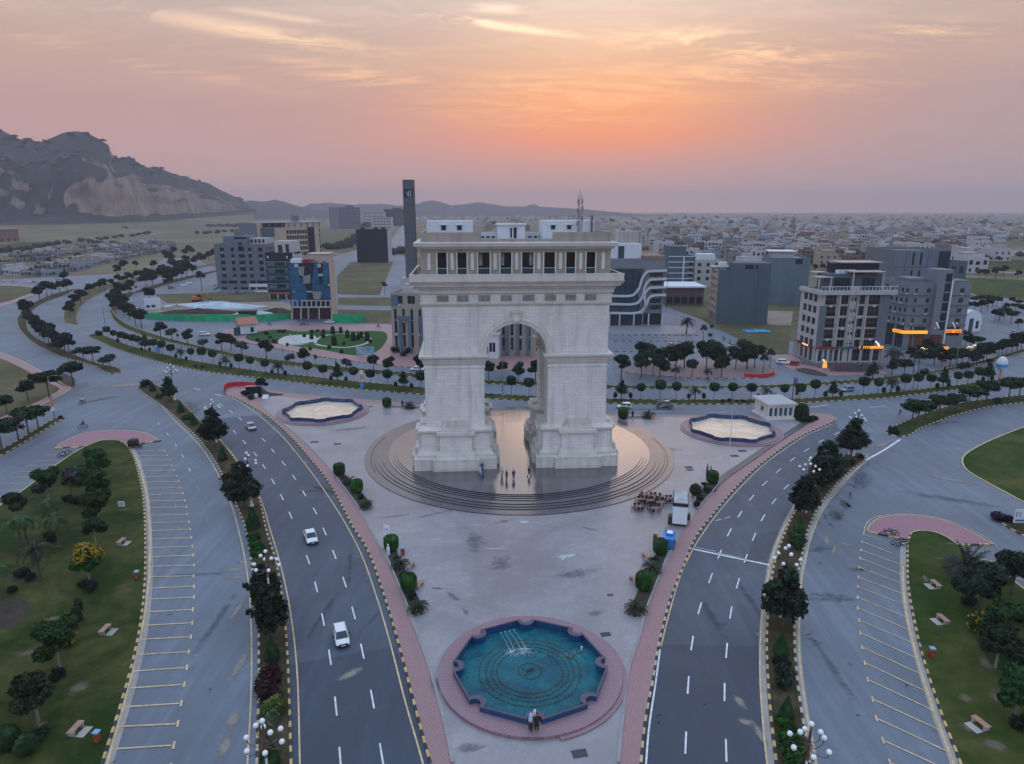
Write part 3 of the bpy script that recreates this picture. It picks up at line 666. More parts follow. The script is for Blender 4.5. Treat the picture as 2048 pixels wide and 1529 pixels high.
# left edge: lawn, sidewalk, tree strip
LFT=[(-420,640),(-150,668),(0,706),(39,721),(70,737),(105,757),(130,772),(142,777),(130,787),(87,809),(40,831),(0,852),(-200,960),(-500,1000)]
island('sidewalk',LFT,m_walk,.15)
LFG=[(-420,665),(-150,685),(0,718),(39,735),(70,752),(100,768),(119,780),(100,792),(60,812),(20,828),(0,838),(-200,930),(-480,960)]
island('lawn',LFG,m_grass_dry,.17);kerb_plain('kerb',smooth(Gs(LFT[:12]),1.2),m_kcream)
island('flower_bed',[(103,752),(120,748),(146,756),(150,765),(146,774),(136,775)],m_soil_dark,.19)
median([(-160,995),(0,914),(60,879),(115,845),(130,837)],[(-160,965),(0,902),(40,880),(78.5,857),(105,841),(124,834)],m_grass,m_kyel,m_kblk,m_kcream,m_kblk,1.0)
# upper left lawn by the bazaar
UL=[(-500,700),(-200,655),(0,615),(60,593),(92,582),(80,576),(0,570),(-400,575)]
island('sidewalk',UL,m_walk,.15)
island('lawn',[(-500,680),(-200,645),(0,608),(55,590),(84,581),(70,577),(0,572),(-400,580)],m_grass_dry,.17)
# ---------------------------------------------------------------- garden block, lots and fields behind
GARD=[(440,668),(471,657),(530,652),(640,650),(780,651),(846,653),(846,737),(817,735),(670,718),(553,697),(471,680)]
island('sidewalk',GARD,m_walk,.13);kerb('kerb',smooth(Gs([(440,670),(471,681),(553,698.5),(670,719),(817,736),(846,738)]),1.2),m_kcream,M('kerb_red_mat',(.30,.05,.05),.7,.2,2),1.1)
island('lawn',[(492,674),(520,664),(560,660),(600,664),(640,662),(700,664),(764,664),(745,708),(715,712),(640,700),(560,690),(500,682)],grass_mat('garden_mat',(.022,.075,.016),(.04,.09,.02),.4,.1),.15)
lots=[('field',[(702,525),(786,525),(759,591),(675,589),(673,554)],m_grass_dry),('field',[(676,596),(782,596),(782,612),(676,611)],m_grass_dry),('field',[(672,620),(783,622),(783,648),(668,645)],m_grass_dry),
        ('field',[(310,590),(420,586),(548,584),(560,603),(440,606),(335,607)],m_grass_dry),('building_lot',[(292,612),(330,608),(560,604),(590,612),(592,640),(420,642),(330,640),(296,630)],m_dirt),
        ('field',[(1330,613),(1345,600),(1560,596),(1640,620),(1600,640),(1560,655),(1430,656),(1405,640)],m_grass_dry),
        ('field',[(1427,655),(1560,652),(1582,654),(1576,708),(1548,709),(1510,693)],m_grass_dry),('building_lot',[(1524,622),(1586,624),(1582,652),(1536,650)],m_dirt),
        ('field',[(1930,556),(2200,570),(2200,612),(1960,592),(1928,580)],m_grass2),('field',[(1920,518),(2048,520),(2200,525),(2200,548),(1930,536)],m_grass),('field',[(1940,538),(2200,548),(2200,562),(1930,550)],m_grass_dry)]
for k,(nm,px,mm) in enumerate(lots):S(MB().prism(Gs(px),0,.10+.008*k).build(nm,mm))
# bands of field and track on the plain
for px,mm in [([(-300,500),(0,492),(60,480),(130,484),(0,512),(-300,540)],m_grass),([(640,462),(716,462),(716,500),(645,520)],m_grass_dry),([(1540,458),(1800,452),(2300,458),(2300,470),(1800,470),(1540,468)],m_dirt),
               ([(1240,440),(1500,436),(1500,441),(1240,446)],m_dirt),([(1590,530),(1720,520),(1760,540),(1640,560)],m_grass_dry),([(1900,500),(2300,505),(2300,516),(1920,512)],m_dirt),([(1950,486),(2300,486),(2300,496),(1960,494)],m_grass_dry)]:
    PN[0]+=1;S(MB().flat(Gs(px),.03+.006*PN[0]).build('field',mm))
m_track=M('track_mat',(.20,.19,.20),.9,.15,.05)
for px,w in [([(792,505),(800,480),(812,455),(824,432)],26),([(395,520),(300,470),(420,450),(560,432),(640,424)][1:],9),([(1925,540),(2048,548),(2300,560)],12),([(0,470),(200,464),(420,440)],8),([(690,515),(560,540),(440,545)],9),([(660,508),(720,512),(800,512)],9)]:
    PN[0]+=1;S(MB().ribbon(smooth(Gs(px),8),w,.08+.008*PN[0]).build('road',m_track))
# car park strips east of the monument behind the long medians
for ya,yb in [((671,672)),((683,685.5)),((704,706))]:
    kerb('kerb',smooth(Gs([(1222,ya),(1300,ya),(1385+(yb-ya)*20,yb)]),1.2),m_kyel,m_kblk,1.2)
island('sidewalk',[(1222,640+13),(1300,651),(1332,652),(1372,655),(1388,668),(1300,669),(1222,669)],M('forecourt_mat',(.19,.19,.21),.6,.15,.2),.1)
island('sidewalk',[(1238,724),(1330,722),(1440,722),(1515,727),(1548,738),(1548,752),(1500,757),(1400,757),(1250,745)],paving('carpark_walk_mat',(.215,.16,.165),(.15,.11,.12),.42,.21,rough=.6,spec=.3),.14)
kerb('kerb',smooth(Gs([(1250,746),(1400,758),(1500,758),(1540,754),(1552,745),(1545,735)]),1),M('kerb_red_mat',(.30,.05,.05),.7,.2,2),m_kcream,1.2)
island('sidewalk',[(1545,712),(1580,712),(1640,735),(1760,742),(1775,748),(1700,752),(1660,752),(1600,745),(1560,728)],m_walk,.12)
island('flower_bed',[(1590,740),(1612,738),(1655,751),(1650,753),(1612,748)],m_soil_dark,.2)
island('sidewalk',[(846,712),(980,712),(1100,712),(1150,716),(1150,736),(1100,738),(970,742),(846,738)],m_walk,.13)
m_bare=decal('bare_earth_mat',(.16,.125,.085),.9,.95,1.1,.8)
for c,rx,ry in (((120,1340),1.3,.8),((82,1452),1.3,.9),((193,1098),1.2,.8),((199,1060),1.0,.7),((185,1172),1.2,1.4),((81,1160),1.1,.7),((120,1095),1.4,.6),((250,1022),1.6,.9),((150,1470),1.6,.8),((205,910),2.6,.7),((190,925),3.4,.7),((215,1000),2,.8),((60,1310),3,1.5),((110,1240),2.5,1),((160,1380),2,2)):stain('bare_patch',c,rx,ry,.2,m_bare,0,.176,park_l)
for c,rx,ry in (((1868,1180),1.8,.7),((1880,1250),2.0,.9),((1940,1460),1.8,1.2),((1880,1120),2.4,.5),((1850,1160),.8,2.4),((1970,1330),1.4,3),((2000,1400),2,2),((1930,1400),1.2,1.6),((1990,1495),2,1.6),((1900,1090),2.5,.5)):stain('bare_patch',c,rx,ry,-.3,m_bare,0,.176,park_r)
# ================================================================ STEPPED PLATFORM
PC=(1.3,121.5);TOPZ=1.056
m_gran=paving('granite_mat',(.040,.042,.058),(.02,.02,.028),.9,.9,rough=.16,spec=1.0,stain=.5,ang=.07,rvar=.07,big=.2)
m_gran.node_tree.nodes['Principled BSDF'].inputs['IOR'].default_value=2.3
m_tread=paving('tread_mat',(.105,.094,.106),(.07,.06,.068),.6,.3,rough=.26,spec=.9,stain=.45,ang=.5,rvar=.12,big=.15)
m_tread.node_tree.nodes['Principled BSDF'].inputs['IOR'].default_value=1.6
m_riser=M('riser_mat',(.020,.024,.034),.3,.2,1.0,spec=.5)
plat=thing('stepped_platform','round dark granite platform with low steps under the white arch','platform',(PC[0],PC[1],0))
RAD=[]
for k,y in enumerate([1030,1018.6,1013.6,1008.2,1000.5,996.2,992.4,989]):
    z=PZ+(TOPZ-PZ)*(k+1)/8
    RAD.append((PC[1]-G(1037,y,z)[1],z))
z0=PZ-.05
for k,(r,z) in enumerate(RAD):
    n=144;c=[(r*math.cos(2*math.pi*i/n),r*math.sin(2*math.pi*i/n)) for i in range(n)]
    last=k==len(RAD)-1
    ri=0 if last else RAD[k+1][0]-.3
    m=MB();vs=[(x,y,z0) for x,y in c]+[(x,y,z) for x,y in c]
    m.add(vs,[(i,(i+1)%n,n+(i+1)%n,n+i) for i in range(n)],1)
    if last:m.add([(x,y,z) for x,y in c],[tuple(range(n))],0)
    else:
        d=[(x*ri/r,y*ri/r,z) for x,y in c]
        m.add([(x,y,z) for x,y in c]+d,[(i,(i+1)%n,n+(i+1)%n,n+i) for i in range(n)],0)
    m.build('platform_floor' if last else 'step',[m_gran if k>=4 else m_tread,m_riser],plat)
    z0=z-.02
for k,(r,a0,a1) in enumerate(((27.3,-52,14),(26.75,-50,12),(26.2,-46,9),(27.3,165,205),(26.7,168,215))):   # shallow extra steps where the ring meets the falling plaza
    m=MB();n=40;an=[math.radians(a0+(a1-a0)*i/n) for i in range(n+1)];zz=RAD[0][1]
    i_,o_=[((r-.09)*math.cos(t),(r-.09)*math.sin(t)) for t in an],[((r+.09)*math.cos(t),(r+.09)*math.sin(t)) for t in an]
    m.prism(o_+i_[::-1],zz-.02,zz+.035);m.build('step',m_riser,plat)
# ================================================================ THE ARCH
m_st=wall_mat('arch_stone_mat',(.70,.665,.635),.55,.7,.7,joint=.70)
m_st2=wall_mat('arch_trim_mat',(.60,.555,.51),0,.7,.6)
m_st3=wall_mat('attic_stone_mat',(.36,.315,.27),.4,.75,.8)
m_stw=wall_mat('pedestal_stone_mat',(.60,.565,.52),.7,.75,.95,joint=.66)
m_dark=M('dark_opening_mat',(.010,.011,.015),.35,0,spec=.5)
m_glassd=M('dark_glass_mat',(.012,.022,.034),.12,.3,.6,spec=.6)
m_glasst=M('teal_glass_mat',(.02,.065,.08),.1,.1,.6,spec=.6)
m_white=wall_mat('white_paint_mat',(.56,.59,.63),0,.7,.18)
m_relief=M('relief_mat',(.25,.235,.22),.85,.3,3.0,bump=.8,bscale=6)
m_panelp=wall_mat('pale_relief_mat',(.62,.60,.57),0,.7,.5)
TH=math.radians(4.1);K=.976
arch=thing('triumphal_arch','huge pale stone triumphal arch on the round granite platform','arch',(1.2*K,114.6*K,44-44*K),TH,None,K)
U0,DV=-.45,17.5
EX=(-16.2,15.4)
def rect(u0,u1,v0,v1,z,o=0.0):return [(u0-o,v0-o,z),(u1+o,v0-o,z),(u1+o,v1+o,z),(u0-o,v1+o,z)]
def mould(name,u0,u1,v0,v1,prof,mat,parent=arch):
    m=MB();m.loft([rect(u0,u1,v0,v1,z,o) for z,o in prof]);return m.build(name,mat,parent)
# upper mass with the barrel vault through it
SPR,RA=20.15,5.2
arc=[(U0+RA*math.cos(t),SPR+RA*math.sin(t)) for t in [math.pi*i/28 for i in range(29)]]
front=[(EX[0],SPR),(EX[0],28.42),(EX[1],28.42),(EX[1],SPR)]+arc
m=MB();n=len(front)
vs=[(u,0,z) for u,z in front]+[(u,DV,z) for u,z in front]
fs=[(i,(i+1)%n,n+(i+1)%n,n+i) for i in range(n)]
for a,b,c in tessellate_polygon([[Vector((u,z,0)) for u,z in front]]):fs+=[(a,b,c),(n+c,n+b,n+a)]
m.add(vs,fs)
m.build('upper_wall',m_st,arch)
# shallow central bay line on the front
for u in (-6.95,6.05):MB().box(u-.05,u+.05,-.035,.2,20.2,28.4).build('bay_joint',m_st2,arch)
def archivolt(name,r0,r1,v0,v1,mat):
    m=MB();k=40;rings=[]
    for i in range(k+1):
        t=math.pi*i/k;c,s=math.cos(t),math.sin(t)
        rings.append([(U0+r0*c,v0,SPR+r0*s),(U0+r1*c,v0,SPR+r1*s),(U0+r1*c,v1,SPR+r1*s),(U0+r0*c,v1,SPR+r0*s)])
    return m.loft(rings).build(name,mat,arch)
archivolt('archivolt',5.16,5.75,-.22,.3,m_st2);archivolt('archivolt',5.75,6.05,-.34,.3,m_st);archivolt('archivolt',6.05,6.4,-.16,.3,m_st2)
archivolt('archivolt',5.16,6.4,DV-.3,DV+.25,m_st2)
m=MB();m.loft([[(U0-.55,-.62,25.75),(U0+.55,-.62,25.75),(U0+.55,.2,25.75),(U0-.55,.2,25.75)],[(U0-.85,-.62,27.2),(U0+.85,-.62,27.2),(U0+.85,.2,27.2),(U0-.85,.2,27.2)]]);m.build('keystone',m_st,arch)
MB().box(U0-1.02,U0+1.02,-.8,.2,27.2,27.55).build('keystone_cap',m_st2,arch)
PIERS=[(-16.2,-5.95),(5.05,15.4)]
V1,V2=5.7,11.8
for u0,u1 in PIERS:
    for v0,v1 in ((0,V1),(V2,DV)):
        MB().box(u0,u1,v0,v1,0,18.4).build('pier_wall',m_st,arch)
        ins=1.0 if u0<0 else .0
    # shallow proud field on the pier front, inner strip left back
    fu0,fu1=(u0+.02,u1-.95) if u0<0 else (u0+.95,u1-.02)
    MB().box(fu0,fu1,-.07,.1,7.3,18.2).build('pier_panel',m_st,arch)
    # cross passage: arched filler between the two halves of the pier
    a2=[((V1+V2)/2-(V2-V1)/2*math.cos(math.pi*i/16),13.2+(V2-V1)/2*math.sin(math.pi*i/16)) for i in range(17)]
    pr=[(V1,18.4)]+a2+[(V2,18.4)]
    m=MB();n=len(pr);vs=[(u0,v,z) for v,z in pr]+[(u1,v,z) for v,z in pr]
    fs=[(i,(i+1)%n,n+(i+1)%n,n+i) for i in range(n)]
    for a,b,c in tessellate_polygon([[Vector((v,z,0)) for v,z in pr]]):fs+=[(a,b,c),(n+c,n+b,n+a)]
    m.add(vs,fs).build('passage_vault',m_st,arch)
    mould('impost_cornice',u0,u1,0,DV,[(18.3,.06),(18.55,.22),(18.95,.26),(19.0,.42),(19.35,.42),(19.4,.62),(19.62,.84),(19.95,.88),(20.13,.1)],m_st2)
    mould('impost_band',u0,u1,0,DV,[(17.6,.05),(17.7,.14),(17.95,.14),(18.05,.04)],m_st)
# pedestals, four in all
def pedestal(u0,u1,v0,v1,front):
    def rr(o,z):
        ov=min(o,1.35)
        a,b=(o,ov) if front else (ov,o)
        return [(u0-o,v0-a,z),(u1+o*.9,v0-a,z),(u1+o*.9,v1+b,z),(u0-o,v1+b,z)]
    m=MB();m.loft([rr(o,z) for z,o in ((0,2.15),(2.02,2.15),(2.1,2.05),(2.12,1.7))]);m.build('pedestal_base',m_stw,arch)
    m=MB();m.loft([rr(o,z) for z,o in ((2.1,1.62),(2.5,1.62),(3.3,1.0),(3.5,.92))]);m.build('pedestal_plinth',m_stw,arch)
    m=MB();m.loft([rr(o,z) for z,o in ((3.45,.84),(6.4,.84))]);m.build('pedestal_die',m_st,arch)
    m=MB();m.loft([rr(o,z) for z,o in ((6.35,.95),(6.5,1.05),(6.62,1.3),(6.95,1.34),(7.0,1.2),(7.35,.1))]);m.build('pedestal_cornice',m_st2,arch)
    uc=(u0+u1)/2;s=-1 if front else 1;vf=v0 if front else v1
    def slab(name,hw,o0,o1,z0,z1,mat,top=None):
        a,b=vf+s*o0,vf+s*o1;hw2,ob=top or (hw,o1);b2=vf+s*ob
        ra=[(uc-hw,a,z0),(uc+hw,a,z0),(uc+hw,b,z0),(uc-hw,b,z0)];rb=[(uc-hw2,a,z1),(uc+hw2,a,z1),(uc+hw2,b2,z1),(uc-hw2,b2,z1)]
        MB().loft([ra,rb]).build(name,mat,arch)
    slab('pedestal_base',4.05,1.4,2.75,0,2.0,m_stw);slab('pedestal_plinth',3.5,.9,2.35,2.0,3.35,m_stw,(3.15,1.75));slab('pedestal_die',2.8,.5,1.6,3.35,6.2,m_st)
    slab('pedestal_cornice',3.3,.3,2.05,6.2,6.75,m_st2)
    for k in range(5):slab('pedestal_step',2.6-.16*k,-.1,1.55-.3*k,6.75+.33*k,7.08+.33*k,m_stw)
    if front:   # carved fields and rain-dark patches on the base course
        for du in (-2.0,2.0):MB().box(uc+du-1.7,uc+du+1.7,vf-2.79,vf-2.7,.45,1.6).build('carved_panel',m_st2,arch)
    # side projections
    for sd,ue in ((-1,u0),(1,u1)):
        vc=(v0+v1)/2+(-.2 if front else .2)
        for hw,o0,o1,z0,z1,mm,nm in ((2.3,1.0,2.6,0,2.0,m_stw,'pedestal_base'),(2.0,.8,2.1,2.0,3.3,m_stw,'pedestal_plinth'),(1.7,.5,1.5,3.3,6.2,m_st,'pedestal_die'),(2.0,.3,1.9,6.2,6.75,m_st2,'pedestal_cornice'),(1.4,-.1,1.2,6.75,7.6,m_stw,'pedestal_step')):
            a,b=sorted((ue+sd*o0,ue+sd*o1));MB().box(a,b,vc-hw,vc+hw,z0+.003,z1+.003).build(nm,mm,arch)
for u0,u1 in PIERS:pedestal(u0,u1,0,V1,True);pedestal(u0,u1,V2,DV,False)
# entablature
B=(EX[0],EX[1],0,DV)
mould('string_course',*B,[(28.4,.05),(28.5,.25),(28.75,.36),(28.95,.36),(29.02,.3)],m_st2)
mould('frieze',*B,[(29.0,.28),(30.4,.3)],m_st)
mould('architrave_band',*B,[(30.38,.42),(30.55,.6),(31.2,.62),(31.3,.8),(31.62,.86)],m_st2)
mould('main_cornice',*B,[(31.6,.95),(31.75,1.45),(32.15,1.62),(32.3,1.9),(32.5,1.95)],m_st)
m_frz=[(-13.8,-11.7),(-10.5,-8.4),(-6.9,-4.8),(-3.2,-1.2),(.5,2.6),(4.2,6.3),(7.7,9.7),(11.0,13.1)]
for a,b in m_frz:
    MB().box(a,b,-.36,-.2,29.08,30.32).build('frieze_frame',m_st2,arch)
    fp=MB().box(a+.1,b-.1,-.40,-.3,29.18,30.22)
    for q in range(5):
        x=a+.3+(b-a-.6)*q/4;fp.ball((x,-.41,29.45+.35*math.sin(q*1.57+.5)**2),(.2,.06,.2),6,4)
    fp.ball(((a+b)/2,-.41,30.0),(.7,.06,.12),8,4)
    fp.build('frieze_panel',m_relief,arch)
dm=MB()
k=int((EX[1]-EX[0]+1.2)/.55)
for i in range(k):
    u=EX[0]-.6+i*.55;dm.box(u,u+.28,-.8,-.55,31.02,31.22)
dm.build('dentil_course',m_st2,arch)['kind']='stuff'
# balcony parapet and attic storey
for nm,(a,b,c,d) in {'front':(-18.05,17.3,-1.95,-1.65),'back':(-18.05,17.3,DV+1.65,DV+1.95)}.items():MB().box(a,b,c,d,32.48,33.68).build('balcony_parapet',m_st2,arch)
for a,b in ((-18.05,-17.75),(17.0,17.3)):MB().box(a,b,-1.64,DV+1.64,32.48,33.68).build('balcony_parapet',m_st2,arch)
MB().box(-18.15,17.4,-2.05,DV+2.05,32.44,32.6).build('balcony_floor',M('terrace_tile_mat',(.36,.25,.21),.7,.15,1),arch)
mould('parapet_cap',-18.05,17.3,-1.95,-1.65,[(33.66,.04),(33.8,.05)],m_st)
OPN=[(-13.6,-11.9),(-10.3,-8.6),(-6.9,-4.8),(-3.2,-1.2),(.4,2.5),(4.1,6.1),(7.8,9.5),(11.2,12.9)]
AV=.35
MB().box(EX[0]+.3,EX[1]-.3,2.3,DV-1,32.6,37.7).build('attic_core',M('attic_core_mat',(.05,.045,.042),.8,.2,.5),arch)
edges=[EX[0]]+[e for o in OPN for e in o]+[EX[1]]
for i in range(0,len(edges),2):
    a,b=edges[i],edges[i+1]
    if b-a<.4:continue
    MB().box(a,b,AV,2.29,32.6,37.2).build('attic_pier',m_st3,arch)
    c=(a+b)/2;w=.26
    MB().box(c-w,c+w,AV-.09,AV+.05,34.35,36.85).ball((c,AV-.03,36.85),(w,.07,w),8,4).build('pilaster_relief',m_panelp,arch)
for a,b in OPN:
    for x in (a,b):MB().box(x-.1,x+.1,AV-.12,AV+.2,32.6,37.15).build('opening_jamb',m_st,arch)
    w_=MB().box(a+.1,b-.1,2.0,2.2,32.6,37.0).build('window',m_dark,arch)
    for q in range(2):
        x=a+.1+(b-a-.2)*(q+1)/3;MB().box(x-.03,x+.03,1.93,2.0,32.6,37.0).build('mullion',m_glassd,w_)
    MB().box(a+.1,b-.1,AV+.05,AV+.09,32.6,34.55).build('glass_railing',m_glasst,arch)
    MB().box(a+.1,b-.1,AV+.02,AV+.12,34.55,34.62).build('handrail',m_white,arch)
m_il=M('interior_wall_mat',(.5,.5,.48),.7,.2,1);[MB().box(a+.25,a+.8,1.86,1.92,34.9,36.9).build('interior_frame',m_il,arch) for a in (-6.9,-3.2,1.6)]
# attic sides: one dark opening each way so that the storey reads from the side too
for u in (EX[0],EX[1]):
    for v0 in (3.0,7.2,11.4):MB().box(u-.12,u+.12,v0,v0+2.4,33.4,37.0).build('side_window',m_glassd,arch)
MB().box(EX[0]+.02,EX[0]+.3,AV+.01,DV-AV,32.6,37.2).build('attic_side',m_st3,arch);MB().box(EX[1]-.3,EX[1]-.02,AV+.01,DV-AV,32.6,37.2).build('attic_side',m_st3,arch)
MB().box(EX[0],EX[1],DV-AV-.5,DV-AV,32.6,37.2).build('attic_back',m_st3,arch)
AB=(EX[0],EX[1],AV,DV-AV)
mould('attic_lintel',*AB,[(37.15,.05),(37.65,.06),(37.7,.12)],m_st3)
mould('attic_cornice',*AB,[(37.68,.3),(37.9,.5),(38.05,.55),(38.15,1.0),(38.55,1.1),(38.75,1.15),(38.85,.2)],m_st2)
MB().box(EX[0],EX[1],AV,AV+.35,38.8,39.35).build('roof_parapet',m_st3,arch);MB().box(EX[0],EX[1],DV-AV-.35,DV-AV,38.8,39.35).build('roof_parapet',m_st3,arch)
for a,b in ((EX[0],-6.3),(5.6,EX[1])):MB().box(a,b,AV-.05,AV+.33,38.82,40.4).build('roof_parapet',m_st3,arch)
for a,b in ((EX[0],EX[0]+.35),(EX[1]-.35,EX[1])):MB().box(a,b,AV+.35,DV-AV-.35,38.82,40.4).build('roof_parapet',m_st3,arch)
MB().box(EX[0]+.2,EX[1]-.2,AV+.2,DV-AV-.2,38.6,38.9).build('roof_deck',M('roof_deck_mat',(.30,.30,.31),.8,.2,.4),arch)
def cabin(name,u0,u1,v0,v1,z0,z1,wins,roof=.0):
    o=MB().box(u0,u1,v0,v1,z0,z1).build(name,m_white,arch)
    if roof:MB().box(u0-roof,u1+roof,v0-roof,v1+roof,z1,z1+.25).build('roof',m_st,o)
    for a,b,c,d in wins:
        w_=MB().box(a,b,v0-.05,v0+.05,c,d).build('window',m_dark,o)
        MB().box(a-.25,b+.25,v0-.35,v0+.02,d+.05,d+.14).build('window',m_white,w_).name='canopy'
cabin('roof_cabin',-15.4,-7.5,6,12,38.85,42.15,[(-12.9,-12.1,40.6,41.4),(-10.2,-9.4,40.6,41.4)])
cabin('roof_cabin',4.6,13.6,6,12,38.85,42.2,[(6.0,6.7,40.7,41.4),(8.8,9.5,40.7,41.4)])
cabin('roof_cabin',-3.2,1.6,7,10,38.85,41.4,[(-1.0,-.7,39.3,40.9),(-.4,.1,39.2,41.0)],.25)
lw=MB().box(-6.3,5.6,11.0,11.3,38.85,40.1).build('lattice_wall',m_white,arch)
for i in range(12):
    if not (3<=i<=8):MB().box(-6.0+i*.95,-5.4+i*.95,10.96,11.02,39.1,39.4).build('vent_slot',m_dark,lw)
# masts on the roof
m_mast=M('mast_mat',(.16,.13,.13),.6,.1,2)
def mast(u,v,z0,h,r,ant,lab):
    p=Matrix.Translation(arch.location) @ Matrix.Rotation(TH,4,'Z') @ Matrix.Diagonal((K,K,K,1)) @ Vector((u,v,z0))
    t=thing('antenna_mast',lab,'antenna',p,TH)
    m=MB()
    legs=[(-r,-r*.6),(r,-r*.6),(0,r)]
    for x,y in legs:m.tube([(x,y,0),(x*.8,y*.8,h)],.045,5)
    for i in range(int(h/.7)):
        z=i*.7
        for a in range(3):
            x0,y0=legs[a];x1,y1=legs[(a+1)%3];m.tube([(x0,y0,z),(x1,y1,z+.7)],.022,4)
    m.build('lattice',m_mast,t)
    for z,x in ant:MB().cbox(x,-.15,z,.22,.18,.7).build('aerial',m_mast,t)
    MB().tube([(0,0,h-.3),(0,0,h+.9)],.03,5).build('spike',m_mast,t)
mast(10.9,5.6,38.85,7.4,.38,[(4.6,-.4),(4.9,.4),(5.9,-.35),(6.0,.35),(3.2,.42),(2.4,-.42)],'taller lattice antenna mast on the arch roof by the right cabin')
mast(13.0,5.6,38.85,4.0,.16,[(2.2,.1),(2.9,-.1),(3.4,.1),(1.4,.1)],'shorter thin antenna mast on the arch roof corner')
# ================================================================ POOLS
m_tile=paving('pool_tile_mat',(.010,.055,.165),(.02,.06,.14),.3,.3,rough=.25,spec=.6,stain=.3)
m_rim=M('pool_rim_mat',(.075,.058,.095),.4,.15,2.0,spec=.5)
m_ring=paving('pool_ring_mat',(.29,.175,.195),(.18,.115,.13),.42,.21,rough=.5,stain=.3)
def water_mat(name,col,deep,wave=.35,scale=1.6,rough=.06):
    m=M(name,col,rough=rough,var=0,spec=.5);t=m.node_tree;N=NT(t);b=t.nodes['Principled BSDF']
    pos=N.new('ShaderNodeNewGeometry').outputs['Position']
    c=N.ramp(N.noise(pos,.35,5,.6,.8),[(.35,deep),(.65,col)]);N.put(b.inputs['Base Color'],c);b.inputs['IOR'].default_value=1.33
    wv=N.m('ADD',N.noise(pos,scale,3,.55,.6),N.m('MULTIPLY',N.noise(pos,scale*3.2,3,.6,.5),.4))
    bn=N.new('ShaderNodeBump');bn.inputs['Strength'].default_value=wave;bn.inputs['Distance'].default_value=.25
    N.put(bn.inputs['Height'],wv);N.l.new(bn.outputs[0],b.inputs['Normal']);return m
m_water=water_mat('water_mat',(.003,.135,.165),(.002,.058,.095),1.0,1.3)
m_water2=water_mat('pale_water_mat',(.80,.62,.46),(.62,.45,.33),.5,.6,.09)
def lobed(r,notch=8.0,out=0.0,nn=8,flip=1,inward=True,ph=0.0,seg=8):
    """outline of the pool: straight sides with a half-round notch at each corner"""
    pts=[];nr=r*math.sin(math.radians(notch))
    for k in range(nn):
        a=ph+2*math.pi*k/nn;cx,cy_=(r*math.cos(math.radians(notch))+.0)*math.cos(a),(r*math.cos(math.radians(notch)))*math.sin(a)
        for i in range(seg+1):
            t=math.pi*i/seg;tang=-math.cos(t)*(nr-out*1.0);rad=(-1 if inward else .6)*math.sin(t)*(nr-out)+(0.0)+out*(1.0 if i in (0,seg) else .9)
            pts.append((cx+rad*math.cos(a)-tang*math.sin(a),cy_+rad*math.sin(a)+tang*math.cos(a)))
    return pts
def pool(name,label,c,r,ring_r,ring_h,rim_h,water_z,wmat,nn,notch,inward,wall_t,base_z,ph=0.0,steps=1):
    t=thing(name,label,'fountain',(c[0],c[1],base_z))
    for s in range(steps):
        rr=ring_r+.55*(steps-1-s);zz=ring_h*(s+1)/steps;zb=-.04 if s==0 else ring_h*s/steps-.02
        n=96;o=[(rr*math.cos(2*math.pi*i/n),rr*math.sin(2*math.pi*i/n)) for i in range(n)];hole=lobed(r,notch,wall_t-.03,nn,inward=inward,ph=ph)
        m=MB();m.add([(x,y,zb) for x,y in o]+[(x,y,zz) for x,y in o],[(i,(i+1)%n,n+(i+1)%n,n+i) for i in range(n)])
        al=o+hole;fs=[]
        for a,b,c_ in tessellate_polygon([[Vector((x,y,0)) for x,y in o],[Vector((x,y,0)) for x,y in hole]]):
            A,B,C_=Vector(al[a]),Vector(al[b]),Vector(al[c_]);fs.append((a,b,c_) if (B-A).cross(C_-A)>0 else (a,c_,b))
        m.add([(x,y,zz) for x,y in al],fs).build('paved_ring',m_ring,t)
    a=lobed(r,notch,0,nn,inward=inward,ph=ph);b=lobed(r,notch,wall_t,nn,inward=inward,ph=ph);n=len(a)
    zt=ring_h+rim_h
    m=MB();vs=[(x,y,ring_h-.1) for x,y in b]+[(x,y,zt) for x,y in b]+[(x,y,zt) for x,y in a]+[(x,y,-.6) for x,y in a]
    m.add(vs,[(i,(i+1)%n,n+(i+1)%n,n+i) for i in range(n)]+[(2*n+i,2*n+(i+1)%n,3*n+(i+1)%n,3*n+i) for i in range(n)]).build('pool_wall',m_tile,t)
    a2,b2=lobed(r,notch,-.04,nn,inward=inward,ph=ph),lobed(r,notch,wall_t+.05,nn,inward=inward,ph=ph);m=MB()
    vs=[(x,y,zt+.003) for x,y in b2]+[(x,y,zt+.08) for x,y in b2]+[(x,y,zt+.08) for x,y in a2]+[(x,y,zt+.003) for x,y in a2]
    m.add(vs,[(k*n+i,k*n+(i+1)%n,((k+1)%4)*n+(i+1)%n,((k+1)%4)*n+i) for k in range(4) for i in range(n)]).build('rim',m_rim,t)
    MB().flat(a,water_z).build('water',wmat,t)
    return t
F0=(1.75,57.85)
main=pool('fountain','large blue lobed fountain pool in front of the arch',F0,7.35,8.95,.34,.48,PZ*0+.07,m_water,8,6.6,True,.20,PZ,math.radians(2.0),1)
n=72
m=MB()
o=[(9.35*math.cos(math.radians(-75+110*i/n)),9.35*math.sin(math.radians(-75+110*i/n))) for i in range(n+1)];q=[(x*8.9/9.35,y*8.9/9.35) for x,y in o]
m.prism(o+q[::-1],-.03,.15);m.build('lower_step',m_ring,main)
PW=.09
m_pipe=M('pipe_mat',(.05,.07,.05),.5,.4,3.0);m_noz=M('nozzle_mat',(.16,.17,.10),.4,.2,3.0,metal=.6)
noz=MB().tube([(0,0,0),(0,0,.16)],[.05,.035],6).mesh('nozzle',m_noz)
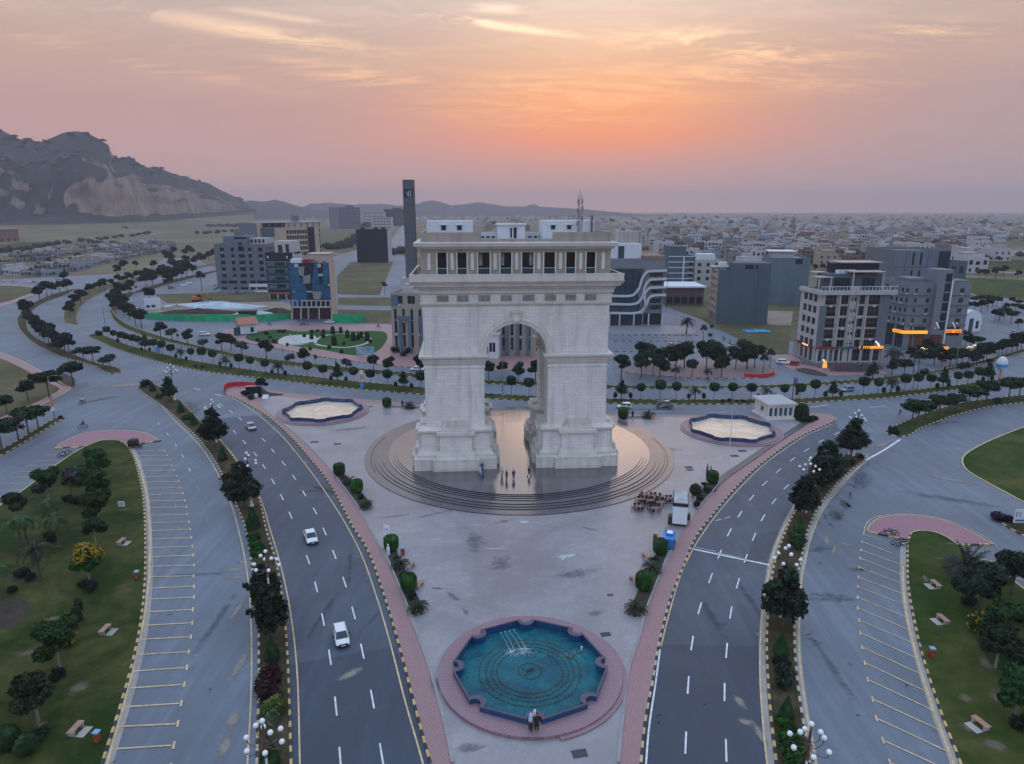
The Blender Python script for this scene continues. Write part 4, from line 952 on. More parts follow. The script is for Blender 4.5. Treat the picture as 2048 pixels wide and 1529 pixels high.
for r,k in ((1.15,14),(3.2,40),(3.75,44),(4.3,50),(4.95,56)):
    m=MB();n=96;s=6;vs=[]
    for i in range(n):
        t=2*math.pi*i/n
        for j in range(s):
            p=2*math.pi*j/s;rr=r+.05*math.cos(p);vs.append((rr*math.cos(t),rr*math.sin(t),PW+.05*math.sin(p)))
    m.add(vs,[(i*s+j,((i+1)%n)*s+j,((i+1)%n)*s+(j+1)%s,i*s+(j+1)%s) for i in range(n) for j in range(s)])
    pr=m.build('pipe_ring',m_pipe,main)
    for i in range(k):
        t=2*math.pi*i/k;link('nozzle',noz,pr,(r*math.cos(t),r*math.sin(t),PW))
for k in range(12):
    a=R.uniform(0,6.28);rr=R.uniform(.1,1.0);MB().tube([(rr*math.cos(a),rr*math.sin(a),.05),(rr*.6*math.cos(a+.5),rr*.6*math.sin(a+.5),.3)],.05,5).build('pipe_stub',m_pipe,main)
MB().tube([(4.2,2.3,.1),(5.6,3.0,.1)],.05,5).build('pipe_stub',m_pipe,main)
MB().ball((4.15,2.15,.12),(.35,.3,.15),10,6).build('pump',m_pipe,main)
m_jet=M('spray_mat',(.72,.82,.90),.35,0,spec=.5);m_jet.node_tree.nodes['Principled BSDF'].inputs['Alpha'].default_value=.55
rj=random.Random(3)
for k,(x0,y0,x1,y1) in enumerate([(-3.0,5.35,-1.9,2.9),(-2.55,5.6,-1.5,3.1),(-2.1,5.75,-.75,3.15),(-1.6,5.9,-.3,3.3)]):   # jets from the back wall and the foam they raise
    j=MB();pts=[(x0+(x1-x0)*t,y0+(y1-y0)*t,.62+.35*t-.88*t*t) for t in [i/8 for i in range(9)]]
    j.tube(pts,[.007,.008,.009,.011,.012,.014,.017,.02,.024],5);j.build('water_jet',m_jet,main)
    f=MB()
    for i in range(110 if k!=1 else 50):
        x,y=x1+rj.gauss(0,.32),y1+rj.gauss(0,.3);s=rj.uniform(.015,.06);f.ball((x,y,.085),(s,s,s*.6),5,3)
    f.build('foam',m_jet,main)['kind']='stuff'
f=MB()
for i in range(130):
    x,y=4.4+rj.gauss(0,.75),2.6+rj.gauss(0,.5);s=rj.uniform(.012,.035);f.ball((x,y,.08),(s,s,s*.6),5,3)
f.build('foam',m_jet,main)['kind']='stuff'
for i in range(4):MB().ball((-2.9+.45*i,5.45+.16*i,.6),.06,6,4).build('spout',m_white,main)
MB().cbox(5.35,3.1,.2,.16,.16,.4).build('spout',m_white,main)
CPL,CPR=G(646,822,.5),G(1462,858,.5)
pool('fountain','pale round pool with blue rim in the far left corner of the plaza',CPL,8.0,9.6,.30,.66,.12,m_water2,8,9.5,False,.14,PZ,.2,2)
pool('fountain','pale round pool with blue rim near the white pavilion',CPR,8.0,9.6,.26,.66,.06,m_water2,8,9.5,False,.14,PZ,.2,2)
# thin flag pole near the right pool
x,y=G(1457,919,PZ);fp=thing('flag_pole','thin bare flag pole standing before the right pool','pole',(x,y,PZ))
MB().tube([(0,0,0),(0,0,9.6)],[.07,.035],6).build('pole',m_white,fp);MB().cbox(0,0,0,.3,.3,.06).build('base',m_white,fp)
# ================================================================ BUILDINGS
m_win=M('window_glass_mat',(.008,.014,.024),.15,.35,.45,spec=.6)
m_hole=M('opening_shade_mat',(.005,.007,.012),.8,.3,.5)  # near-black sheet colour standing in for the shade inside unglazed openings
m_frame=M('window_frame_mat',(.13,.135,.145),.5,.1,2)
m_cgrey=wall_mat('raw_block_mat',(.145,.170,.200),.35,.85,.45,joint=.88)
m_clight=wall_mat('pale_render_mat',(.40,.39,.39),0,.8,.35)
m_cwarm=wall_mat('warm_render_mat',(.42,.33,.27),0,.8,.3)
m_cblue=wall_mat('blue_grey_wall_mat',(.082,.110,.135),.3,.8,.35,joint=.93)
m_cdark=wall_mat('dark_wall_mat',(.008,.014,.024),0,.6,.3)
m_roofg=M('flat_roof_mat',(.21,.20,.205),.9,.25,.4)
class Bld:
    """A building on its own footprint: A and B are the ends of its front wall on the ground."""
    def __init__(s,name,label,A,B,top,depth,mats,cat='building',group=None,h=None,z0=0.0,world=False):
        s.A=Vector(G(*A)) if not world else Vector(A);s.B=Vector(G(*B)) if not world else Vector(B)
        d=s.B-s.A;s.W=d.length;s.rz=math.atan2(d.y,d.x)
        s.H=h or height_at(A[0],A[1],top);s.D=depth;s.z0=z0
        s.root=thing(name,label,cat,(s.A.x,s.A.y,z0),s.rz,group)
        s.mats=mats;s.holes={'f':[],'l':[],'r':[]}
        s.P={}
    def plane(s,px,py,o,ang):
        d=ray(px,py);n=(-math.sin(ang),math.cos(ang));t=(o[0]*n[0]+o[1]*n[1])/(d[0]*n[0]+d[1]*n[1])
        X,Y,Z=d[0]*t,d[1]*t,H+d[2]*t
        return ((X-o[0])*math.cos(ang)+(Y-o[1])*math.sin(ang),Z-s.z0)
    def f(s,px,py):return s.plane(px,py,s.A,s.rz)
    def r(s,px,py):return s.plane(px,py,s.B,s.rz+math.pi/2)      # distance back from the front corner
    def l(s,px,py):return s.plane(px,py,s.A,s.rz+math.pi/2)
    def opening(s,face,a,b,z0,z1,mat=None,frame=True,inset=.28,name='window',nx=2,nz=1):
        s.holes[face].append((min(a,b),max(a,b),z0,z1))
        w,h=abs(b-a),z1-z0
        key=(round(w,2),round(h,2),(mat or m_win).name,frame,nx,nz)
        if key not in s.P:
            m=MB();m.add([(-w/2,0,0),(w/2,0,0),(w/2,0,h),(-w/2,0,h)],[(0,1,2,3)],0)
            if frame:
                t=min(.09,w*.06)
                for x in (-w/2,w/2-t):m.box(x,x+t,-.06,.0,0,h,1)
                for z in (0,h-t):m.box(-w/2+t,w/2-t,-.06,0,z,z+t,1)
                for i in range(1,nx):m.box(-w/2+w*i/nx-t/2,-w/2+w*i/nx+t/2,-.05,0,t,h-t,1)
                for i in range(1,nz):m.box(-w/2+t,w/2-t,-.045,0,h*i/nz-t/2,h*i/nz+t/2,1)
            s.P[key]=m.mesh(name,[mat or m_win,m_frame])
        c=(a+b)/2
        if face=='f':return link(name,s.P[key],s.root,(c,inset,z0),0)
        if face=='l':return link(name,s.P[key],s.root,(inset,c,z0),-math.pi/2)
        return link(name,s.P[key],s.root,(s.W-inset,c,z0),math.pi/2)
    def grid(s,face,cols,rows,**k):
        for a,b in cols:
            for z0,z1 in rows:s.opening(face,a,b,z0,z1,**k)
    def walls(s,mat,matr=None,matl=None,dep=.3,name='wall',roof=True,parapet=.9):
        m=MB();s2={'f':0,'r':1,'l':2}
        for face in 'frl':
            L=s.W if face=='f' else s.D;hs=[q for q in s.holes[face] if q[0]>0 and q[1]<L and q[3]<s.H]
            tr={'f':lambda a,z,i:(a,i,z),'l':lambda a,z,i:(i,a,z),'r':lambda a,z,i:(s.W-i,a,z)}[face]
            us=sorted({0,L,*[v for q in hs for v in q[:2]]});zs=sorted({0,s.H,*[v for q in hs for v in q[2:]]})
            mi=s2[face]
            for a,b in zip(us[:-1],us[1:]):
                if b-a<1e-5:continue
                for c,d in zip(zs[:-1],zs[1:]):
                    if d-c<1e-5:continue
                    x,z=(a+b)/2,(c+d)/2
                    if any(q[0]<x<q[1] and q[2]<z<q[3] for q in hs):continue
                    m.add([tr(a,c,0),tr(b,c,0),tr(b,d,0),tr(a,d,0)],[(0,1,2,3)],mi)
            for q in hs:
                a,b,c,d=q
                o=[tr(a,c,0),tr(b,c,0),tr(b,d,0),tr(a,d,0)];i=[tr(a,c,dep),tr(b,c,dep),tr(b,d,dep),tr(a,d,dep)]
                m.add(o+i,[(k,(k+1)%4,4+(k+1)%4,4+k) for k in range(4)],mi)
        m.add([(0,s.D,0),(s.W,s.D,0),(s.W,s.D,s.H),(0,s.D,s.H)],[(0,1,2,3)],0)
        m.build(name,[mat,matr or mat,matl or mat],s.root)
        if roof:
            p=parapet;r=MB().box(.2,s.W-.2,.2,s.D-.2,s.H-p-.1,s.H-p);r.build('roof',m_roofg,s.root)
            t=MB()
            for a,b,c,d in ((0.01,s.W-.01,.01,.22),(.01,s.W-.01,s.D-.22,s.D-.01),(.01,.22,.22,s.D-.22),(s.W-.22,s.W-.01,.22,s.D-.22)):t.box(a,b,c,d,s.H-p,s.H+.06)
            t.build('parapet',mat,s.root)
    def box(s,name,u0,u1,v0,v1,z0,z1,mat):return MB().box(u0,u1,v0,v1,z0,z1).build(name,mat,s.root)
def cols(b,fn,y,pairs):return [(fn(x0,y)[0],fn(x1,y)[0]) for x0,x1 in pairs]
def rows(b,fn,x,pairs):return [(fn(x,y1)[1],fn(x,y0)[1]) for y0,y1 in pairs]
def px6(x):return 420+x/6.37
def py6(y):return 420+y/6.37
# ---- raw concrete block on the left
b=Bld('concrete_building','unfinished bare grey block building with square window holes behind the green fence',(436.5,580),(536,580),489,22,None)
cs=cols(b,b.f,py6(505),[(px6(a),px6(c)) for a,c in ((125,180),(262,305),(358,437),(483,527),(612,668))])
rs=rows(b,b.f,px6(283),[(py6(a),py6(c)) for a,c in ((482,530),(566,612),(650,697),(733,780),(820,862))])
b.grid('f',cs,rs,mat=m_hole,frame=False)
for (y0,y1),xs in (((903,942),((140,215),(232,345),(385,470),(510,582),(600,728))),((987,1015),((150,218),(300,350),(385,485),(517,582),(607,728)))):
    b.grid('f',cols(b,b.f,py6(y0),[(px6(a),px6(c)) for a,c in xs]),rows(b,b.f,px6(300),[(py6(y0),py6(y1))]),mat=m_hole,frame=False)
b.grid('l',[(2+4*i,4+4*i) for i in range(5)],rs,mat=m_hole,frame=False);b.grid('r',[(2+4*i,4+4*i) for i in range(5)],rs,mat=m_hole,frame=False)
b.walls(m_cgrey)
u0,z0=b.f(px6(318),py6(440));u1,z1=b.f(px6(452),py6(380));b.box('gable',u0,u1,-.15,3,z0-1,z1,m_cgrey)
u2,z2=b.f(px6(362),py6(450));u3,z3=b.f(px6(410),py6(416));b.box('window',u2,u3,-.2,-.1,z2,z3,m_hole)
ua,ub=cs[2];ar=MB();zt=rs[0][1];ar.add([(ua+(ub-ua)*(.5-.5*math.cos(math.pi*i/12)),-.02,zt-.05+(ub-ua)*.32*math.sin(math.pi*i/12)) for i in range(13)],[tuple(range(13))]);ar.build('arched_window',m_hole,b.root)
for z in [r_[0]-.45 for r_ in rs]+[rs[0][1]+1.1]:b.box('ledge',-.12,b.W+.1,-.14,.02,z-.12,z,m_cgrey)
for u in (cs[2][0]-.7,cs[2][1]+.4):b.box('pilaster',u,u+.3,-.1,.02,0,b.H,m_cgrey)
q=[(px6(505),py6(1028)),(px6(735),py6(942))];(a,zz0),(c,zz1)=b.f(*q[0]),b.f(*q[1]);zf=rows(b,b.f,px6(300),[(942,987)][:0] or [(py6(942),py6(985))])[0]
b.box('painted_front',a,min(c,b.W-.05),-.08,.02,zf[0]+.1,zf[1]-.05,m_white)
for u in (a,(a+c)/2-1.6,min(c,b.W)-.4):b.box('painted_column',u,u+.35,-.09,.03,0,zf[0]+.1,m_white)
b.box('roof_storey',3.5,b.W*.62,5,17,b.H-.9,b.H+4.2,m_cgrey);b.box('window',b.W*.35,b.W*.6,4.9,5.1,b.H+1.2,b.H+3.6,m_hole)
b.box('roof_storey',b.W*.30,b.W*.36+2,9,13,b.H+4.2,b.H+6.6,m_cgrey);b.box('roof_storey',b.W*.63,b.W*.97,7,18,b.H-.9,b.H+3,m_clight)
for i in range(4):b.box('window',b.W*.65+i*2.2,b.W*.65+i*2.2+1.2,6.9,7.05,b.H+.4,b.H+2.4,m_hole)
# ---- tall bare frame behind it
b=Bld('office_building','tall half finished building with beige bands and a dark glass strip',(522,548),(643,540),447,30,None)
zt=b.H
fl=[zt-3.8-3.9*i for i in range(9)]
u=lambda x:b.f(x,480)[0]
for i in range(1,6):b.grid('f',[(u(574)+k*2.05,u(574)+k*2.05+1.75) for k in range(8)],[(zt-3.6-3.9*i-.4,zt-3.6-3.9*i+2.2)],mat=m_win)
for i in range(0,6):b.opening('f',u(631.5),u(641.5),zt-7.2-3.9*i,zt-4.2-3.9*i,mat=m_win,nx=4,nz=2)
b.walls(m_cwarm,m_clight,m_cgrey,parapet=1.2)
b.box('glass_strip',u(616),u(629.5),-.25,.2,0,zt-3.2,m_cdark)
for i in range(6):b.box('floor_band',u(573),u(615),-.3,0,zt-4.2-3.9*i-1.1+.2,zt-4.2-3.9*i+.1,m_cwarm)
b.box('roof_canopy',u(524),u(643),-.6,20,zt+.2,zt+.7,m_clight);b.box('stair_tower',u(597),u(606),4,9,zt+.7,zt+5,m_cgrey)
for i in range(10):b.box('column',u(526)+i*4.9,u(526)+i*4.9+.7,-.5,.3,zt-3.2,zt+.2,m_cgrey)
b.box('void',u(526),u(572),-.12,.2,zt-3.0,zt-.1,m_hole);b.box('blank_wall',u(523),u(549),-.9,-.15,zt-9.5,zt-3.4,m_cblue)  # void: near-black slab standing in for the shaded open storey
# ---- dark glass building
b=Bld('glass_building','dark glazed six storey building with red fascia beside the blue facade',(537.5,599),(592,599),506,16,None)
b.walls(m_cdark,m_clight,m_cdark)
for i,(y0,y1) in enumerate(((668,732),(756,828),(850,912),(945,1020))):
    (_,za),(_,zb)=b.f(px6(850),py6(y1)),b.f(px6(850),py6(y0))
    for k in range(3):
        w0=.8+k*(b.W-1)/3;b.box('window',w0,w0+(b.W-1)/3-.5,-.1,.05,za,zb,m_glassd if k==1 else M('pale_glass_mat',(.09,.13,.15),.12,.4,.7,spec=.6))  # outer panes take a paler glass colour
    b.box('floor_slab',-.2,b.W+.2,-.45,.0,zb+.05,zb+.35,M('slab_teal_mat',(.16,.20,.22),.6,.1,1))
    b.box('balcony_rail',.3,b.W-.3,-.5,-.44,za-.1,za+.9,m_glasst)
(_,za),(_,zb)=b.f(px6(850),py6(640)),b.f(px6(850),py6(560));b.box('top_window',1.5,b.W-2.5,-.1,.05,za+.4,zb-.6,m_dark)
for w0 in (1.1,b.W-3.2):b.box('lamp_panel',w0,w0+.7,-.14,.0,za+.9,zb-1.2,m_white)
(_,za),(_,zb)=b.f(px6(850),py6(1075)),b.f(px6(850),py6(1050));b.box('red_fascia',-.1,b.W,-.4,.0,za,zb,M('fascia_red_mat',(.30,.075,.055),.6,.1,1))
for k in range(4):b.box('column',.3+k*(b.W-1)/3,.9+k*(b.W-1)/3,-.3,.1,0,za,m_clight)
for k in range(3):b.box('shop_front',1.2+k*(b.W-1)/3,(k+1)*(b.W-1)/3,-.06,.05,.2,za-.4,m_glassd)
b.box('roof_storey',b.W*.3,b.W,3,13,b.H-.9,b.H+5.5,m_clight);b.box('window',b.W*.42,b.W*.58,2.9,3.1,b.H,b.H+3.6,m_dark);b.box('window',b.W*.7,b.W*.82,2.9,3.1,b.H,b.H+4,m_dark)
# ---- blue facade
B3=(664.5,639);dep=(Vector(G(675.4,629))-Vector(G(*B3))).length
b=Bld('blue_building','narrow office building with bright blue glass facade and beige side wall',(584,640),B3,527,dep,None)
m_blue=M('blue_glass_mat',(.010,.085,.165),.22,.35,.5,spec=.6)
b.walls(m_cdark,m_cwarm,m_cwarm)
(_,zb)=b.f(px6(1200),py6(1235));(_,zt)=b.f(px6(1200),py6(690))
gu=lambda x,y:b.f(px6(x),py6(y))
m=MB()
def poly_panel(name,pts,mat,v0,v1):
    q=[gu(*p) for p in pts];m=MB();n=len(q);vs=[(a,v0,z) for a,z in q]+[(a,v1,z) for a,z in q]
    fs=[(i,(i+1)%n,n+(i+1)%n,n+i) for i in range(n)]
    for i,j,k in tessellate_polygon([[Vector((a,z,0)) for a,z in q]]):fs+=[(i,j,k)]
    return m.add(vs,fs).build(name,mat,b.root)
poly_panel('blue_cladding',[(997,685),(1130,690),(1135,840),(1200,930),(1240,1040),(1240,1140),(1150,1225),(1045,1232)],m_blue,-.25,.1)
poly_panel('blue_cladding',[(1340,640),(1385,690),(1380,800),(1400,930),(1440,940),(1440,640),(1505,690),(1535,1150),(1440,1135),(1310,1040),(1300,900)],m_blue,-.25,.1)
m_pan=M('grey_panel_mat',(.20,.22,.235),.6,.12,1)
for p in ([(1130,730),(1205,720),(1195,845),(1135,830)],[(1185,850),(1280,820),(1280,935),(1195,940)],[(1305,1045),(1425,1040),(1410,1140),(1325,1140)]):poly_panel('grey_panel',p,m_pan,-.5,.1)
for p in ([(1078,690),(1128,688),(1128,732),(1078,732)],[(1375,690),(1415,688),(1415,735),(1377,735)],[(1385,815),(1440,815),(1440,845),(1385,845)],[(1235,1035),(1310,1035),(1310,1050),(1235,1050)],[(1505,945),(1525,945),(1527,970),(1507,970)],[(1060,1035),(1082,1035),(1082,1050),(1060,1050)]):poly_panel('pale_frame',p,m_clight,-.6,.1)
for p in ([(1205,735),(1315,735),(1312,815),(1210,815)],[(1140,845),(1185,845),(1190,920),(1145,920)],[(1278,850),(1302,850),(1302,930),(1280,930)],[(1402,850),(1440,850),(1442,925),(1405,925)],[(1238,1055),(1302,1055),(1305,1130),(1245,1130)],[(1245,940),(1300,940),(1305,1030),(1248,1030)]):poly_panel('window',p,m_glassd,-.12,.1)
for k in range(9):
    x=1050+k*60;poly_panel('balcony_frame',[(x,1150+6*(k%2)),(x+14,1150),(x+14,1230),(x,1230)],m_clight,-.7,-.3)
poly_panel('balcony_rail',[(1045,1150),(1110,1150),(1110,1160),(1045,1160)],m_clight,-.75,-.3);poly_panel('balcony_rail',[(1160,1150),(1535,1150),(1535,1160),(1160,1160)],m_clight,-.75,-.3)
poly_panel('floor_slab',[(1040,1232),(1540,1230),(1540,1245),(1040,1247)],m_clight,-1.0,.1)
for x in (1045,1155,1250,1385,1545):poly_panel('column',[(x,1247),(x+18,1247),(x+18,1395),(x,1395)],m_cwarm,-.8,-.3)
for x0,x1 in ((1065,1150),(1175,1245),(1268,1380),(1405,1540)):poly_panel('shop_front',[(x0,1262),(x1,1262),(x1,1385),(x0,1385)],M('shop_glass_mat',(.030,.018,.022),.2,.5,.9),-.1,.1)
b.box('roof_storey',b.W*.48,b.W*.99,2.5,b.D-.3,b.H-.9,b.H+3.3,m_cwarm);b.box('roof_eave',b.W*.46,b.W+.2,2.2,b.D,b.H+3.3,b.H+3.6,m_cwarm)
b.box('roof_storey',.5,b.W*.3,3,7,b.H-.9,b.H+1.4,m_white)
fl=MB();rr=random.Random(5)
for i in range(160):
    x,y,z=b.W*rr.uniform(.34,.62),rr.uniform(.4,2.2),b.H+rr.uniform(-.2,1.5);s=.22;a=rr.uniform(0,6.3)
    fl.add([(x-s,y,z),(x+s*math.cos(a),y+s*math.sin(a),z+s),(x+s,y,z-s*.5)],[(0,1,2)])
fl.build('roof_flowers',M('red_flower_mat',(.24,.02,.03),.8,.3,3),b.root)
# ---- black cube and the pale blocks far behind it
b=Bld('black_building','windowless black cube building standing at the far end of the dry lawn',(715,526),(777,526),460,20,None);b.walls(m_cdark,m_clight,m_cdark)
for x in (.12,.55,.78):b.box('roof_unit',b.W*x,b.W*x+3.5,4,7,b.H-.9,b.H+1.8,m_cdark)
for i in range(1,8):b.box('panel_joint',.2,b.W-.2,-.05,.02,b.H*i/8,b.H*i/8+.12,m_cdark)
def farblock(name,label,A,B,top,dep,mat,nx,nz,wm=m_win,group=None,hz=.5,flare=0.0):
    b=Bld(name,label,A,B,top,dep,None,group=group)
    fh=b.H/nz;cw=b.W/nx
    if nx and nz:b.grid('f',[(cw*(i+.5-hz/2),cw*(i+.5+hz/2)) for i in range(nx)],[(fh*(k+.28),fh*(k+.8)) for k in range(nz)],mat=wm,frame=False)
    b.walls(mat);return b
b=farblock('far_office','broad grey office block far off left of the slim tower',(679,459),(722,458),415,40,m_cgrey,10,10,hz=.72);b.box('stair_tower',b.W*.55,b.W*.8,8,20,b.H,b.H+4.5,m_cblue)
farblock('far_office','low white frame block far off with rows of openings',(728,455),(768,455),424,30,m_clight,9,5);farblock('far_office','white square gridded block in front of the far dark offices',(748,464),(783,464),435,24,m_clight,7,5,hz=.6)
b=farblock('far_office','dark broad office block just left of the slim tower',(769,452),(810,452),419,40,m_cdark,9,6);b.box('stair_tower',b.W*.4,b.W*.8,8,20,b.H,b.H+4,m_cdark)
# ---- slim tower
A,Bp=(813.0,577),(833.5,577)
b=Bld('slim_tower','very tall slim dark grey tower rising left of the arch',A,Bp,360,6,None);b.walls(wall_mat('tower_grey_mat',(.085,.10,.112),0,.7,.35),m_cdark,m_cblue)
hh=b.H
b.box('logo_panel',b.W*.1,b.W*.9,-.08,.02,hh-9.5,hh-5.0,m_cdark)
lg=MB()   # white mark near its top: a slanted stroke, a leaf tip and a tall bar
def stroke(p0,p1,w):
    (x0,z0),(x1,z1)=p0,p1;lg.add([(x0-w,-.14,z0),(x0+w,-.14,z0),(x1+w,-.14,z1),(x1-w,-.14,z1),(x0-w,-.08,z0),(x0+w,-.08,z0),(x1+w,-.08,z1),(x1-w,-.08,z1)],[(0,1,2,3),(0,4,5,1),(1,5,6,2),(2,6,7,3),(3,7,4,0)])
stroke((b.W*.52,hh-9),(b.W*.34,hh-6.4),.16);stroke((b.W*.52,hh-9),(b.W*.56,hh-6.0),.14);stroke((b.W*.72,hh-9.3),(b.W*.72,hh-5.6),.15)
lg.build('logo',m_white,b.root)
b.box('base_block',-3,b.W+3,-2,8,0,6,m_clight)
for z in (hh*.27,hh*.52,hh*.78):b.box('panel_joint',-.04,b.W+.04,-.05,b.D,z,z+.15,m_cdark)
# ---- striped school-like building behind the arch
b=Bld('striped_building','beige building with tall slit windows and blue grey portals behind the arch',(786,706),(1083,714),588,18,None)
b.H=19.0
W=b.W;n=18
m_bg=M('portal_mat',(.085,.13,.175),.6,.12,.8)
for i in range(n):
    u0=W*(i+.5)/n
    for z0,z1 in ((2.5,6.0),(7.0,10.5),(11.2,14.2)):b.opening('f',u0-.42,u0+.42,z0-.6,z1-.2,mat=m_win,nx=1)
for i in range(12):
    u0=W*(i+.35)/12;b.opening('f',u0,u0+W/12*.62,15.6,18.3,mat=m_glassd,nx=2)
b.grid('l',[(2,3),(6,7),(10,11),(14,15)],[(2,6),(7,10.5),(11.2,14.2)],nx=1);b.walls(m_cwarm if False else wall_mat('sand_wall_mat',(.30,.265,.235),0,.8,.3))
for u0 in (2.4,9.2,20,26.5,33,39.5):
    for du in (0,3.1):b.box('portal',u0+du,u0+du+.9,-.7,.0,0,10.6,m_bg)
    b.box('portal',u0,u0+4.0,-.75,-.002,10.6,11.9,m_bg)
b.box('roof_ornament',3.5,6.5,1,4,b.H,b.H+1.6,m_clight);b.box('roof_ornament',4.2,5.8,1.3,3.6,b.H+1.6,b.H+2.7,m_clight);b.box('roof_storey',9,W-4,5,15,b.H-.9,b.H+3,m_clight);b.box('corner_lantern',.2,2.4,-.3,.3,15,18.4,m_bg)
pv_=b.f(972,700)[0];b.box('entrance_wing',pv_-1,pv_+4.6,-5,-.01,0,7.2,m_white);b.box('wing_canopy',pv_-1.2,pv_+5,-5.3,-.01,7.2,7.6,m_clight)
for k in range(2):b.box('window',pv_+1.9+k*1.0,pv_+2.7+k*1.0,-5.08,-5.0,2.2,5.0,m_glassd)
# ---- curved-band glass building right of the arch
b=Bld('glass_office','modern glass office with pale bands sweeping diagonally right of the arch',(1196,652),(1323.6,651),518,26,None)
Y5=lambda y:400+y/4.248;X5=lambda x:1180+x/4.248;fu=lambda x,y:b.f(X5(x),Y5(y))
m_gl2=M('office_glass_mat',(.030,.058,.075),.12,.3,.5,spec=.6);m_gpan=M('office_panel_mat',(.16,.175,.195),.5,.1,1);m_band=M('pale_band_mat',(.46,.49,.53),.5,.08,1)
for (y0,y1),x0,x1 in (((622,655),517,622),((692,725),517,615),((765,795),517,610),((838,880),512,605),((893,935),510,602)):
    (a,z1),(c,z0)=fu(x0,y0),fu(x1,y1);b.opening('f',a,c,z0,z1,mat=m_win,nx=6)
for x0,x1 in ((455,495),(505,600)):(a,z1),(c,z0)=fu(x0,965),fu(x1,1060);b.opening('f',a,c,max(.2,z0),z1,mat=m_dark,frame=False)
for z in (6,10,14,18):b.opening('r',4,9,z,z+2,nx=3);b.opening('r',14,20,z,z+2,nx=3)
b.walls(m_gpan,m_gpan,m_gpan,parapet=.5)
m=MB();q=[fu(*p) for p in ((60,585),(455,585),(400,800),(440,940),(470,960),(60,965))]
m.add([(a,-.2,z) for a,z in q],[tuple(range(6))]);m.build('curtain_wall',m_gl2,b.root)
for y in (600,665,735,805,870,905):
    (a,z)=fu(100,y);c=fu(430-abs(y-700)*.2,y)[0];b.box('transom',2,c,-.32,-.2,z,z+.18,m_dark)
for k in range(9):a=8+k*2.3;b.box('mullion',a,a+.12,-.34,-.2,fu(300,960)[1],fu(300,590)[1],m_cdark)
def swoosh(pts,w=.42):
    P=[fu(*p) for p in pts];P2=smooth(P,.35);a,c=offset(P2,w),offset(P2,-w);n=len(P2);m=MB()
    vs=[(x,-1.0,z) for x,z in a]+[(x,-1.0,z) for x,z in c]+[(x,-.1,z) for x,z in a]+[(x,-.1,z) for x,z in c]
    fs=[]
    for i in range(n-1):fs+=[(i,n+i,n+i+1,i+1),(2*n+i,i,i+1,2*n+i+1),(n+i,3*n+i,3*n+i+1,n+i+1)]
    m.add(vs,fs).build('sweeping_band',m_band,b.root)
for yl,yr,x0,x1 in ((815,605,370,485),(885,675,400,505),(960,745,425,500)):swoosh([(60,yl),(200,yl),(x0-40,yl),(x0,yl-12),(x0+40,yl-60),(x1-40,yr+55),(x1,yr+5),(x1+40,yr),(648,yr-4)])
swoosh([(430,965),(470,900),(500,830),(540,812),(640,808)])
for x in (165,250,370,495,610):a=fu(x,1000)[0];b.box('column',a-.25,a+.25,-.6,-.1,0,fu(300,968)[1],m_band)
b.box('shop_glass',2,fu(440,1000)[0],-.22,-.05,.2,fu(300,972)[1],m_glassd)
(a,z0),(c,z1)=fu(60,580),fu(450,415);b.box('penthouse',1,c,2,12,b.H-.5,b.H+5.5,m_white);b.box('window',fu(245,500)[0],fu(298,500)[0],1.9,2.02,b.H,b.H+4.6,m_gl2)
b.box('penthouse',fu(270,400)[0],fu(450,400)[0],8,14,b.H+5.5,b.H+10,m_clight)
for k in range(7):a=fu(280,400)[0]+k*1.7;b.box('screen_post',a,a+.5,7.6,8.0,b.H+5.5,b.H+10.4,m_cwarm)
b.box('roof_edge',fu(452,500)[0],b.W+.1,-.3,14,b.H-.1,b.H+1.1,M('rust_concrete_mat',(.23,.16,.12),.9,.3,.7));b.box('roof_frame',fu(452,500)[0],b.W,.2,12,b.H-3.2,b.H-.15,m_clight)
# ---- behind it: grey banded block, low red warehouse, far pale blocks
b=farblock('banded_building','grey building with thin white floor bands behind the glass office',(1333,590),(1388,590),513,24,m_cblue,0,1) if False else Bld('banded_building','grey building with thin white floor bands behind the glass office',(1333,590),(1386,590),513,24,None)
fh=b.H/7
b.grid('f',[(b.W*.78,b.W*.94)],[(fh*k+1,fh*k+2.9) for k in range(1,7)],nx=2);b.walls(m_cblue)
for k in range(2,8):b.box('white_band',-.1,b.W*.95,-.25,.02,fh*k-.3,fh*k+.1,m_white)
b.box('white_band',b.W*.55,b.W*.6,-.26,.02,fh,b.H,m_white);b.box('roof_storey',1,b.W*.7,3,18,b.H-.9,b.H+5,m_cblue)
b=Bld('warehouse','low red brown shuttered warehouse with a white roof',(1331,612),(1405,612),575,22,None);m_rb=wall_mat('red_brown_mat',(.125,.075,.08),.3,.8,.4);
b.grid('f',[(b.W*(k+.12)/5,b.W*(k+.88)/5) for k in range(5)],[(1,4.2)],mat=m_cdark,frame=False);b.walls(m_rb,parapet=.3)
b.box('roof_slab',-1,b.W+1,-1,21,b.H-.2,b.H+.5,m_white)
for k in range(6):b.box('column',b.W*k/5-.2,b.W*k/5+.2,-.2,.0,0,b.H-.3,m_cblue)
b=Bld('white_building','plain white building block showing between the grey towers',(1386,575),(1440,575),520,20,None);b.grid('f',[(2,4),(7,9),(12,14)],[(4,6),(8,10),(12,14)]);b.walls(m_clight);b.box('roof_storey',3,b.W*.8,3,12,b.H-.9,b.H+3,m_white)
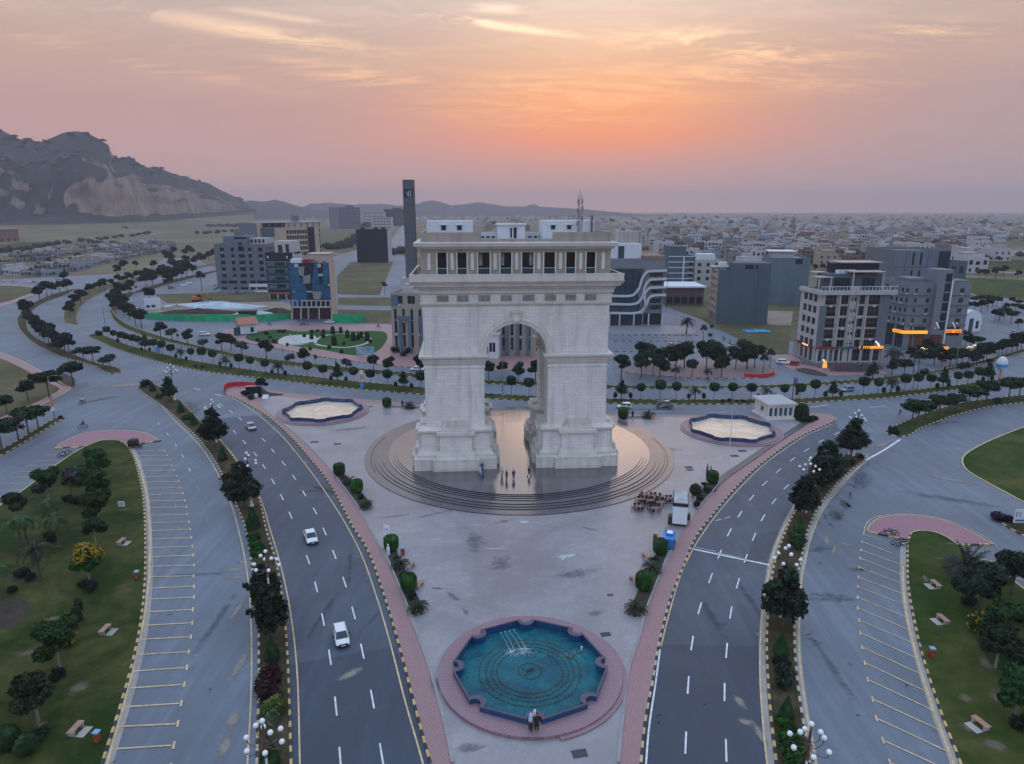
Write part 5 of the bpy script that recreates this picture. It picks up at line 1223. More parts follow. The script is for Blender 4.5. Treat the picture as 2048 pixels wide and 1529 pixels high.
# ---- big blank slate-grey wall with beige window front
A,Bq=(1429.5,648.5),(1533,650)
b=Bld('blank_building','seven storey building with one huge blank slate wall and beige window side',A,Bq,540,20,None)
bl=(Vector(G(1405,639))-b.A);b.D=max(14,bl.length)
fh=(b.H-5)/6
b.grid('l',[(b.D*a,b.D*c) for a,c in ((.12,.3),(.42,.62),(.72,.88))],[(5+fh*k+.7,5+fh*k+2.6) for k in range(6)],nx=2)
b.grid('l',[(b.D*a,b.D*c) for a,c in ((.08,.36),(.42,.66),(.72,.92))],[(.3,4.0)],mat=m_dark)
b.walls(m_cblue,m_cblue,m_cwarm)
for a in (.05,.36,.66,.92):b.box('pier',-.25,.02,b.D*a,b.D*a+.5,0,b.H,m_cwarm)
for k in range(7):b.box('ledge',-.3,.02,0,b.D,4.5+fh*k,4.8+fh*k,m_cwarm)
b.box('stair_tower',b.W*.28,b.W*.99,.06,9,b.H-.9,b.H+2.6,m_cblue);b.box('window',b.W*.5,b.W*.66,-.02,.05,b.H+.3,b.H+1.9,m_glassd);b.box('window',b.W*.7,b.W*.74,-.02,.05,b.H+.3,b.H+1.9,m_glassd)
b.box('roof_slab',-1,b.W*.7,8,b.D,b.H+.2,b.H+.6,m_clight);b.box('water_tank',2,5,9,12,b.H-.9,b.H+2.2,m_white)
b.box('wall_seam',b.W*.76,b.W*.765,-.03,.02,0,b.H,m_cdark)
b=Bld('blank_building','second blank blue grey building behind the slate wall',(1534,610),(1612,612),516,26,None);b.walls(wall_mat('patchy_grey_mat',(.13,.175,.215),.4,.85,.7,joint=.9));b.box('roof_storey',b.W*.05,b.W*.6,3,14,b.H-.9,b.H+2.6,m_clight);b.box('roof_slab',-1,b.W*.65,2,15,b.H+2.6,b.H+3,m_white);b.box('window',b.W*.62,b.W*.8,-.02,.05,b.H-2.8,b.H-.4,m_dark)
# ---- apartment block on the right
YF=lambda y:440+y/3.823;XF=lambda x:1540+x/3.823
b=Bld('apartment_building','white six storey apartment block with dark glazed balconies and stone corner pillars',(1627.5,726.5),(1763,725),583,22,None)
b.D=(Vector(G(1579,709.5))-b.A).length
# it is not square on plan: the side wall follows the side street
ff=lambda x,y:b.f(XF(x),YF(y))
RW=[(575,648),(662,735),(752,822),(838,905),(920,980)]
m_ston=wall_mat('stone_pillar_mat',(.145,.155,.18),.28,.85,.5,joint=.7);m_maroon=M('balcony_dark_mat',(.022,.012,.014),.3,.4,.8)
zr=[(ff(470,y1)[1],ff(470,y0)[1]) for y0,y1 in RW]
cu=[(ff(a,700)[0],ff(c,700)[0]) for a,c in ((415,500),(535,590),(652,716),(740,832))]
for i,(a,c) in enumerate(cu):
    for z0,z1 in zr:b.opening('f',a,c,z0,z1,mat=m_maroon if i in (0,3) else m_win,nx=3 if i in (0,3) else 2,nz=2 if i in (0,3) else 1,inset=.16)
for a,c in ((608,624),(634,650)):
    for z0,z1 in zr:b.opening('f',ff(a,700)[0],ff(c,700)[0],z0+.9,z1-.8,nx=1)
for a,c in ((345,395),(410,475),(490,550),(590,612),(625,680),(690,760),(772,830)):
    w0,w1=ff(a,1040)[0],ff(c,1040)[0];b.opening('f',max(.6,w0),w1,.5,4.0,mat=m_glassd if (a!=410) else M('shop_teal_mat',(.10,.17,.19),.2,.2,1),nx=3,nz=2)
zs=[z for z in zr]
LW=[(2+k*b.D/4.1,4.2+k*b.D/4.1) for k in range(4)]
b.grid('l',LW,[(z0+.4,z1-.3) for z0,z1 in zr[:4]],nx=2);b.grid('l',LW,[(zr[4][0]+.2,zr[4][1]-.2)],nx=2);b.grid('l',[(a-.8,c+.8) for a,c in LW],[(.3,4.2)],mat=m_dark)
m_apt=wall_mat('apartment_wall_mat',(.40,.38,.37),0,.75,.28)
b.walls(m_apt,m_apt,m_apt,dep=.2,parapet=.4)
for a,c in ((330,412),(808,884)):
    w0,w1=ff(a,820)[0],ff(c,820)[0];b.box('stone_pillar',max(w0,-.12),min(w1,b.W+.12),-.35,.0,zr[4][0]-.8 if True else 0,zr[0][1]+(.5 if a>500 else-3.2),m_ston)
for z0,z1 in zr:b.box('balcony_slab',cu[0][0]-.2,cu[3][1]+.2,-.2,-.002,z0-.32,z0-.1,m_apt)
for i,(a,c) in enumerate(cu):
    if i in (0,3):
        for z0,z1 in zr:b.box('balcony_rail',a,c,-.12,-.07,z0-.05,z0+.85,m_maroon)
for a in (515,597,655,726):w0=ff(a,700)[0];b.box('fin',w0,w0+.35,-.5,-.002,zr[4][0]-.5,zr[0][1]+.6,m_apt)
b.box('cornice',-.8,b.W+1.4,-1.1,-.005,b.H-1.0,b.H+.15,m_apt);b.box('cornice',-.8,-.005,-.005,b.D,b.H-1.0,b.H+.15,m_apt)
for k in range(22):b.box('rail_post',-.6+k*(b.W+1.8)/21,-.5+k*(b.W+1.8)/21,-1.0,-.9,b.H+.15,b.H+1.3,m_white)
b.box('roof_rail',-.7,b.W+1.3,-1.02,-.9,b.H+1.3,b.H+1.45,m_white);b.box('roof_panel',b.W*.38,b.W*.52,-1.05,-.88,b.H+.2,b.H+1.3,m_apt)
b.box('penthouse',b.W*.16,b.W*.95,3.5,b.D*.8,b.H-.4,b.H+4.6,m_cblue);b.box('window',b.W*.25,b.W*.48,3.4,3.52,b.H+.4,b.H+3.4,m_glassd);b.box('window',b.W*.66,b.W*.84,3.4,3.52,b.H+.4,b.H+3.4,m_glassd)
b.box('penthouse',b.W*.3,b.W*.98,7,b.D*.85,b.H+4.6,b.H+7.4,m_cdark)
for u0,u1,v0,v1,z in ((.45,.93,1.2,6,5.2),(.4,1.02,6.5,14,7.5),(-.02,.2,2,6.2,3.6),(.1,.3,9,13,4.4)):b.box('pale_canopy',b.W*u0,b.W*u1,v0,v1,b.H+z,b.H+z+.25,m_cwarm)
for u0,v0,z in ((0,2.2,3.6),(.17,2.2,3.6),(0,6,3.6),(.47,1.5,5.2),(.9,1.5,5.2)):b.box('canopy_post',b.W*u0,b.W*u0+.3,v0,v0+.3,b.H-.4,b.H+z,m_apt)
for k in range(5):b.box('roof_unit',b.W*.32+k*1.2,b.W*.32+k*1.2+.9,5.2,6.2,b.H+4.6,b.H+5.6,m_white)
zg=4.55
m_sred=M('sign_red_mat',(.20,.025,.03),.5,.1,1);m_sblue=M('sign_blue_mat',(.06,.09,.20),.5,.1,1);m_sgreen=M('sign_green_mat',(.05,.13,.08),.5,.1,1)
m_syel=M('sign_yellow_light_mat',(.7,.4,.05),.5,0,emit=(1.0,.40,.03),estr=.85);m_sorg=M('sign_orange_light_mat',(.7,.25,.04),.5,0,emit=(1.0,.30,.03),estr=1.0);m_spink=M('sign_pink_light_mat',(.7,.3,.25),.5,0,emit=(1.0,.42,.32),estr=1.6)
for (a,c,mm) in ((345,500,m_sred),(505,585,m_sgreen),(590,655,m_sblue),(760,855,m_sorg)):b.box('shop_sign',ff(a,990)[0],ff(c,990)[0],-.62,-.36,zg-.25,zg+.45,mm)
b.box('shop_sign',ff(662,990)[0],ff(745,990)[0],-.64,-.36,zg-.45,zg+.65,M('sign_board_mat',(.05,.04,.04),.5))
lt=MB();x=ff(670,990)[0]
for k in range(7):   # lit yellow lettering, unreadably small in the picture
    if k!=1:lt.box(x,x+.14,-.70,-.65,zg-.3,zg+.5).box(x,x+.5,-.70,-.65,zg+.34,zg+.5);lt.box(x,x+.4,-.70,-.65,zg,zg+.12)
    x+=.62
lt.build('sign_lettering',m_syel,b.root)
b.box('shop_sign',-.5,-.25,1,b.D-1,zg-.3,zg+.35,m_sred);b.box('lit_strip',-.6,-.5,b.D*.3,b.D*.58,zg-.12,zg+.22,m_spink)
for k in range(5):b.box('column',-.4,.1,.4+k*(b.D-1)/4,1.0+k*(b.D-1)/4,0,zg-.3,m_apt)
for k in range(7):b.box('column',.2+k*(b.W-.8)/6,.75+k*(b.W-.8)/6,-.5,.0,0,zg-.3,m_apt)
sp=MB()
for (x,y) in ((800,930),(812,942),(818,950),(825,960)):u_,z_=ff(x,y);sp.ball((u_,-.7,z_),.22,6,4)
sp.build('lamp',M('lamp_white_mat',(.9,.9,.9),.5,0,emit=(1,.95,.9),estr=1.5),b.root)
# ---- grey block on the corner behind
b=Bld('corner_building','grey six storey corner block with square windows and lit orange fascia signs',(1804,699),(1922,699),566,20,None)
b.D=20
ff=lambda x,y:b.f(XF(x),YF(y))
RY=[(525,560),(600,637),(677,712),(755,790)]
zr=[(ff(1100,y1)[1],ff(1100,y0)[1]) for y0,y1 in RY]
cu=[(ff(a,620)[0],ff(c,620)[0]) for a,c in ((1083,1120),(1190,1218),(1345,1375),(1440,1475))]
b.grid('f',cu,zr,nx=2)
for a,c in ((1100,1185),(1040,1085),(1330,1450)):b.opening('f',max(.4,ff(a,850)[0]),ff(c,850)[0],zr[3][0]-4.2,zr[3][0]-1.2,mat=m_glassd,nx=3)
for a,c in ((1035,1085),(1095,1180)):b.opening('f',max(.4,ff(a,940)[0]),ff(c,940)[0],.4,4.6,mat=M('warm_shop_mat',(.10,.04,.02),.3,.5,1,emit=(.5,.18,.05),estr=.03),nx=3)
lo=Vector(G(1767.6,688.5))-b.A
b.grid('l',[(2+3.6*k,4+3.6*k) for k in range(5)],zr,nx=2);b.walls(wall_mat('corner_wall_mat',(.175,.20,.225),.4,.8,.4,joint=.93))
# left wing turned toward the apartment
lw_=Bld('corner_wing','grey wing with small square windows between the apartment and corner block',(1766,690),(1803.5,699.3),562,14,None)
lw_.H=b.H
wz=[(z0+.1,z1-.1) for z0,z1 in zr]
lw_.grid('f',[(lw_.W*(k+.25)/4,lw_.W*(k+.72)/4) for k in range(4)],wz,nx=2);lw_.grid('f',[(lw_.W*(k+.1)/2,lw_.W*(k+.9)/2) for k in range(2)],[(zr[3][0]-4.2,zr[3][0]-1.0),(.4,4.8)],mat=m_glassd,nx=3);lw_.walls(MATS['corner_wall_mat'])
for z0,z1 in zr:b.box('ledge',-.2,b.W+.2,-.3,-.002,z0-.75,z0-.5,m_cgrey);lw_.box('ledge',-.2,lw_.W,-.3,-.002,z0-.75,z0-.5,m_cgrey)
u0,u1=ff(1232,700)[0],ff(1345,700)[0];b.box('stair_tower',u0,u1,-1.2,6,0,b.H+4.2,MATS['corner_wall_mat'])
for k in range(6):z=6.5+k*(b.H-3)/6;b.box('stair_window',u0+(u1-u0)*.5,u0+(u1-u0)*.9,-1.26,-1.15,z,z+2.6,m_glassd)
b.box('pale_fin',u1-.35,u1+.1,-1.5,-1.1,0,b.H+1,m_white)
b.box('fascia_sign',ff(1020,880)[0],ff(1192,880)[0],-.7,-.1,5.2,6.15,m_syel);b.box('fascia_sign',ff(1302,880)[0],ff(1452,880)[0],-.7,-.1,5.6,6.5,m_sorg);lw_.box('fascia_sign',lw_.W*.48,lw_.W,-.7,-.1,5.2,6.15,m_syel)
dk=MB();x=ff(1310,880)[0]
for k in range(11):
    if k!=5:dk.box(x,x+.35,-.74,-.705,5.8,6.3)
    x+=.62
dk.build('sign_lettering',m_sred,b.root)
m_menu=M('menu_sign_mat',(.03,.015,.015),.5,0);mb=b.box('banner',ff(1197,920)[0],ff(1285,920)[0],-1.4,-1.25,1.2,5.0,m_menu)
tx=MB()
for k in range(4):
    for i in range(6):tx.box(ff(1202,920)[0]+i*.85,ff(1202,920)[0]+i*.85+.6,-1.44,-1.41,1.6+k*.85,1.95+k*.85)
tx.build('banner_lettering',M('red_print_mat',(.25,.05,.03),.5),mb)
sp=MB()
for k in range(14):sp.ball((ff(1240+(k%7)*5,830)[0]+(.0 if k<7 else 5.4),-1.5,7.2+.35*(k*5%6)),.10,5,3)
sp.build('fairy_lights',MATS['lamp_white_mat'],b.root)
b.box('parapet_storey',u1+.2,b.W,1,8,b.H-.5,b.H+.6,m_cgrey);b.box('roof_wall',.2,b.W*.3,2,10,b.H-.9,b.H+1.2,m_cgrey)
b2=Bld('tower_block','tall grey slab block with dark slits rising behind the corner building',(1773,640),(1880,640),501,24,None)
for k in range(5):
    z=b2.H-6-7*k
    for x in (.32,.46):b2.opening('f',b2.W*x,b2.W*x+.9,z,z+5,mat=m_dark,frame=False)
b2.walls(m_cgrey,m_cblue,m_cgrey);b2.box('dark_glazing',b2.W*.8,b2.W,-.3,.0,b2.H-20,b2.H-.4,m_glassd)
for k in range(4):b2.box('ledge',0,b2.W*.8,-.12,0,b2.H-7*k-6.8,b2.H-7*k-6.5,m_cblue)
for x in (.2,.6):b2.box('wall_seam',b2.W*x,b2.W*x+.15,-.08,0,0,b2.H,m_cblue)
b3=Bld('tower_block','lower grey block joined to the right of the tall slab',(1881,636),(1918,634),524,18,None);b3.grid('f',[(b3.W*.2,b3.W*.4),(b3.W*.6,b3.W*.82)],[(b3.H-5-5.5*k,b3.H-2-5.5*k) for k in range(4)]);b3.walls(m_cblue)
# white barrel-shaped hall
x,y=G(1942,664);t=thing('domed_hall','small white barrel vaulted hall beside the corner building','building',(x,y,0),.25)
m=MB();pr=[(-4,0)]+[(-4*math.cos(math.pi*i/12),4.4+3.6*math.sin(math.pi*i/12)) for i in range(13)]+[(4,0)];n=len(pr)
m.add([(a,0,z) for a,z in pr]+[(a,9,z) for a,z in pr],[(i,(i+1)%n,n+(i+1)%n,n+i) for i in range(n)]+[tuple(range(n))]).build('vault',m_white,t)
MB().box(-1.6,.2,-.12,0,0,5.0).build('door',m_glasst,t);MB().box(1.6,2.8,-.1,0,1.2,4).build('window',m_glassd,t)
# ---- small houses near the garden
def gatehouse(A,B,top,dep,label,roofm,name='gatehouse'):
    b=Bld(name,label,A,B,top,dep,None);return b
b=gatehouse((482,672),(515,669),649,7,'small white guard house with a sloping red tiled roof',None)
b.opening('r',2,4,.5,2.5);b.walls(m_white,m_white,m_glasst,roof=False);m_rt=paving('red_tile_mat',(.42,.16,.11),(.25,.09,.07),.4,.3,rough=.8,stain=.3)
m=MB();m.add([(-.6,-.7,b.H-.2),(b.W+.6,-.7,b.H-.2),(b.W+.6,b.D*.5,b.H+1.9),(-.6,b.D*.5,b.H+1.9),(-.6,b.D+.7,b.H-.2),(b.W+.6,b.D+.7,b.H-.2)],[(0,1,2,3),(3,2,5,4),(0,3,4),(1,5,2)]);m.build('roof',m_rt,b.root)
b.box('window',b.W*.6,b.W*.8,-.06,.02,1.0,2.8,m_glassd);b.box('gate',-2.2,-.05,.3,.6,0,3.0,m_glasst);b.box('skirting',0,b.W,-.05,.02,0,.5,m_glasst)
b=Bld('site_office','small pale site cabin inside the green fenced building plot',(291,621),(323,619),600,5,None);b.grid('f',[(.5,2),(2.6,4.2)],[(1,2.2)]);b.walls(m_white)
b=Bld('brick_farmhouse','brown brick shed at the far left foot of the hill',(-14,485),(40,483),460,20,None);m_bk=wall_mat('brown_brick_mat',(.21,.12,.105),.4,.9,.5);b.grid('f',[(b.W*x,b.W*x+2.5) for x in (.3,.55,.78)],[(.3,5)],mat=m_hole,frame=False);b.walls(m_bk);b.box('roof_slab',-1,b.W+1,-1.5,20,b.H,b.H+1.5,m_cwarm)
# ---- white pavilion on the right tip of the plaza
b=Bld('pavilion','white octagon-cornered pavilion with tall blue windows by the right pool',(1535,842),(1584,840),809,6.2,None,z0=PZ)
b.H=height_at(1535,842,812,PZ)
b.grid('f',[(b.W*(k+.14)/5,b.W*(k+.82)/5) for k in range(5)],[(.75,b.H-.75)],mat=M('blue_window_mat',(.010,.075,.14),.18,.3,.8,spec=.6),nx=1)
b.opening('l',2.2,3.4,1.2,b.H-1.0,mat=MATS['blue_window_mat'],nx=1);b.walls(m_panelp,roof=False)
for k in range(6):b.box('pilaster',b.W*k/5-.16,b.W*k/5+.16,-.14,.0,0,b.H,m_panelp)
b.box('plinth',-.4,b.W+.4,-.4,b.D+.3,-.1,.35,m_panelp);b.box('eave',-.55,b.W+.55,-.55,b.D+.55,b.H,b.H+.35,m_panelp)
m=MB();m.loft([[(-.55,-.55,b.H+.35),(b.W+.55,-.55,b.H+.35),(b.W+.55,b.D+.55,b.H+.35),(-.55,b.D+.55,b.H+.35)],[(b.W*.35,b.D*.45,b.H+1.1),(b.W*.65,b.D*.45,b.H+1.1),(b.W*.65,b.D*.55,b.H+1.1),(b.W*.35,b.D*.55,b.H+1.1)]]);m.build('roof',m_clight,b.root)
for bb_,aa,cc in ((b,ff(1020,880)[0],ff(1192,880)[0]),(lw_,lw_.W*.5,lw_.W)):   # dark lettering strokes on the lit yellow fascia
    dk=MB();x=aa+.5
    while x<cc-.6:dk.box(x,x+.12,-.74,-.705,5.35,6.05).box(x+.12,x+.45,-.735,-.705,5.9-.3*(int(x*7)%2),6.02-.3*(int(x*7)%2));x+=.75 if int(x*5)%4 else 1.3
    dk.build('sign_lettering',m_sred,bb_.root)['kind']='stuff'
# cooling units under windows and water tanks on the flat roofs
m_ac=M('cooling_unit_mat',(.45,.46,.47),.6,.1,3)
for bb_ in bpy.data.objects[:]:
    if bb_.name.split('.')[0] in ('apartment_building','corner_building','concrete_building','corner_wing','striped_building'):
        ws=[c for c in kids(bb_) if c.name.startswith('window') and abs(c.rotation_euler[2])<.1 and c.location.z>6][::3]
        for w_ in ws:MB().box(-.4,.4,-.55,-.22,-.75,-.2).build('cooling_unit',m_ac,bb_,tuple(w_.location))
# ================================================================ FAR TOWN
def house_mesh(seed,col,floors):
    r=random.Random(seed);W,D=r.uniform(8,15),r.uniform(8,14);hgt=floors*3.3;m=MB()
    m.box(-W/2,W/2,-D/2,D/2,0,hgt,0)
    if r.random()<.6:m.box(-W/2+.6,-W/2+2.4,D*.1,D*.1+1.4,hgt+.02,hgt+1.9,1 if r.random()<.5 else 2)
    if r.random()<.7:
        a=r.uniform(-W/2,0);m.box(a,a+W*.45,-D*.2,D*.3,hgt,hgt+2.8,0);m.box(a-.3,a+W*.45+.3,-D*.2-.3,D*.3+.3,hgt+2.8,hgt+3.05,2)
    for s in (-1,1):
        m.box(-W/2,W/2,s*(D/2-.12)-.12,s*(D/2-.12)+.12,hgt,hgt+.9,0);m.box(s*(W/2-.12)-.12,s*(W/2-.12)+.12,-D/2+.24,D/2-.24,hgt,hgt+.9,0)
    for f in range(floors):
        z=f*3.3+.9;n=int(W/2.8)
        for i in range(n):
            x=-W/2+W*(i+.5)/n;w=r.choice((.55,.8,1.0));h=r.choice((1.4,1.6,2.1))
            m.box(x-w,x+w,-D/2-.04,-D/2+.02,z,z+h,1)
        n=int(D/3.4)
        for i in range(n):
            y=-D/2+D*(i+.5)/n
            for s in (-1,1):m.box(s*(W/2)-.04,s*(W/2)+.04,y-.6,y+.6,z,z+1.4,1)
        if r.random()<.5:m.box(-W*.3,W*.3,-D/2-1.2,-D/2-.05,f*3.3+3.0,f*3.3+3.25,2)
    if r.random()<.5:m.lathe([(.7,hgt),(.7,hgt+1.4),(.2,hgt+1.7)],8,2,(W*.3,D*.3))
    return m.mesh('house',[col,m_win,m_clight])
HC={'white':wall_mat('house_white_mat',(.40,.40,.42),0,.8,.3),'beige':wall_mat('house_beige_mat',(.30,.25,.205),0,.85,.4),'grey':wall_mat('house_grey_mat',(.19,.19,.205),.4,.85,.5),'brown brick':wall_mat('house_brick_mat',(.165,.105,.085),.4,.9,.5),'pale blue':wall_mat('house_blue_mat',(.20,.25,.30),0,.8,.3)}
HM={c:[house_mesh(ci*10+k,HC[c],(1,2,3,2,4)[k]) for k in range(4 if c!='pale blue' else 2)] for ci,c in enumerate(HC)}
rt=random.Random(21);placed=[];NH=0
def house(px,py,c=None,sc=1.0,grp='town'):
    global NH
    x,y=G(px,py)
    if any((x-a)**2+(y-b_)**2<(15*sc)**2 for a,b_ in placed):return
    placed.append((x,y));c=c or rt.choice(['white','white','beige','beige','grey','brown brick','brown brick','pale blue'])
    o=link('house',rt.choice(HM[c]),None,(x,y,0),rt.choice((0,.2,-.25,1.57,1.4))+rt.uniform(-.1,.1),(sc,sc,sc*rt.uniform(.85,1.2)));NH+=1
    tag(o,'%s flat roofed house in the hazy %s'%(c,grp),'house','%s houses of the hazy %s'%(c,grp))
for k in range(520):
    if NH>=232:break
    py=rt.uniform(462,545);px=rt.uniform(1228,1960)
    if 1500<px<1640 and py>525:continue
    if px>1650 and py>520:continue
    if px<1420 and py>520:continue
    house(px,py,sc=1.15,grp='far town')
for px,py,c in ((1938,546,'white'),(1930,540,'white'),(1990,522,'white'),(1984,520,'white'),(1660,500,'white'),(1690,500,'white'),(1720,505,'white'),(1755,520,'brown brick'),(1775,505,'brown brick'),(1800,500,'beige')):placed.clear() if False else None;house(px,py,c,1.5,'near edge of the town')
NH=0
for k in range(160):
    if NH>=60:break
    house(rt.uniform(850,1215),rt.uniform(436,462),sc=1.3,grp='town seen over the arch roof')
# ================================================================ HILLS
m_hill=M('hill_mat',(.3,.25,.22),.95,0);t=m_hill.node_tree;N=NT(t);bb=t.nodes['Principled BSDF']
geo=N.new('ShaderNodeNewGeometry');pos=geo.outputs['Position'];sn=N.new('ShaderNodeSeparateXYZ');N.put(sn.inputs[0],geo.outputs['Normal']);sp_=N.new('ShaderNodeSeparateXYZ');N.put(sp_.inputs[0],pos)
vv=N.xyz(sp_.outputs[0],sp_.outputs[1],N.m('MULTIPLY',sp_.outputs[2],.35))
rock=N.ramp(N.noise(vv,.022,8,.68,.8),[(.30,(.10,.078,.068)),(.48,(.215,.17,.143)),(.60,(.31,.25,.205)),(.75,(.18,.14,.118))])
veg=N.ramp(N.noise(pos,.03,9,.75),[(.36,(.004,.012,.014)),(.52,(.014,.026,.024)),(.60,(.038,.045,.034)),(.70,(.13,.112,.085))])
f=N.m('ADD',N.m('MULTIPLY',sn.outputs[2],1.5),N.m('MULTIPLY',N.noise(pos,.012,6,.65),.9));f=N.m('ADD',f,N.m('MULTIPLY',sp_.outputs[2],.0016))
N.put(bb.inputs['Base Color'],N.mix(N.ramp(N.m('MULTIPLY',f,.5),[(.575,0.0),(.675,1.0)]),rock,veg))
bn=N.new('ShaderNodeBump');bn.inputs['Strength'].default_value=1.0;bn.inputs['Distance'].default_value=9.0;N.put(bn.inputs['Height'],N.noise(vv,.05,8,.7,.5));N.l.new(bn.outputs[0],bb.inputs['Normal'])
from mathutils import noise as mnoise
def interp(x,tab):
    for (a,u),(b,v) in zip(tab[:-1],tab[1:]):
        if x<=b:return u+(v-u)*max(0,(x-a))/(b-a)
    return tab[-1][1]
SKYL=[(-1400,330),(-900,300),(-500,262),(-250,258),(0,259),(25,271),(42,279),(62,279),(80,286),(100,277),(125,266),(150,262),(172,265),(195,277),(220,292),(225,313),(245,318),(258,311),(270,321),(290,335),(318,336),(345,347),(375,355),(395,362),(415,366),(440,380),(465,392),(488,402),(500,413),(512,421)]
xs=list(range(-1400,516,7));NR=44;vs=[];fs=[];fm=[]
for x in xs:
    k=max(0.0,(x-100)/410.0);Df=1420+1500*k**1.6;Dr=Df+330*(1-.55*k);tanx=(x-CX)/FPX
    yf=interp(x,[(-1400,446),(0,445),(300,441),(420,430),(512,424)]);yr=interp(x,SKYL)
    zf=max(1.0,H+Df*ray(x,yf)[2]/ray(x,yf)[1]);zr=H+Dr*ray(x,yr)[2]/ray(x,yr)[1]
    for j in range(NR+6):
        if j<8:   # apron that climbs from the plain
            q=j/8;D=Df*(.66+.34*q);z=zf*q*q-(.3 if j==0 else 0)
        elif j<=NR:
            q=(j-8)/(NR-8);D=Df+(Dr-Df)*(q+.05*math.sin(q*9))
            cl=interp(q,[(0,0),(.12,.07),(.34,.47),(.52,.66),(.62,.70),(.85,.9),(1,1)]);z=zf+(zr-zf)*cl
            nz=mnoise.noise(Vector((x*.012,q*3.0,1)))+.5*mnoise.noise(Vector((x*.04,q*8,5)))+.25*mnoise.noise(Vector((x*.11,q*20,9)))
            am=math.sin(math.pi*min(1,q*1.05))**.6 if q<1 else 0.12
            fd=max(0.0,1-max(0,q-.45)/.45);D+=nz*60*am*(.25+.75*fd);z+=nz*(zr-zf)*.075*am*fd+(1-fd)*1.5*nz
        else:
            q=(j-NR)/5;D=Dr+900*q;z=zr*(1-q*q*.95)-3*q
        vs.append((tanx*(D*CP-(z-H)*SP),D,z))
nj=NR+6
for i in range(len(xs)-1):
    for j in range(nj-1):fs.append((i*nj+j,(i+1)*nj+j,(i+1)*nj+j+1,i*nj+j+1));fm.append(1 if j<7 else 0)
m=MB().add(vs,fs);m.m=fm;S(m.build('hill',[m_hill,m_plain],sm=True));RIDGE=[vs[i*nj+j] for i in range(len(xs)) for j in (NR,NR-1,NR-3,NR-6) if xs[i]>-300]
def ridge(name,tab,D,dep,mat):
    x0,x1=tab[0][0],tab[-1][0];vs=[];n=int((x1-x0)/6)+1
    for i in range(n):
        x=x0+(x1-x0)*i/(n-1);y=interp(x,tab)+1.2*mnoise.noise(Vector((x*.07,0,3)));tx=(x-CX)/FPX;zr=max(2,H+D*ray(x,y)[2]/ray(x,y)[1])
        for q,zz in ((-.5,0),(-.25,.45),(0,1),(.3,.55),(.6,0)):d=D+dep*q;vs.append((tx*(d*CP-(zr*zz-H)*SP),d,zr*zz-(.5 if zz==0 else 0)))
    S(MB().add(vs,[(i*5+j,(i+1)*5+j,(i+1)*5+j+1,i*5+j+1) for i in range(n-1) for j in range(4)]).build(name,mat,sm=True))
ridge('hills',[(400,436),(440,424),(480,404),(500,401),(525,404),(550,400),(570,404),(590,411),(620,418),(660,426),(690,436)],3900,900,m_hill)
ridge('hills',[(560,433),(590,422),(620,408),(660,406),(700,410),(760,408),(800,412),(830,410),(850,403),(862,401),(880,404),(900,411),(930,409),(960,405),(985,409),(1010,413),(1050,414),(1062,409),(1072,409),(1078,414),(1120,416),(1180,420),(1230,425),(1300,431),(1340,434)],5200,900,m_hill)
# ================================================================ PLANTS
def leafm(name,col,rnd=.30,hi=3.3,rough=.7):
    m=M(name,tuple(v*1.15 for v in col),rough=rough,var=0,spec=.16);t=m.node_tree;N=NT(t);b=t.nodes['Principled BSDF']
    geo=N.new('ShaderNodeNewGeometry');n=N.noise(geo.outputs['Position'],1.1,3,.6);n2=N.noise(geo.outputs['Position'],9.0,2,.6)
    c=N.ramp(n,[(.30,tuple(v*.55 for v in col)),(.5,col),(.72,tuple(v*hi for v in col))])
    c=N.mix(N.m('MULTIPLY',N.ramp(n2,[(.35,0.0),(.7,1.0)]),.4),c,tuple(v*1.8 for v in col))
    oi=N.new('ShaderNodeObjectInfo').outputs['Random'];hs=N.new('ShaderNodeHueSaturation');N.put(hs.inputs['Color'],c)
    N.put(hs.inputs['Value'],N.m('ADD',N.m('MULTIPLY',oi,rnd*2),1-rnd));N.put(hs.inputs['Hue'],N.m('ADD',N.m('MULTIPLY',oi,.03),.485));N.put(b.inputs['Base Color'],hs.outputs[0])
    return m
m_leaf=leafm('leaf_dark_mat',(0.0077,0.0164,0.0081));m_leaf2=leafm('leaf_mid_mat',(0.0096,0.0242,0.0078));m_leafg=leafm('leaf_grey_mat',(0.0202,0.0310,0.0270));m_leafb=leafm('leaf_bright_mat',(0.0097,0.0388,0.0054));m_leafy=leafm('leaf_lime_mat',(0.0504,0.0756,0.0144));m_leafpark=leafm('leaf_park_mat',(0.0124,0.0360,0.0062),.3,2.2)
m_leafr=leafm('leaf_red_mat',(0.0202,0.0076,0.0071));m_leafp=leafm('leaf_purple_mat',(0.0151,0.0060,0.0171));m_flow=leafm('yellow_blossom_mat',(0.2448,0.1440,0.0130),.1,1.4);m_topi=leafm('topiary_mat',(0.0094,0.0231,0.0074));m_palm=leafm('palm_mat',(0.0131,0.0263,0.0118));m_palmg=leafm('palm_grey_mat',(0.0226,0.0324,0.0270));m_palmb=leafm('palm_bright_mat',(0.0173,0.0432,0.0092))
m_bark=M('bark_mat',(.090,.070,.058),.9,.3,3.0,obj=True);m_barkp=M('pale_bark_mat',(.22,.19,.17),.9,.25,3.0,obj=True)
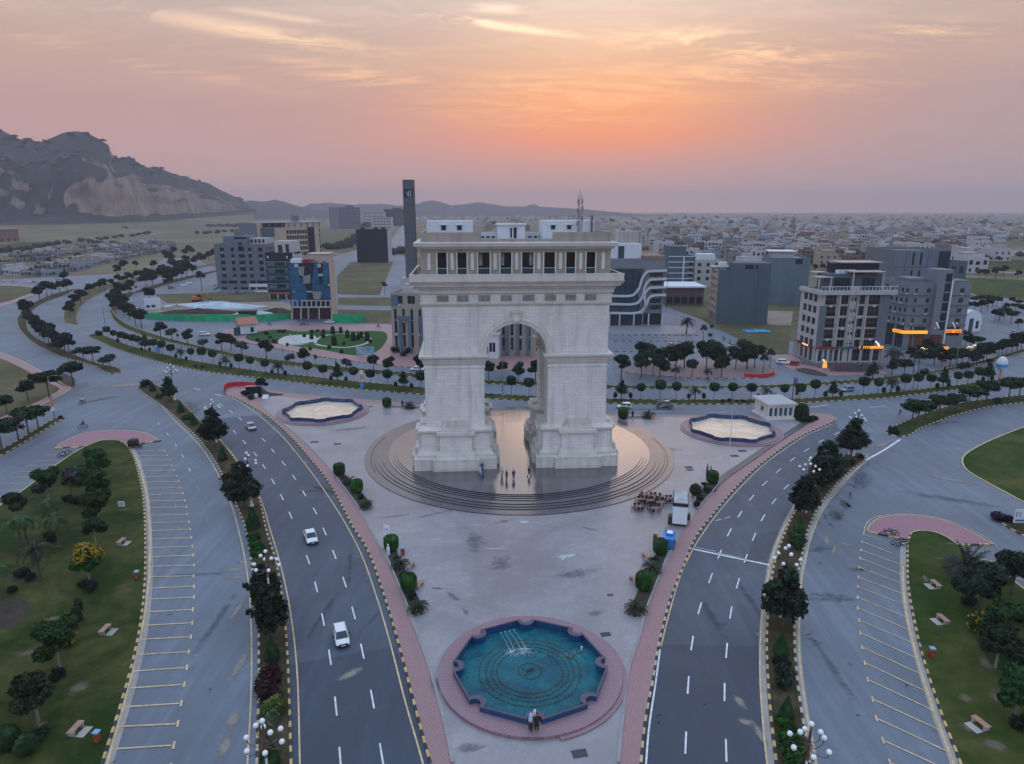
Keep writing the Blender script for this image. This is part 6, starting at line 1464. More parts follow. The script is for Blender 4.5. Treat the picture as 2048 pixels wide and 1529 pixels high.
def leaves(m,blobs,n,size,seed,shell=.62,mat=0,up=.3,flat=1.0):
    r=np.random.RandomState(seed);B=np.array([(*c,*(q if isinstance(q,tuple) else (q,q,q))) for c,q in blobs],float)
    w=(B[:,3]*B[:,4]*B[:,5])**.66;k=r.choice(len(B),n,p=w/w.sum())
    d=r.normal(size=(n,3));d /= np.linalg.norm(d,axis=1)[:,None];rad=shell+(1.06-shell)*r.rand(n)**.7
    P=B[k,:3]+d*rad[:,None]*B[k,3:]
    nr=d*.8+r.normal(size=(n,3))*.55;nr[:,2]+=up;nr /= np.linalg.norm(nr,axis=1)[:,None]
    a=np.cross(nr,r.normal(size=(n,3)));a /= np.linalg.norm(a,axis=1)[:,None]+1e-9;b=np.cross(nr,a)
    s=size*(.6+.8*r.rand(n))[:,None]
    q=np.stack([P-a*s,P+b*s*.55-nr*s*.12,P+a*s,P-b*s*.55-nr*s*.12],1).reshape(-1,3)
    o=len(m.v);m.v.extend(map(tuple,q.tolist()));m.f.extend([(o+4*i,o+4*i+1,o+4*i+2,o+4*i+3) for i in range(n)]);m.m.extend([mat]*n)
    return m
def cores(m,blobs,f=.72,mat=0,n=8):
    for c,q in blobs:
        q=q if isinstance(q,tuple) else (q,q,q);m.ball(c,tuple(v*f for v in q),n,5,mat)
    return m
def limbs(h,blobs,r0,seed,mat_n=6,lean=0.0):
    r=random.Random(seed);m=MB();top=(lean*h,0,h);m.tube([(0,0,-.1),(lean*h*.4,.03,h*.45),top],[r0*1.25,r0,r0*.75],7)
    for c,q in blobs[:mat_n]:
        zz=h*r.uniform(.72,1.0);m.tube([(lean*zz,0,zz),((c[0]+lean*zz)*.5,c[1]*.5,(zz+c[2])*.5+.1),c],[r0*.6,r0*.4,r0*.15],5)
    return m
PROTO={}
def proto(key,name,cat,parts):
    t=link(name,None,None,(0,-300,0));t['category']=cat;t['label']=key+' planted tree'
    for nm,me in parts:link(nm,me,t)
    PROTO[key]=t;return t
def broad(key,h,cw,ch,nb,nl,ls,mat,seed,name='tree',r0=.12,flat=.75,bark=None,lean=0,extra=None,shell=.6):
    r=random.Random(seed);bl=[]
    for i in range(nb):
        a=2*math.pi*(i+r.random()*.6)/max(1,nb-1);rr=cw*r.uniform(.38,.62) if i else 0;z=h-ch/2+(r.uniform(-.32,.3)*ch if i else .15*ch)
        q=cw*(r.uniform(.36,.56) if i else .58);bl.append(((rr*math.cos(a),rr*math.sin(a),z),(q,q,q*flat)))
    m=MB();cores(m,bl,.66);leaves(m,bl,nl,ls,seed,shell)
    mats=[mat]
    if extra:leaves(m,[(c,tuple(v*1.05 for v in q)) for c,q in bl if c[2]>h-ch*.62 and c[0]>-.2*cw],extra[1],ls*.7,seed+1,.9,1);mats.append(extra[0])
    return proto(key,name,'tree',[('trunk',limbs(h-ch*.75,bl,r0,seed,lean=lean).mesh('trunk',bark or m_bark)),('crown',m.mesh('crown',mats))])
broad('round',5.2,1.95,3.1,6,1100,.26,m_leaf,1);broad('round2',5.6,2.1,3.4,8,1100,.27,m_leaf2,2);broad('fluffy',4.4,2.2,2.9,9,620,.22,m_leafg,3,shell=.3,flat=.7);broad('umbrella',4.6,2.5,1.9,8,1100,.28,m_leaf2,4,flat=.42)
broad('park',5.4,1.9,4.0,9,2000,.24,m_leafpark,5,flat=.8,bark=m_barkp);broad('park2',4.9,1.7,3.6,8,1700,.24,m_leaf2,6,bark=m_barkp);broad('blossom',5.4,1.9,4.0,8,1500,.24,m_leafpark,7,extra=(m_flow,900),bark=m_barkp);broad('darkbig',6.0,2.7,4.2,9,1700,.30,m_leaf,8)
broad('bare',4.2,1.6,2.2,6,160,.2,m_leafr,9,shell=.2);broad('sapling',3.4,.8,1.2,4,240,.18,m_leafg,10,r0=.06,shell=.3)
def layered(key,seed,h=7.2,w=2.8,mat=m_leaf,n=2600):
    r=random.Random(seed);bl=[]
    for L in range(6):
        z=h*(.36+.115*L);ww=w*(.86,1.0,.98,.86,.66,.42)[L]*r.uniform(.85,1.1);k=6-L // 2
        for i in range(k):
            a=6.28*(i+r.random()*.7)/k;rr=ww*r.uniform(.4,.78);bl.append(((rr*math.cos(a),rr*math.sin(a),z+r.uniform(-.3,.3)),(ww*r.uniform(.26,.38),ww*r.uniform(.26,.38),.5)))
    bl.append(((0,0,h*.98),(.8,.8,.6)))
    m=MB();cores(m,bl,.45,n=6);leaves(m,bl,n,.27,seed,.55);leaves(m,[(c,tuple(v*1.3 for v in q)) for c,q in bl],n // 4,.36,seed+5,.85,up=.7);tr=MB().tube([(0,0,-.1),(.05,0,h*.5),(0,0,h*.97)],[.19,.14,.05],7)
    for c,q in bl[::2]:tr.tube([(0,0,c[2]-.5),(c[0]*.6,c[1]*.6,c[2]-.1),c],[.07,.05,.03],5)
    proto(key,'tree','tree',[('trunk',tr.mesh('trunk',m_bark)),('crown',m.mesh('crown',m_leaf))])
layered('layered',11);layered('layered2',12,6.2,2.4,n=2000);layered('layered3',13,5.2,1.9,n=1300)
def clipped(key,prof,name,mat,n=260,ls=.13,stem=0.0,seed=1,cat='shrub',sq=None,r0=.06):
    """clipped plant: a lathe body dressed with small leaves"""
    m=MB();m.lathe([(r,z) for r,z in prof],14);r=np.random.RandomState(seed)
    Pz=[];zs=np.array([z for _,z in prof]);rs=np.array([q for q,_ in prof])
    ar=np.maximum(.02,(rs[1:]+rs[:-1])/2)*np.hypot(np.diff(rs),np.diff(zs));k=r.choice(len(ar),n,p=ar/ar.sum());tt=r.rand(n)
    R_=rs[k]+(rs[k+1]-rs[k])*tt;Z_=zs[k]+(zs[k+1]-zs[k])*tt;A_=r.rand(n)*6.283
    for a,rr,z in zip(A_,R_,Z_):
        p=Vector((rr*math.cos(a),rr*math.sin(a),z))*1.0;d=Vector((math.cos(a),math.sin(a),.5));t_=Vector((-math.sin(a),math.cos(a),r.normal()*.6)).normalized();s=ls*(.6+.8*r.rand());u=d.cross(t_).normalized();q=p+d*s*.3
        m.add([p-t_*s,q+u*s*.5,p+t_*s,q-u*s*.5],[(0,1,2,3)])
    parts=[('foliage' if cat=='shrub' else 'crown',m.mesh('foliage',mat))]
    if stem:parts.insert(0,('trunk',MB().tube([(0,0,-.05),(0,0,stem+.3)],[r0,r0*.8],6).mesh('trunk',m_bark)))
    return proto(key,name,cat,parts)
clipped('lollipop',[(.05,2.6),(.8,2.58),(1.08,2.85),(1.18,3.4),(1.2,4.0),(1.1,4.3),(.05,4.4)],'topiary_tree',m_topi,420,.16,2.6,1,'tree');clipped('lollipop2',[(.05,2.5),(.6,2.55),(1.0,3.0),(1.12,3.5),(1.06,4.0),(.7,4.35),(.05,4.45)],'topiary_tree',m_topi,420,.16,2.5,2,'tree')
clipped('egg',[(.03,.45),(.32,.55),(.46,1.0),(.36,1.5),(.03,1.75)],'topiary_shrub',m_topi,120,.13,.45,3);clipped('cone',[(.05,.0),(.78,.06),(.80,.35),(.55,1.2),(.25,2.05),(.02,2.6)],'cone_shrub',m_topi,500,.09,0,4);clipped('conegreen',[(.05,.0),(.74,.06),(.78,.35),(.55,1.1),(.25,1.85),(.02,2.3)],'cone_shrub',m_leafb,500,.09,0,5)
clipped('drum',[(.05,.12),(.62,.15),(.92,.35),(1.0,.9),(.97,1.7),(.80,1.95),(.05,2.08)],'drum_shrub',m_leafb,800,.085,.1,6);clipped('ball',[(.05,.05),(.6,.12),(.95,.6),(1.0,1.0),(.78,1.55),(.35,1.85),(.03,1.9)],'ball_shrub',m_topi,500,.1,0,7);clipped('column',[(.05,0),(.8,.05),(.85,.8),(.75,2.0),(.5,2.7),(.03,3.0)],'column_shrub',m_topi,600,.1,0,8)
def shrub(key,w,h,n,mat,seed,ls=.16,name='shrub',extra=None):
    r=random.Random(seed);bl=[((r.uniform(-.5,.5)*w,r.uniform(-.5,.5)*w,h*r.uniform(.3,.6)),(w*r.uniform(.4,.6),w*r.uniform(.4,.6),h*r.uniform(.35,.5))) for i in range(6)]
    m=MB();cores(m,bl,.6);leaves(m,bl,n,ls,seed,.5);mats=[mat]
    if extra:leaves(m,bl,n // 2,ls*.8,seed+1,.9,1);mats.append(extra)
    proto(key,name,'shrub',[('foliage',m.mesh('foliage',mats))])
shrub('bush',1.0,1.2,420,m_leaf,21);shrub('bushred',.95,1.2,420,m_leafr,22);shrub('bushgreen',1.0,.9,420,m_leafb,23);shrub('bushlime',.8,1.5,420,m_leafy,24);shrub('bushgrey',1.1,1.4,420,m_leafg,25);shrub('bushpurple',1.2,.8,420,m_leafp,26);shrub('bushyellow',1.0,1.3,380,m_leafpark,27,extra=m_flow);shrub('bushpale',.75,1.7,420,leafm('leaf_pale_mat',(0.0612,0.0936,0.0504)),28)
def palm(key,h,nf,fl,mat,seed,droop=.9,name='palm',r0=.14,lw=.30,up=1.1,boot=False,sparse=1):
    r=random.Random(seed);tr=MB().tube([(0,0,-.1),(.04,0,h*.5),(0,0,h)],[r0*1.3,r0,r0*.85],8);m=MB()
    if boot:tr.lathe([(r0,h-.9),(r0*1.9,h-.5),(r0*1.5,h),(.05,h+.1)],8)
    for i in range(nf):
        a=6.283*i/nf+r.uniform(-.15,.15);e=up*r.uniform(-.25,1.0);p=Vector((0,0,h));d=Vector((math.cos(a)*math.cos(e),math.sin(a)*math.cos(e),math.sin(e)));pts=[p.copy()];k=7;L=fl*r.uniform(.85,1.1)
        for j in range(k):
            p=p+d*L/k;d.z-=droop*(.12+.06*j)*1.4;d.normalize();pts.append(p.copy())
        side=Vector((-math.sin(a),math.cos(a),0))
        for j in range(k):
            p0,p1=pts[j],pts[j+1];w=1.35*lw*fl*(.35+.65*math.sin(math.pi*min(1,(j+1)/k*.9)))*.55
            for s in (-1,1):
                for q in range(2):
                    b0=p0.lerp(p1,q*.5);b1=p0.lerp(p1,q*.5+.5);tip=b1+side*s*w+(p1-p0)*.55-Vector((0,0,w*.35));m.add([b0,b1,tip],[(0,1,2)])
        m.tube(pts,[.035,.03,.028,.025,.02,.018,.014,.01],4,1,False)
    proto(key,name,'palm',[('trunk',tr.mesh('trunk',m_bark)),('crown',m.mesh('crown',[mat,m_bark]))])
palm('date',3.0,26,2.1,m_palm,31,.75,boot=True);palm('dategrey',3.2,28,2.2,m_palmg,32,.7,boot=True);palm('royal',4.2,13,2.3,m_palmb,33,1.1,r0=.12,lw=.36);palm('royaldark',4.0,14,2.6,m_palm,34,1.1,r0=.13,lw=.36);palm('cycas',.45,30,1.45,m_palm,35,.95,'cycas_palm',.2,.24,1.2);palm('bushpalm',.6,40,3.0,m_palmg,36,.5,'cycas_palm',.3,.22,1.4)
for b_,s_ in (('feathery',41),):   # slender tree between the clipped ones
    bl=[((.25*math.cos(i*2.1),.25*math.sin(i*2.1),2.0+.42*i),(1.5-.18*i,1.5-.18*i,.5)) for i in range(8)];m=MB();cores(m,bl,.45,n=6);leaves(m,bl,900,.2,s_,.3)
    proto('feathery','tree','tree',[('trunk',limbs(3.0,bl,.1,s_,3).mesh('trunk',m_bark)),('crown',m.mesh('crown',m_leafg if False else m_leaf2))])
USED={}
rv=random.Random(99)
def plant(key,px,label,group=None,sc=1.0,z=.16,rnd=.1,pos=None):
    x,y=pos or G(px[0],px[1],z);s=sc*rv.uniform(1-rnd,1+rnd);t=PROTO[key]
    if key not in USED:
        USED[key]=1;t.location=(x,y,z);t.rotation_euler=(0,0,rv.uniform(0,6.28));t.scale=(s,s,s);o=t
    else:o=dup(t,(x,y,z),rv.uniform(0,6.28),s)
    o['label']=label
    if group:o['group']=group
    elif 'group' in o:del o['group']
    return o
def row(key,pts,fmt,group,**k):
    pts=sorted(pts);k.setdefault('rnd',.1 if key[0][:4] in ('loll','e') or isinstance(key,str) and key in ('egg','drum','cone','cycas') else .22)
    for i,p in enumerate(pts):plant(key if not isinstance(key,(list,tuple)) else key[i%len(key)],p,fmt%nth(i),group,**k)
# clipped trees and the plants between them on the long median
LOLL=c7((825,300),(877,325),(935,350),(970,355),(1020,370),(1060,380),(1180,410),(1245,430),(1313,450),(1467,475),(1550,488),(1635,508),(1835,540),(1920,552))+c8((387,208),(748,252),(882,268),(1140,292),(1283,310),(1427,327),(1708,344))+[(1022.5,791.5),(1057.8,794)]+cA((232,153),(378,153),(500,155),(785,158),(925,158),(1067,160),(1315,163),(1437,163),(1548,145))+cB((840,418),(948,413),(1148,393),(1243,383),(1340,377),(1540,358),(1617,352),(1695,333))
LOLL=[(x,y-0) for x,y in LOLL]
row(('lollipop','lollipop2'),LOLL,'clipped flat topped tree, %s from the left on the long striped-kerb median','clipped trees of the long median')
row('egg',c7((905,335),(1085,400),(1148,402),(1348,455),(1427,472),(1685,515),(1770,530))+c8((445,216),(557,232),(945,274),(1073,280),(1493,327),(1628,337))+cA((38,150),(155,152),(595,153),(710,156),(1122,156),(1248,156),(1630,143),(1748,138))+cB((993,408),(1098,398),(1393,373),(1478,362),(1733,324),(1800,317)),'small egg shaped shrub, %s from the left on the long median','egg shrubs of the long median')
row('date',c7((1385,462),(1730,532))+c8((500,229),)+cA((643,158),(1185,160))+cB((1047,402),),'small date palm, %s from the left between clipped trees of the long median','palms of the long median')
row('feathery',c7((1115,397),)+c8((1003,287),(1558,337))+cA((85,153),(1685,143))+cB((1435,368),(1770,322)),'slender feathery tree, %s from the left between clipped trees of the long median','feathery trees of the long median')
plant('bush',c7((757,272))[0],'bushy dark tree at the left tip of the long median',sc=1.6)
row('bushred',cA((850,166),(905,164),(960,165),(1010,168))+c7((1500,512),(1550,518)),'dark red ground shrub, %s from the left at the long median kerb','red shrubs of the long median',sc=.55)
# trees on the second median and the sidewalk behind it
row(('round','round2'),cE((213,402),(395,445),(628,487),(692,480),(932,545),(1193,585),(1665,628),(1765,640),(1985,650))+[(1005,754),(1036,764),(1071,764),(977,760)],'round headed tree, %s from the left behind the second median','round trees of the second median')
row('fluffy',cE((290,415),(505,480),(765,515),(1095,580),(1480,622)),'loose grey green tree, %s from the left on the second median','grey trees of the second median',sc=.9)
row('sapling',cE((1270,590),(1475,625),(330,420)),'thin young tree, %s from the left on the second median','saplings of the second median')
row(('round','round2','darkbig'),c5((265,1508),(435,1505),(590,1512),(865,1505),(1115,1512)),'dark round tree, %s from the left in the front row beside the arch car park','front trees of the car park',sc=1.25)
row('dategrey',c5((725,1520),(1000,1528)),'grey low palm, %s from the left in the front row beside the car park','grey palms of the car park',sc=.8)
row(('darkbig','round2'),c5((470,1430),(600,1432),(730,1440),(800,1425),(985,1446),(1070,1436),(1235,1440),(1330,1440),(1395,1425)),'tall dense dark tree, %s from the left in the back row by the car park','back trees of the car park',sc=1.35)
row('sapling',c5((960,1200),(1465,1370),(1525,1430),(1470,1475)),'thin tree, %s from the left near the side street mouth','side street trees',sc=1.5)
plant('date',c5((818,1140))[0],'tall date palm on the traffic island beside the glass office',sc=1.6)
plant('bush',c5((1018,1160))[0],'low dark bush on the side street traffic island')
plant('bush',c5((1035,1085))[0],'dark bush at the foot of the blank slate building')
# right hand side
row('date',cB((1045,195),),'broad date palm, %s by the apartment block motorcycle park','palms by the motorcycle park',sc=1.5);plant('dategrey',cB((1095,180))[0],'bushy palm right of the broad date palm near the apartment',sc=1.0)
row('feathery',cB((880,300),(912,295),(1055,330-70)),'feathery tree, %s from the left behind the far kerb near the apartment','feathery trees near the apartment',sc=.9)
row('umbrella',cB((1145,272),),'flat topped tree standing %s in the yard right of the motorcycles','yard trees');plant('bush',cB((1300,258))[0],'spreading low bush near the flat topped yard tree',sc=1.3);row('sapling',cB((1215,250),(1250,250)),'thin tall tree, %s from the left in the restaurant garden edge','garden edge trees',sc=1.7)
row(('round','darkbig','umbrella'),cB((1190,150),(1230,160),(1280,120),(1330,110),(1370,190),(1400,110),(1430,190),(1490,195),(1540,190),(1580,180),(1620,190),(1660,195),(1690,185),(1740,165),(1760,160),(1600,60),(1640,60),(1690,65),(1850,120),(1880,110),(1910,100),(1950,95),(1990,80),(2020,70)),'dark tree, %s from the left around the lit restaurant garden','trees of the restaurant garden',sc=.85)
row('bush',cB((1580,215),(1620,205),(1280,130),(1300,140),(1790,170)),'dark rounded bush, %s from the left around the restaurant garden','bushes of the restaurant garden',sc=1.2)
row(('round','umbrella'),cF((1510,690),(1560,695),(1610,700),(1660,690),(1720,770),(1745,775),(1790,750),(1800,700),(1840,790),(1870,700),(1895,830),(1920,720),(1560,650),(1600,645),(1650,655),(1700,660),(1730,665),(1850,655),(1900,670)),'small dark tree, %s from the left along the far right avenue','trees of the far right avenue',sc=.95)
row('round',cF((1600,440),(1645,445),(1720,450),(1780,430),(1890,455),(1740,330),(340,400),(400,395),(1100,470-40)),'lone dark tree, %s from the left on the fields behind the corner building','field trees on the right',sc=1.3)
row(('umbrella',),cB((1205,622),(1250,625),(1305,597),(1400,578),(1480,548),(1535,530),(1625,508),(1690,492),(1755,478),(1925,455),(2000,440)),'spreading umbrella shaped tree, %s from the left on the right kerbed island','umbrella trees of the right island',sc=.98)
plant('bushgrey',cB((1840,468))[0],'low grey shrub between umbrella trees on the right island');row('bush',cB((1060,690),(1090,705)),'dark clipped bush, %s at the tip of the right island','tip bushes of the right island',sc=.9)
plant('bushpurple',(2005,1039),'dark purple shrub in the kerbed bed at the right picture edge',sc=1.2);plant('bushpurple',(2020,1043),'second purple shrub beside the white sign board bed',sc=1.0)
# left roads
LM=[(50,622),(54,634),(57,645),(63,655),(70,664),(79,672),(88,680),(98,687),(108,693),(119,699),(131,706),(104,690),(139,710)]
row(('round','darkbig'),LM,'dark bushy tree, %s from the left on the curved left median','trees of the curved left median',sc=1.1);row('umbrella',[(168,719),(187,727)],'flat topped tree, %s of two near the end of the curved left median','flat trees of the left median',sc=1.0);row('fluffy',[(106,703),(115,706),(152,716),(208,735),(220,737)],'grey green bushy tree, %s from the left on the curved left median','grey trees of the left median',sc=.8)
row('round',c3((535,1510),(545,1470),(575,1440),(620,1405),(650,1375),(690,1345),(735,1310),(770,1312),(800,1308),(860,1283),(910,1262),(950,1255),(980,1248),(1010,1240),(1050,1228),(1085,1215),(1120,1200),(1160,1195)),'dark street tree, %s from the left on the middle road median','trees of the middle road median',sc=1.15)
row(('darkbig','round'),c3((870,1420),(885,1480),(920,1350),(985,1345),(900,1380),(1000,1330),(950,1440))+c7((900,80),(950,120),(990,150),(1040,195),(1085,215)),'dense dark tree, %s from the left on the third road median','trees of the third road median',sc=1.35)
row(('round','darkbig'),c3((1120,1275),(1170,1262),(1290,1295),(1250,1250),(1310,1243),(1350,1230),(1390,1222),(1430,1207),(1480,1190),(1160,1235),(1240,1190),(1330,1160),(1380,1150),(1440,1150),(1500,1120),(1560,1095),(1600,1085),(1640,1060),(1330,1045),(1420,1045),(1455,1040),(1290,1100),(1180,1150),(1040,1140),(950,1150),(900,1200),(1420,1130),(1530,1070)),'dark avenue tree, %s from the left near the bazaar road','trees of the bazaar avenue',sc=1.6)
row('round',c3((360,1345),(400,1345),(460,1320),(500,1250),(310,1392),(380,1110),(480,1115),(610,1090),(550,1100),(520,1330)),'dark round tree, %s from the left beside the bazaar','trees beside the bazaar',sc=1.35)
plant('sapling',c3((1545,1310))[0],'tall thin tree left of the bare grey building',sc=3.0);plant('darkbig',c3((1145,1385))[0],'dark tree on the side island near the parked white cars',sc=1.1);plant('sapling',(770,590),'small lone tree beside the lawn street left of the arch',sc=2.0)
row('umbrella',[(147,771)],'wind-shaped dark tree in the soil bed by the left junction, %s there',None,sc=1.5);plant('umbrella',(99,795),'tall leaning dark tree beside the left lamp post',sc=1.35)
row('round',[(15,828),(57,803)],'round lawn tree, %s of two on the left junction lawn','left junction lawn trees',sc=.9);row('umbrella',[(58,870),(77,858),(5,902)],'dark verge tree, %s from the left on the left kerbed verge','left verge trees',sc=1.1);plant('bare',(38,884),'thin bare reddish tree on the left kerbed verge',sc=1.1);plant('bushred',(120,838),'dark red low shrub at the tip of the left verge',sc=.6)
# first median
row('cone',[(305.5,782),(362,824),(388,849),(446,920),(545,1318),(540,1528)],'dark cone shaped shrub, %s from the far end of the left median','cones of the left median',rnd=.05);row('cone',[(507,1056)],'broad dark cone shrub below the layered tree on the left median, %s there',None,sc=1.25)
row(('layered3','layered','layered','layered3','layered3'),[(340,802),(430,893),(489,1018),(533,1222),(547,1276)],'layered dark tree by a lamp, %s from the far end of the left median','layered trees of the left median',rnd=.04)
plant('bush',(292,773),'low clipped dark bush at the far tip of the left median',sc=1.5);row('bushgreen',[(320,796),(376,838),(412,868)],'low green hedge clump, %s from the far end of the left median','hedge clumps of the left median',sc=1.1)
row('bushgreen',[(508,1078),(510,1088),(513,1099),(517,1110)],'bright green low hedge block, %s downhill on the left median','green hedge blocks of the left median',sc=1.05);row('bushred',[(452,965),(456,972),(524,1162),(528,1172)],'dark red shrub, %s from the far end of the left median','red shrubs of the left median',sc=1.3);row('column',[(470,962)],'tall green column shrub beside the red shrub on the left median, %s there',None,sc=.95)
row('bushred',[(538,1355),(542,1372),(537,1388),(546,1400)],'brownish spreading shrub, %s downhill near the bottom of the left median','brown shrubs of the left median',sc=1.2);plant('bushlime',(548,1425),'lime green shrub above the lowest lamp on the left median',sc=1.2);plant('bushpale',(550,1450),'pale variegated shrub beside the lowest left lamp',sc=1.0)
# second median
row(('layered2','layered2','layered','layered'),[(1701,917),(1650,968),(1607,1035),(1565,1252)],'big layered dark tree, %s from the far end of the right median','layered trees of the right median',rnd=.04);plant('layered3',(1636,985),'smaller layered tree behind the big one on the right median')
row('cone',[(1690,932),(1572,1436)],'dark pointed cone shrub, %s from the far end of the right median','dark cones of the right median',sc=.95);row('conegreen',[(1597,1063),(1562,1306)],'bright green pointed cone shrub, %s from the far end of the right median','green cones of the right median',rnd=.04)
row('bush',[(1721,917),(1703,929)],'low dark bush, %s at the far tip of the right median','tip bushes of the right median',sc=.8);row('bushgreen',[(1681,945),(1670,955),(1660,962),(1594,1084),(1590,1094)],'low green hedge clump, %s from the far end of the right median','hedge clumps of the right median',sc=1.0)
row('bush',[(1561,1330),(1568,1334),(1562,1350),(1570,1358),(1566,1376)],'square-clipped dark hedge block, %s downhill on the right median','hedge blocks of the right median',sc=1.0);row('bushgreen',[(1570,1460),(1580,1490),(1590,1510),(1578,1520)],'green spreading bush, %s downhill near the bottom of the right median','low bushes of the right median',sc=1.1)
# planters on the plaza
def planter(px,label):
    p=Gs(px,PZ);t=thing('planter',label,'planter',(0,0,0));MB().prism(p,PZ-.05,PZ+.16).build('soil',m_soil_dark,t);kerb_o=kerb_plain('curb',clean(p+[p[0]],.05) if False else p+[p[0]],m_kerb_grey,.2,.24,PZ-.04);kerb_o.parent=t;del kerb_o['kind']
planter(c8((965,1052),(1055,1058),(1290,1310),(1285,1350),(1195,1360)),'long planter bed on the left plaza edge near the steps');planter(cL((1045,155),(1125,160),(1312,560),(1225,590)),'long planter bed on the left plaza edge above the fountain');planter(cG((235,175),(310,180),(150,580),(52,545)),'long planter bed on the right plaza edge above the fountain');planter(cA((735,790),(830,790),(660,985),(640,950),(650,880)),'long planter bed on the right plaza edge by the white kiosk')
planter(cA((65,285),(310,282),(312,290),(68,292)),'narrow planter behind the arch on the right');planter(c8((1390,478),(1700,490),(1700,497),(1390,484)),'narrow planter behind the arch on the left')
row('drum',[(679,950),(714,984),(783,1100),(818,1180)],'bright green drum shaped shrub, %s from the far end in the left plaza planters','drum shrubs on the left',rnd=.03,sc=1.0,z=PZ+.15);row('drum',[(1424,966),(1320,1107),(1287,1178)],'bright green drum shaped shrub, %s from the far end in the right plaza planters','drum shrubs on the right',rnd=.03,sc=1.0,z=PZ+.15)
row('cycas',[(699,968),(732,1014),(800,1134),(835,1220)],'spiky cycas palm, %s from the far end in the left plaza planters','cycas palms on the left',z=PZ+.15,sc=1.05);row('cycas',[(1303,1142),(1271,1222)],'spiky cycas palm, %s from the far end in the right plaza planters','cycas palms on the right',z=PZ+.15,sc=1.05)
row('bush',[(708,975),(690,960),(722,998),(808,1155),(826,1200),(792,1120)],'low dark shrub, %s from the left in the left plaza planters','low planter shrubs on the left',sc=.55,z=PZ+.14);row('bush',[(1408,972),(1415,985),(1400,1000),(1393,1012),(1310,1125),(1295,1160)],'low dark shrub, %s from the left in the right plaza planters','low planter shrubs on the right',sc=.6,z=PZ+.14)
plant('ball',(1390,990),'green ball shrub just behind the white kiosk',sc=.9,z=PZ+.1);plant('drum',(1246,836),'green drum shrub behind the arch on the right',sc=1.2,z=PZ+.1);plant('cycas',(1296,835),'cycas palm in the narrow planter behind the arch on the right',sc=1.4,z=PZ+.1);plant('drum',(774,814),'stacked green drum shrub in the narrow planter behind the arch on the left',sc=1.15,z=PZ+.1);plant('cycas',(819,816),'cycas palm in the narrow planter behind the arch on the left',sc=1.3,z=PZ+.1);plant('bushred',(1246,838),'dark red collar shrub under the drum shrub behind the arch',sc=.9,z=PZ)
plant('round',(526,787),'round dark tree on the left plaza tip beside the black sign wall',sc=.85,z=PZ);row('column',cA((1420,285),(1445,290),(1470,300)),'tall dark clipped hedge, %s from the left beside the pavilion','hedges beside the pavilion',sc=.95,z=PZ)
row('bush',cA((1450,310),(1490,318),(1520,310),(1550,300))+c8((210,385),(260,420),(330,400)),'low dark bush, %s from the left on the plaza tip beds','bushes of the plaza tips',sc=.9,z=PZ)
# left park
row(('park2','park2','park','park','park2','park','park','park'),[(98,1002),(36,1040),(195,1000),(199,955),(199,1052),(193,1092),(120,1338),(77,1445)],'leafy park tree, %s from the left on the left lawn','trees of the left park',rnd=.06)
plant('blossom',(180,1162),'tree with yellow blossom on its upper crown on the left park lawn',sc=.98,rnd=.02);plant('bushyellow',(140,1286),'yellow flowering shrub beside the leafy tree on the left park lawn',sc=1.2)
row('royal',[(119,1092),(43,1099),(56,1094),(103,1062),(2,1200)],'bright green slender palm, %s from the left on the left lawn','bright palms of the left park',rnd=.08);plant('royaldark',(81,1158),'dark drooping palm beside the big soil bed on the left lawn',rnd=.02)
row('bushgrey',[(146,966),(172,957)],'silvery bush palm, %s from the left near the top of the left lawn','silvery bushes of the left park',sc=1.7);row('ball',[(166,970),(55,1505),(16,1495)],'clipped round bush, %s from the far end on the left lawn','round bushes of the left park',rnd=.15,sc=.95);row('column',[(158,1219),(155,1242),(148,1258)],'dark clipped column bush, %s downhill in a row of three on the left lawn','column bushes of the left park',sc=.62)
row('bush',[(135,1003),(147,1006),(160,1007),(172,1012),(99,1078),(104,1084),(72,1484),(80,1478),(117,1358),(183,1180),(170,1175),(25,1185),(50,1150),(40,1155),(62,1160)],'low dark shrub, %s from the left on the left lawn','low shrubs of the left park',sc=.85);plant('bare',(143,990),'flat thin leaved tree above the dark hedge on the left lawn',sc=.9);plant('sapling',(84,1012),'small dark sapling left of the hedge on the left lawn',sc=1.0)
for px in ([(20,1150),(45,1140),(72,1150),(76,1160),(50,1168),(20,1165)],[(-40,1215),(10,1200),(52,1205),(60,1225),(40,1250),(0,1262),(-60,1262)]):island('flower_bed',px,m_soil_dark,.19)
# right park
plant('bushpalm',(1930,1148),'big silvery blue bush palm at the top of the right lawn',rnd=.02,sc=1.15);row(('darkbig','park2','park','darkbig','park'),[(1956,1224),(2022,1192),(1995,1290),(1990,1335),(2030,1440)],'dense park tree, %s from the left on the right lawn','trees of the right park',rnd=.05);plant('bushyellow',(1962,1262),'yellow flowering shrub on the right park lawn',sc=1.5,rnd=.02);row('bush',[(1938,1210),(2015,1300),(2035,1330),(2045,1460),(2040,1240)],'low dark shrub, %s from the left on the right lawn','low shrubs of the right park',sc=1.2)
row('park',[(2085,1280),(2110,1370),(-60,1330),(-90,1210),(-50,1450)],'leafy tree at the picture edge, %s from the left','trees at the picture edge')
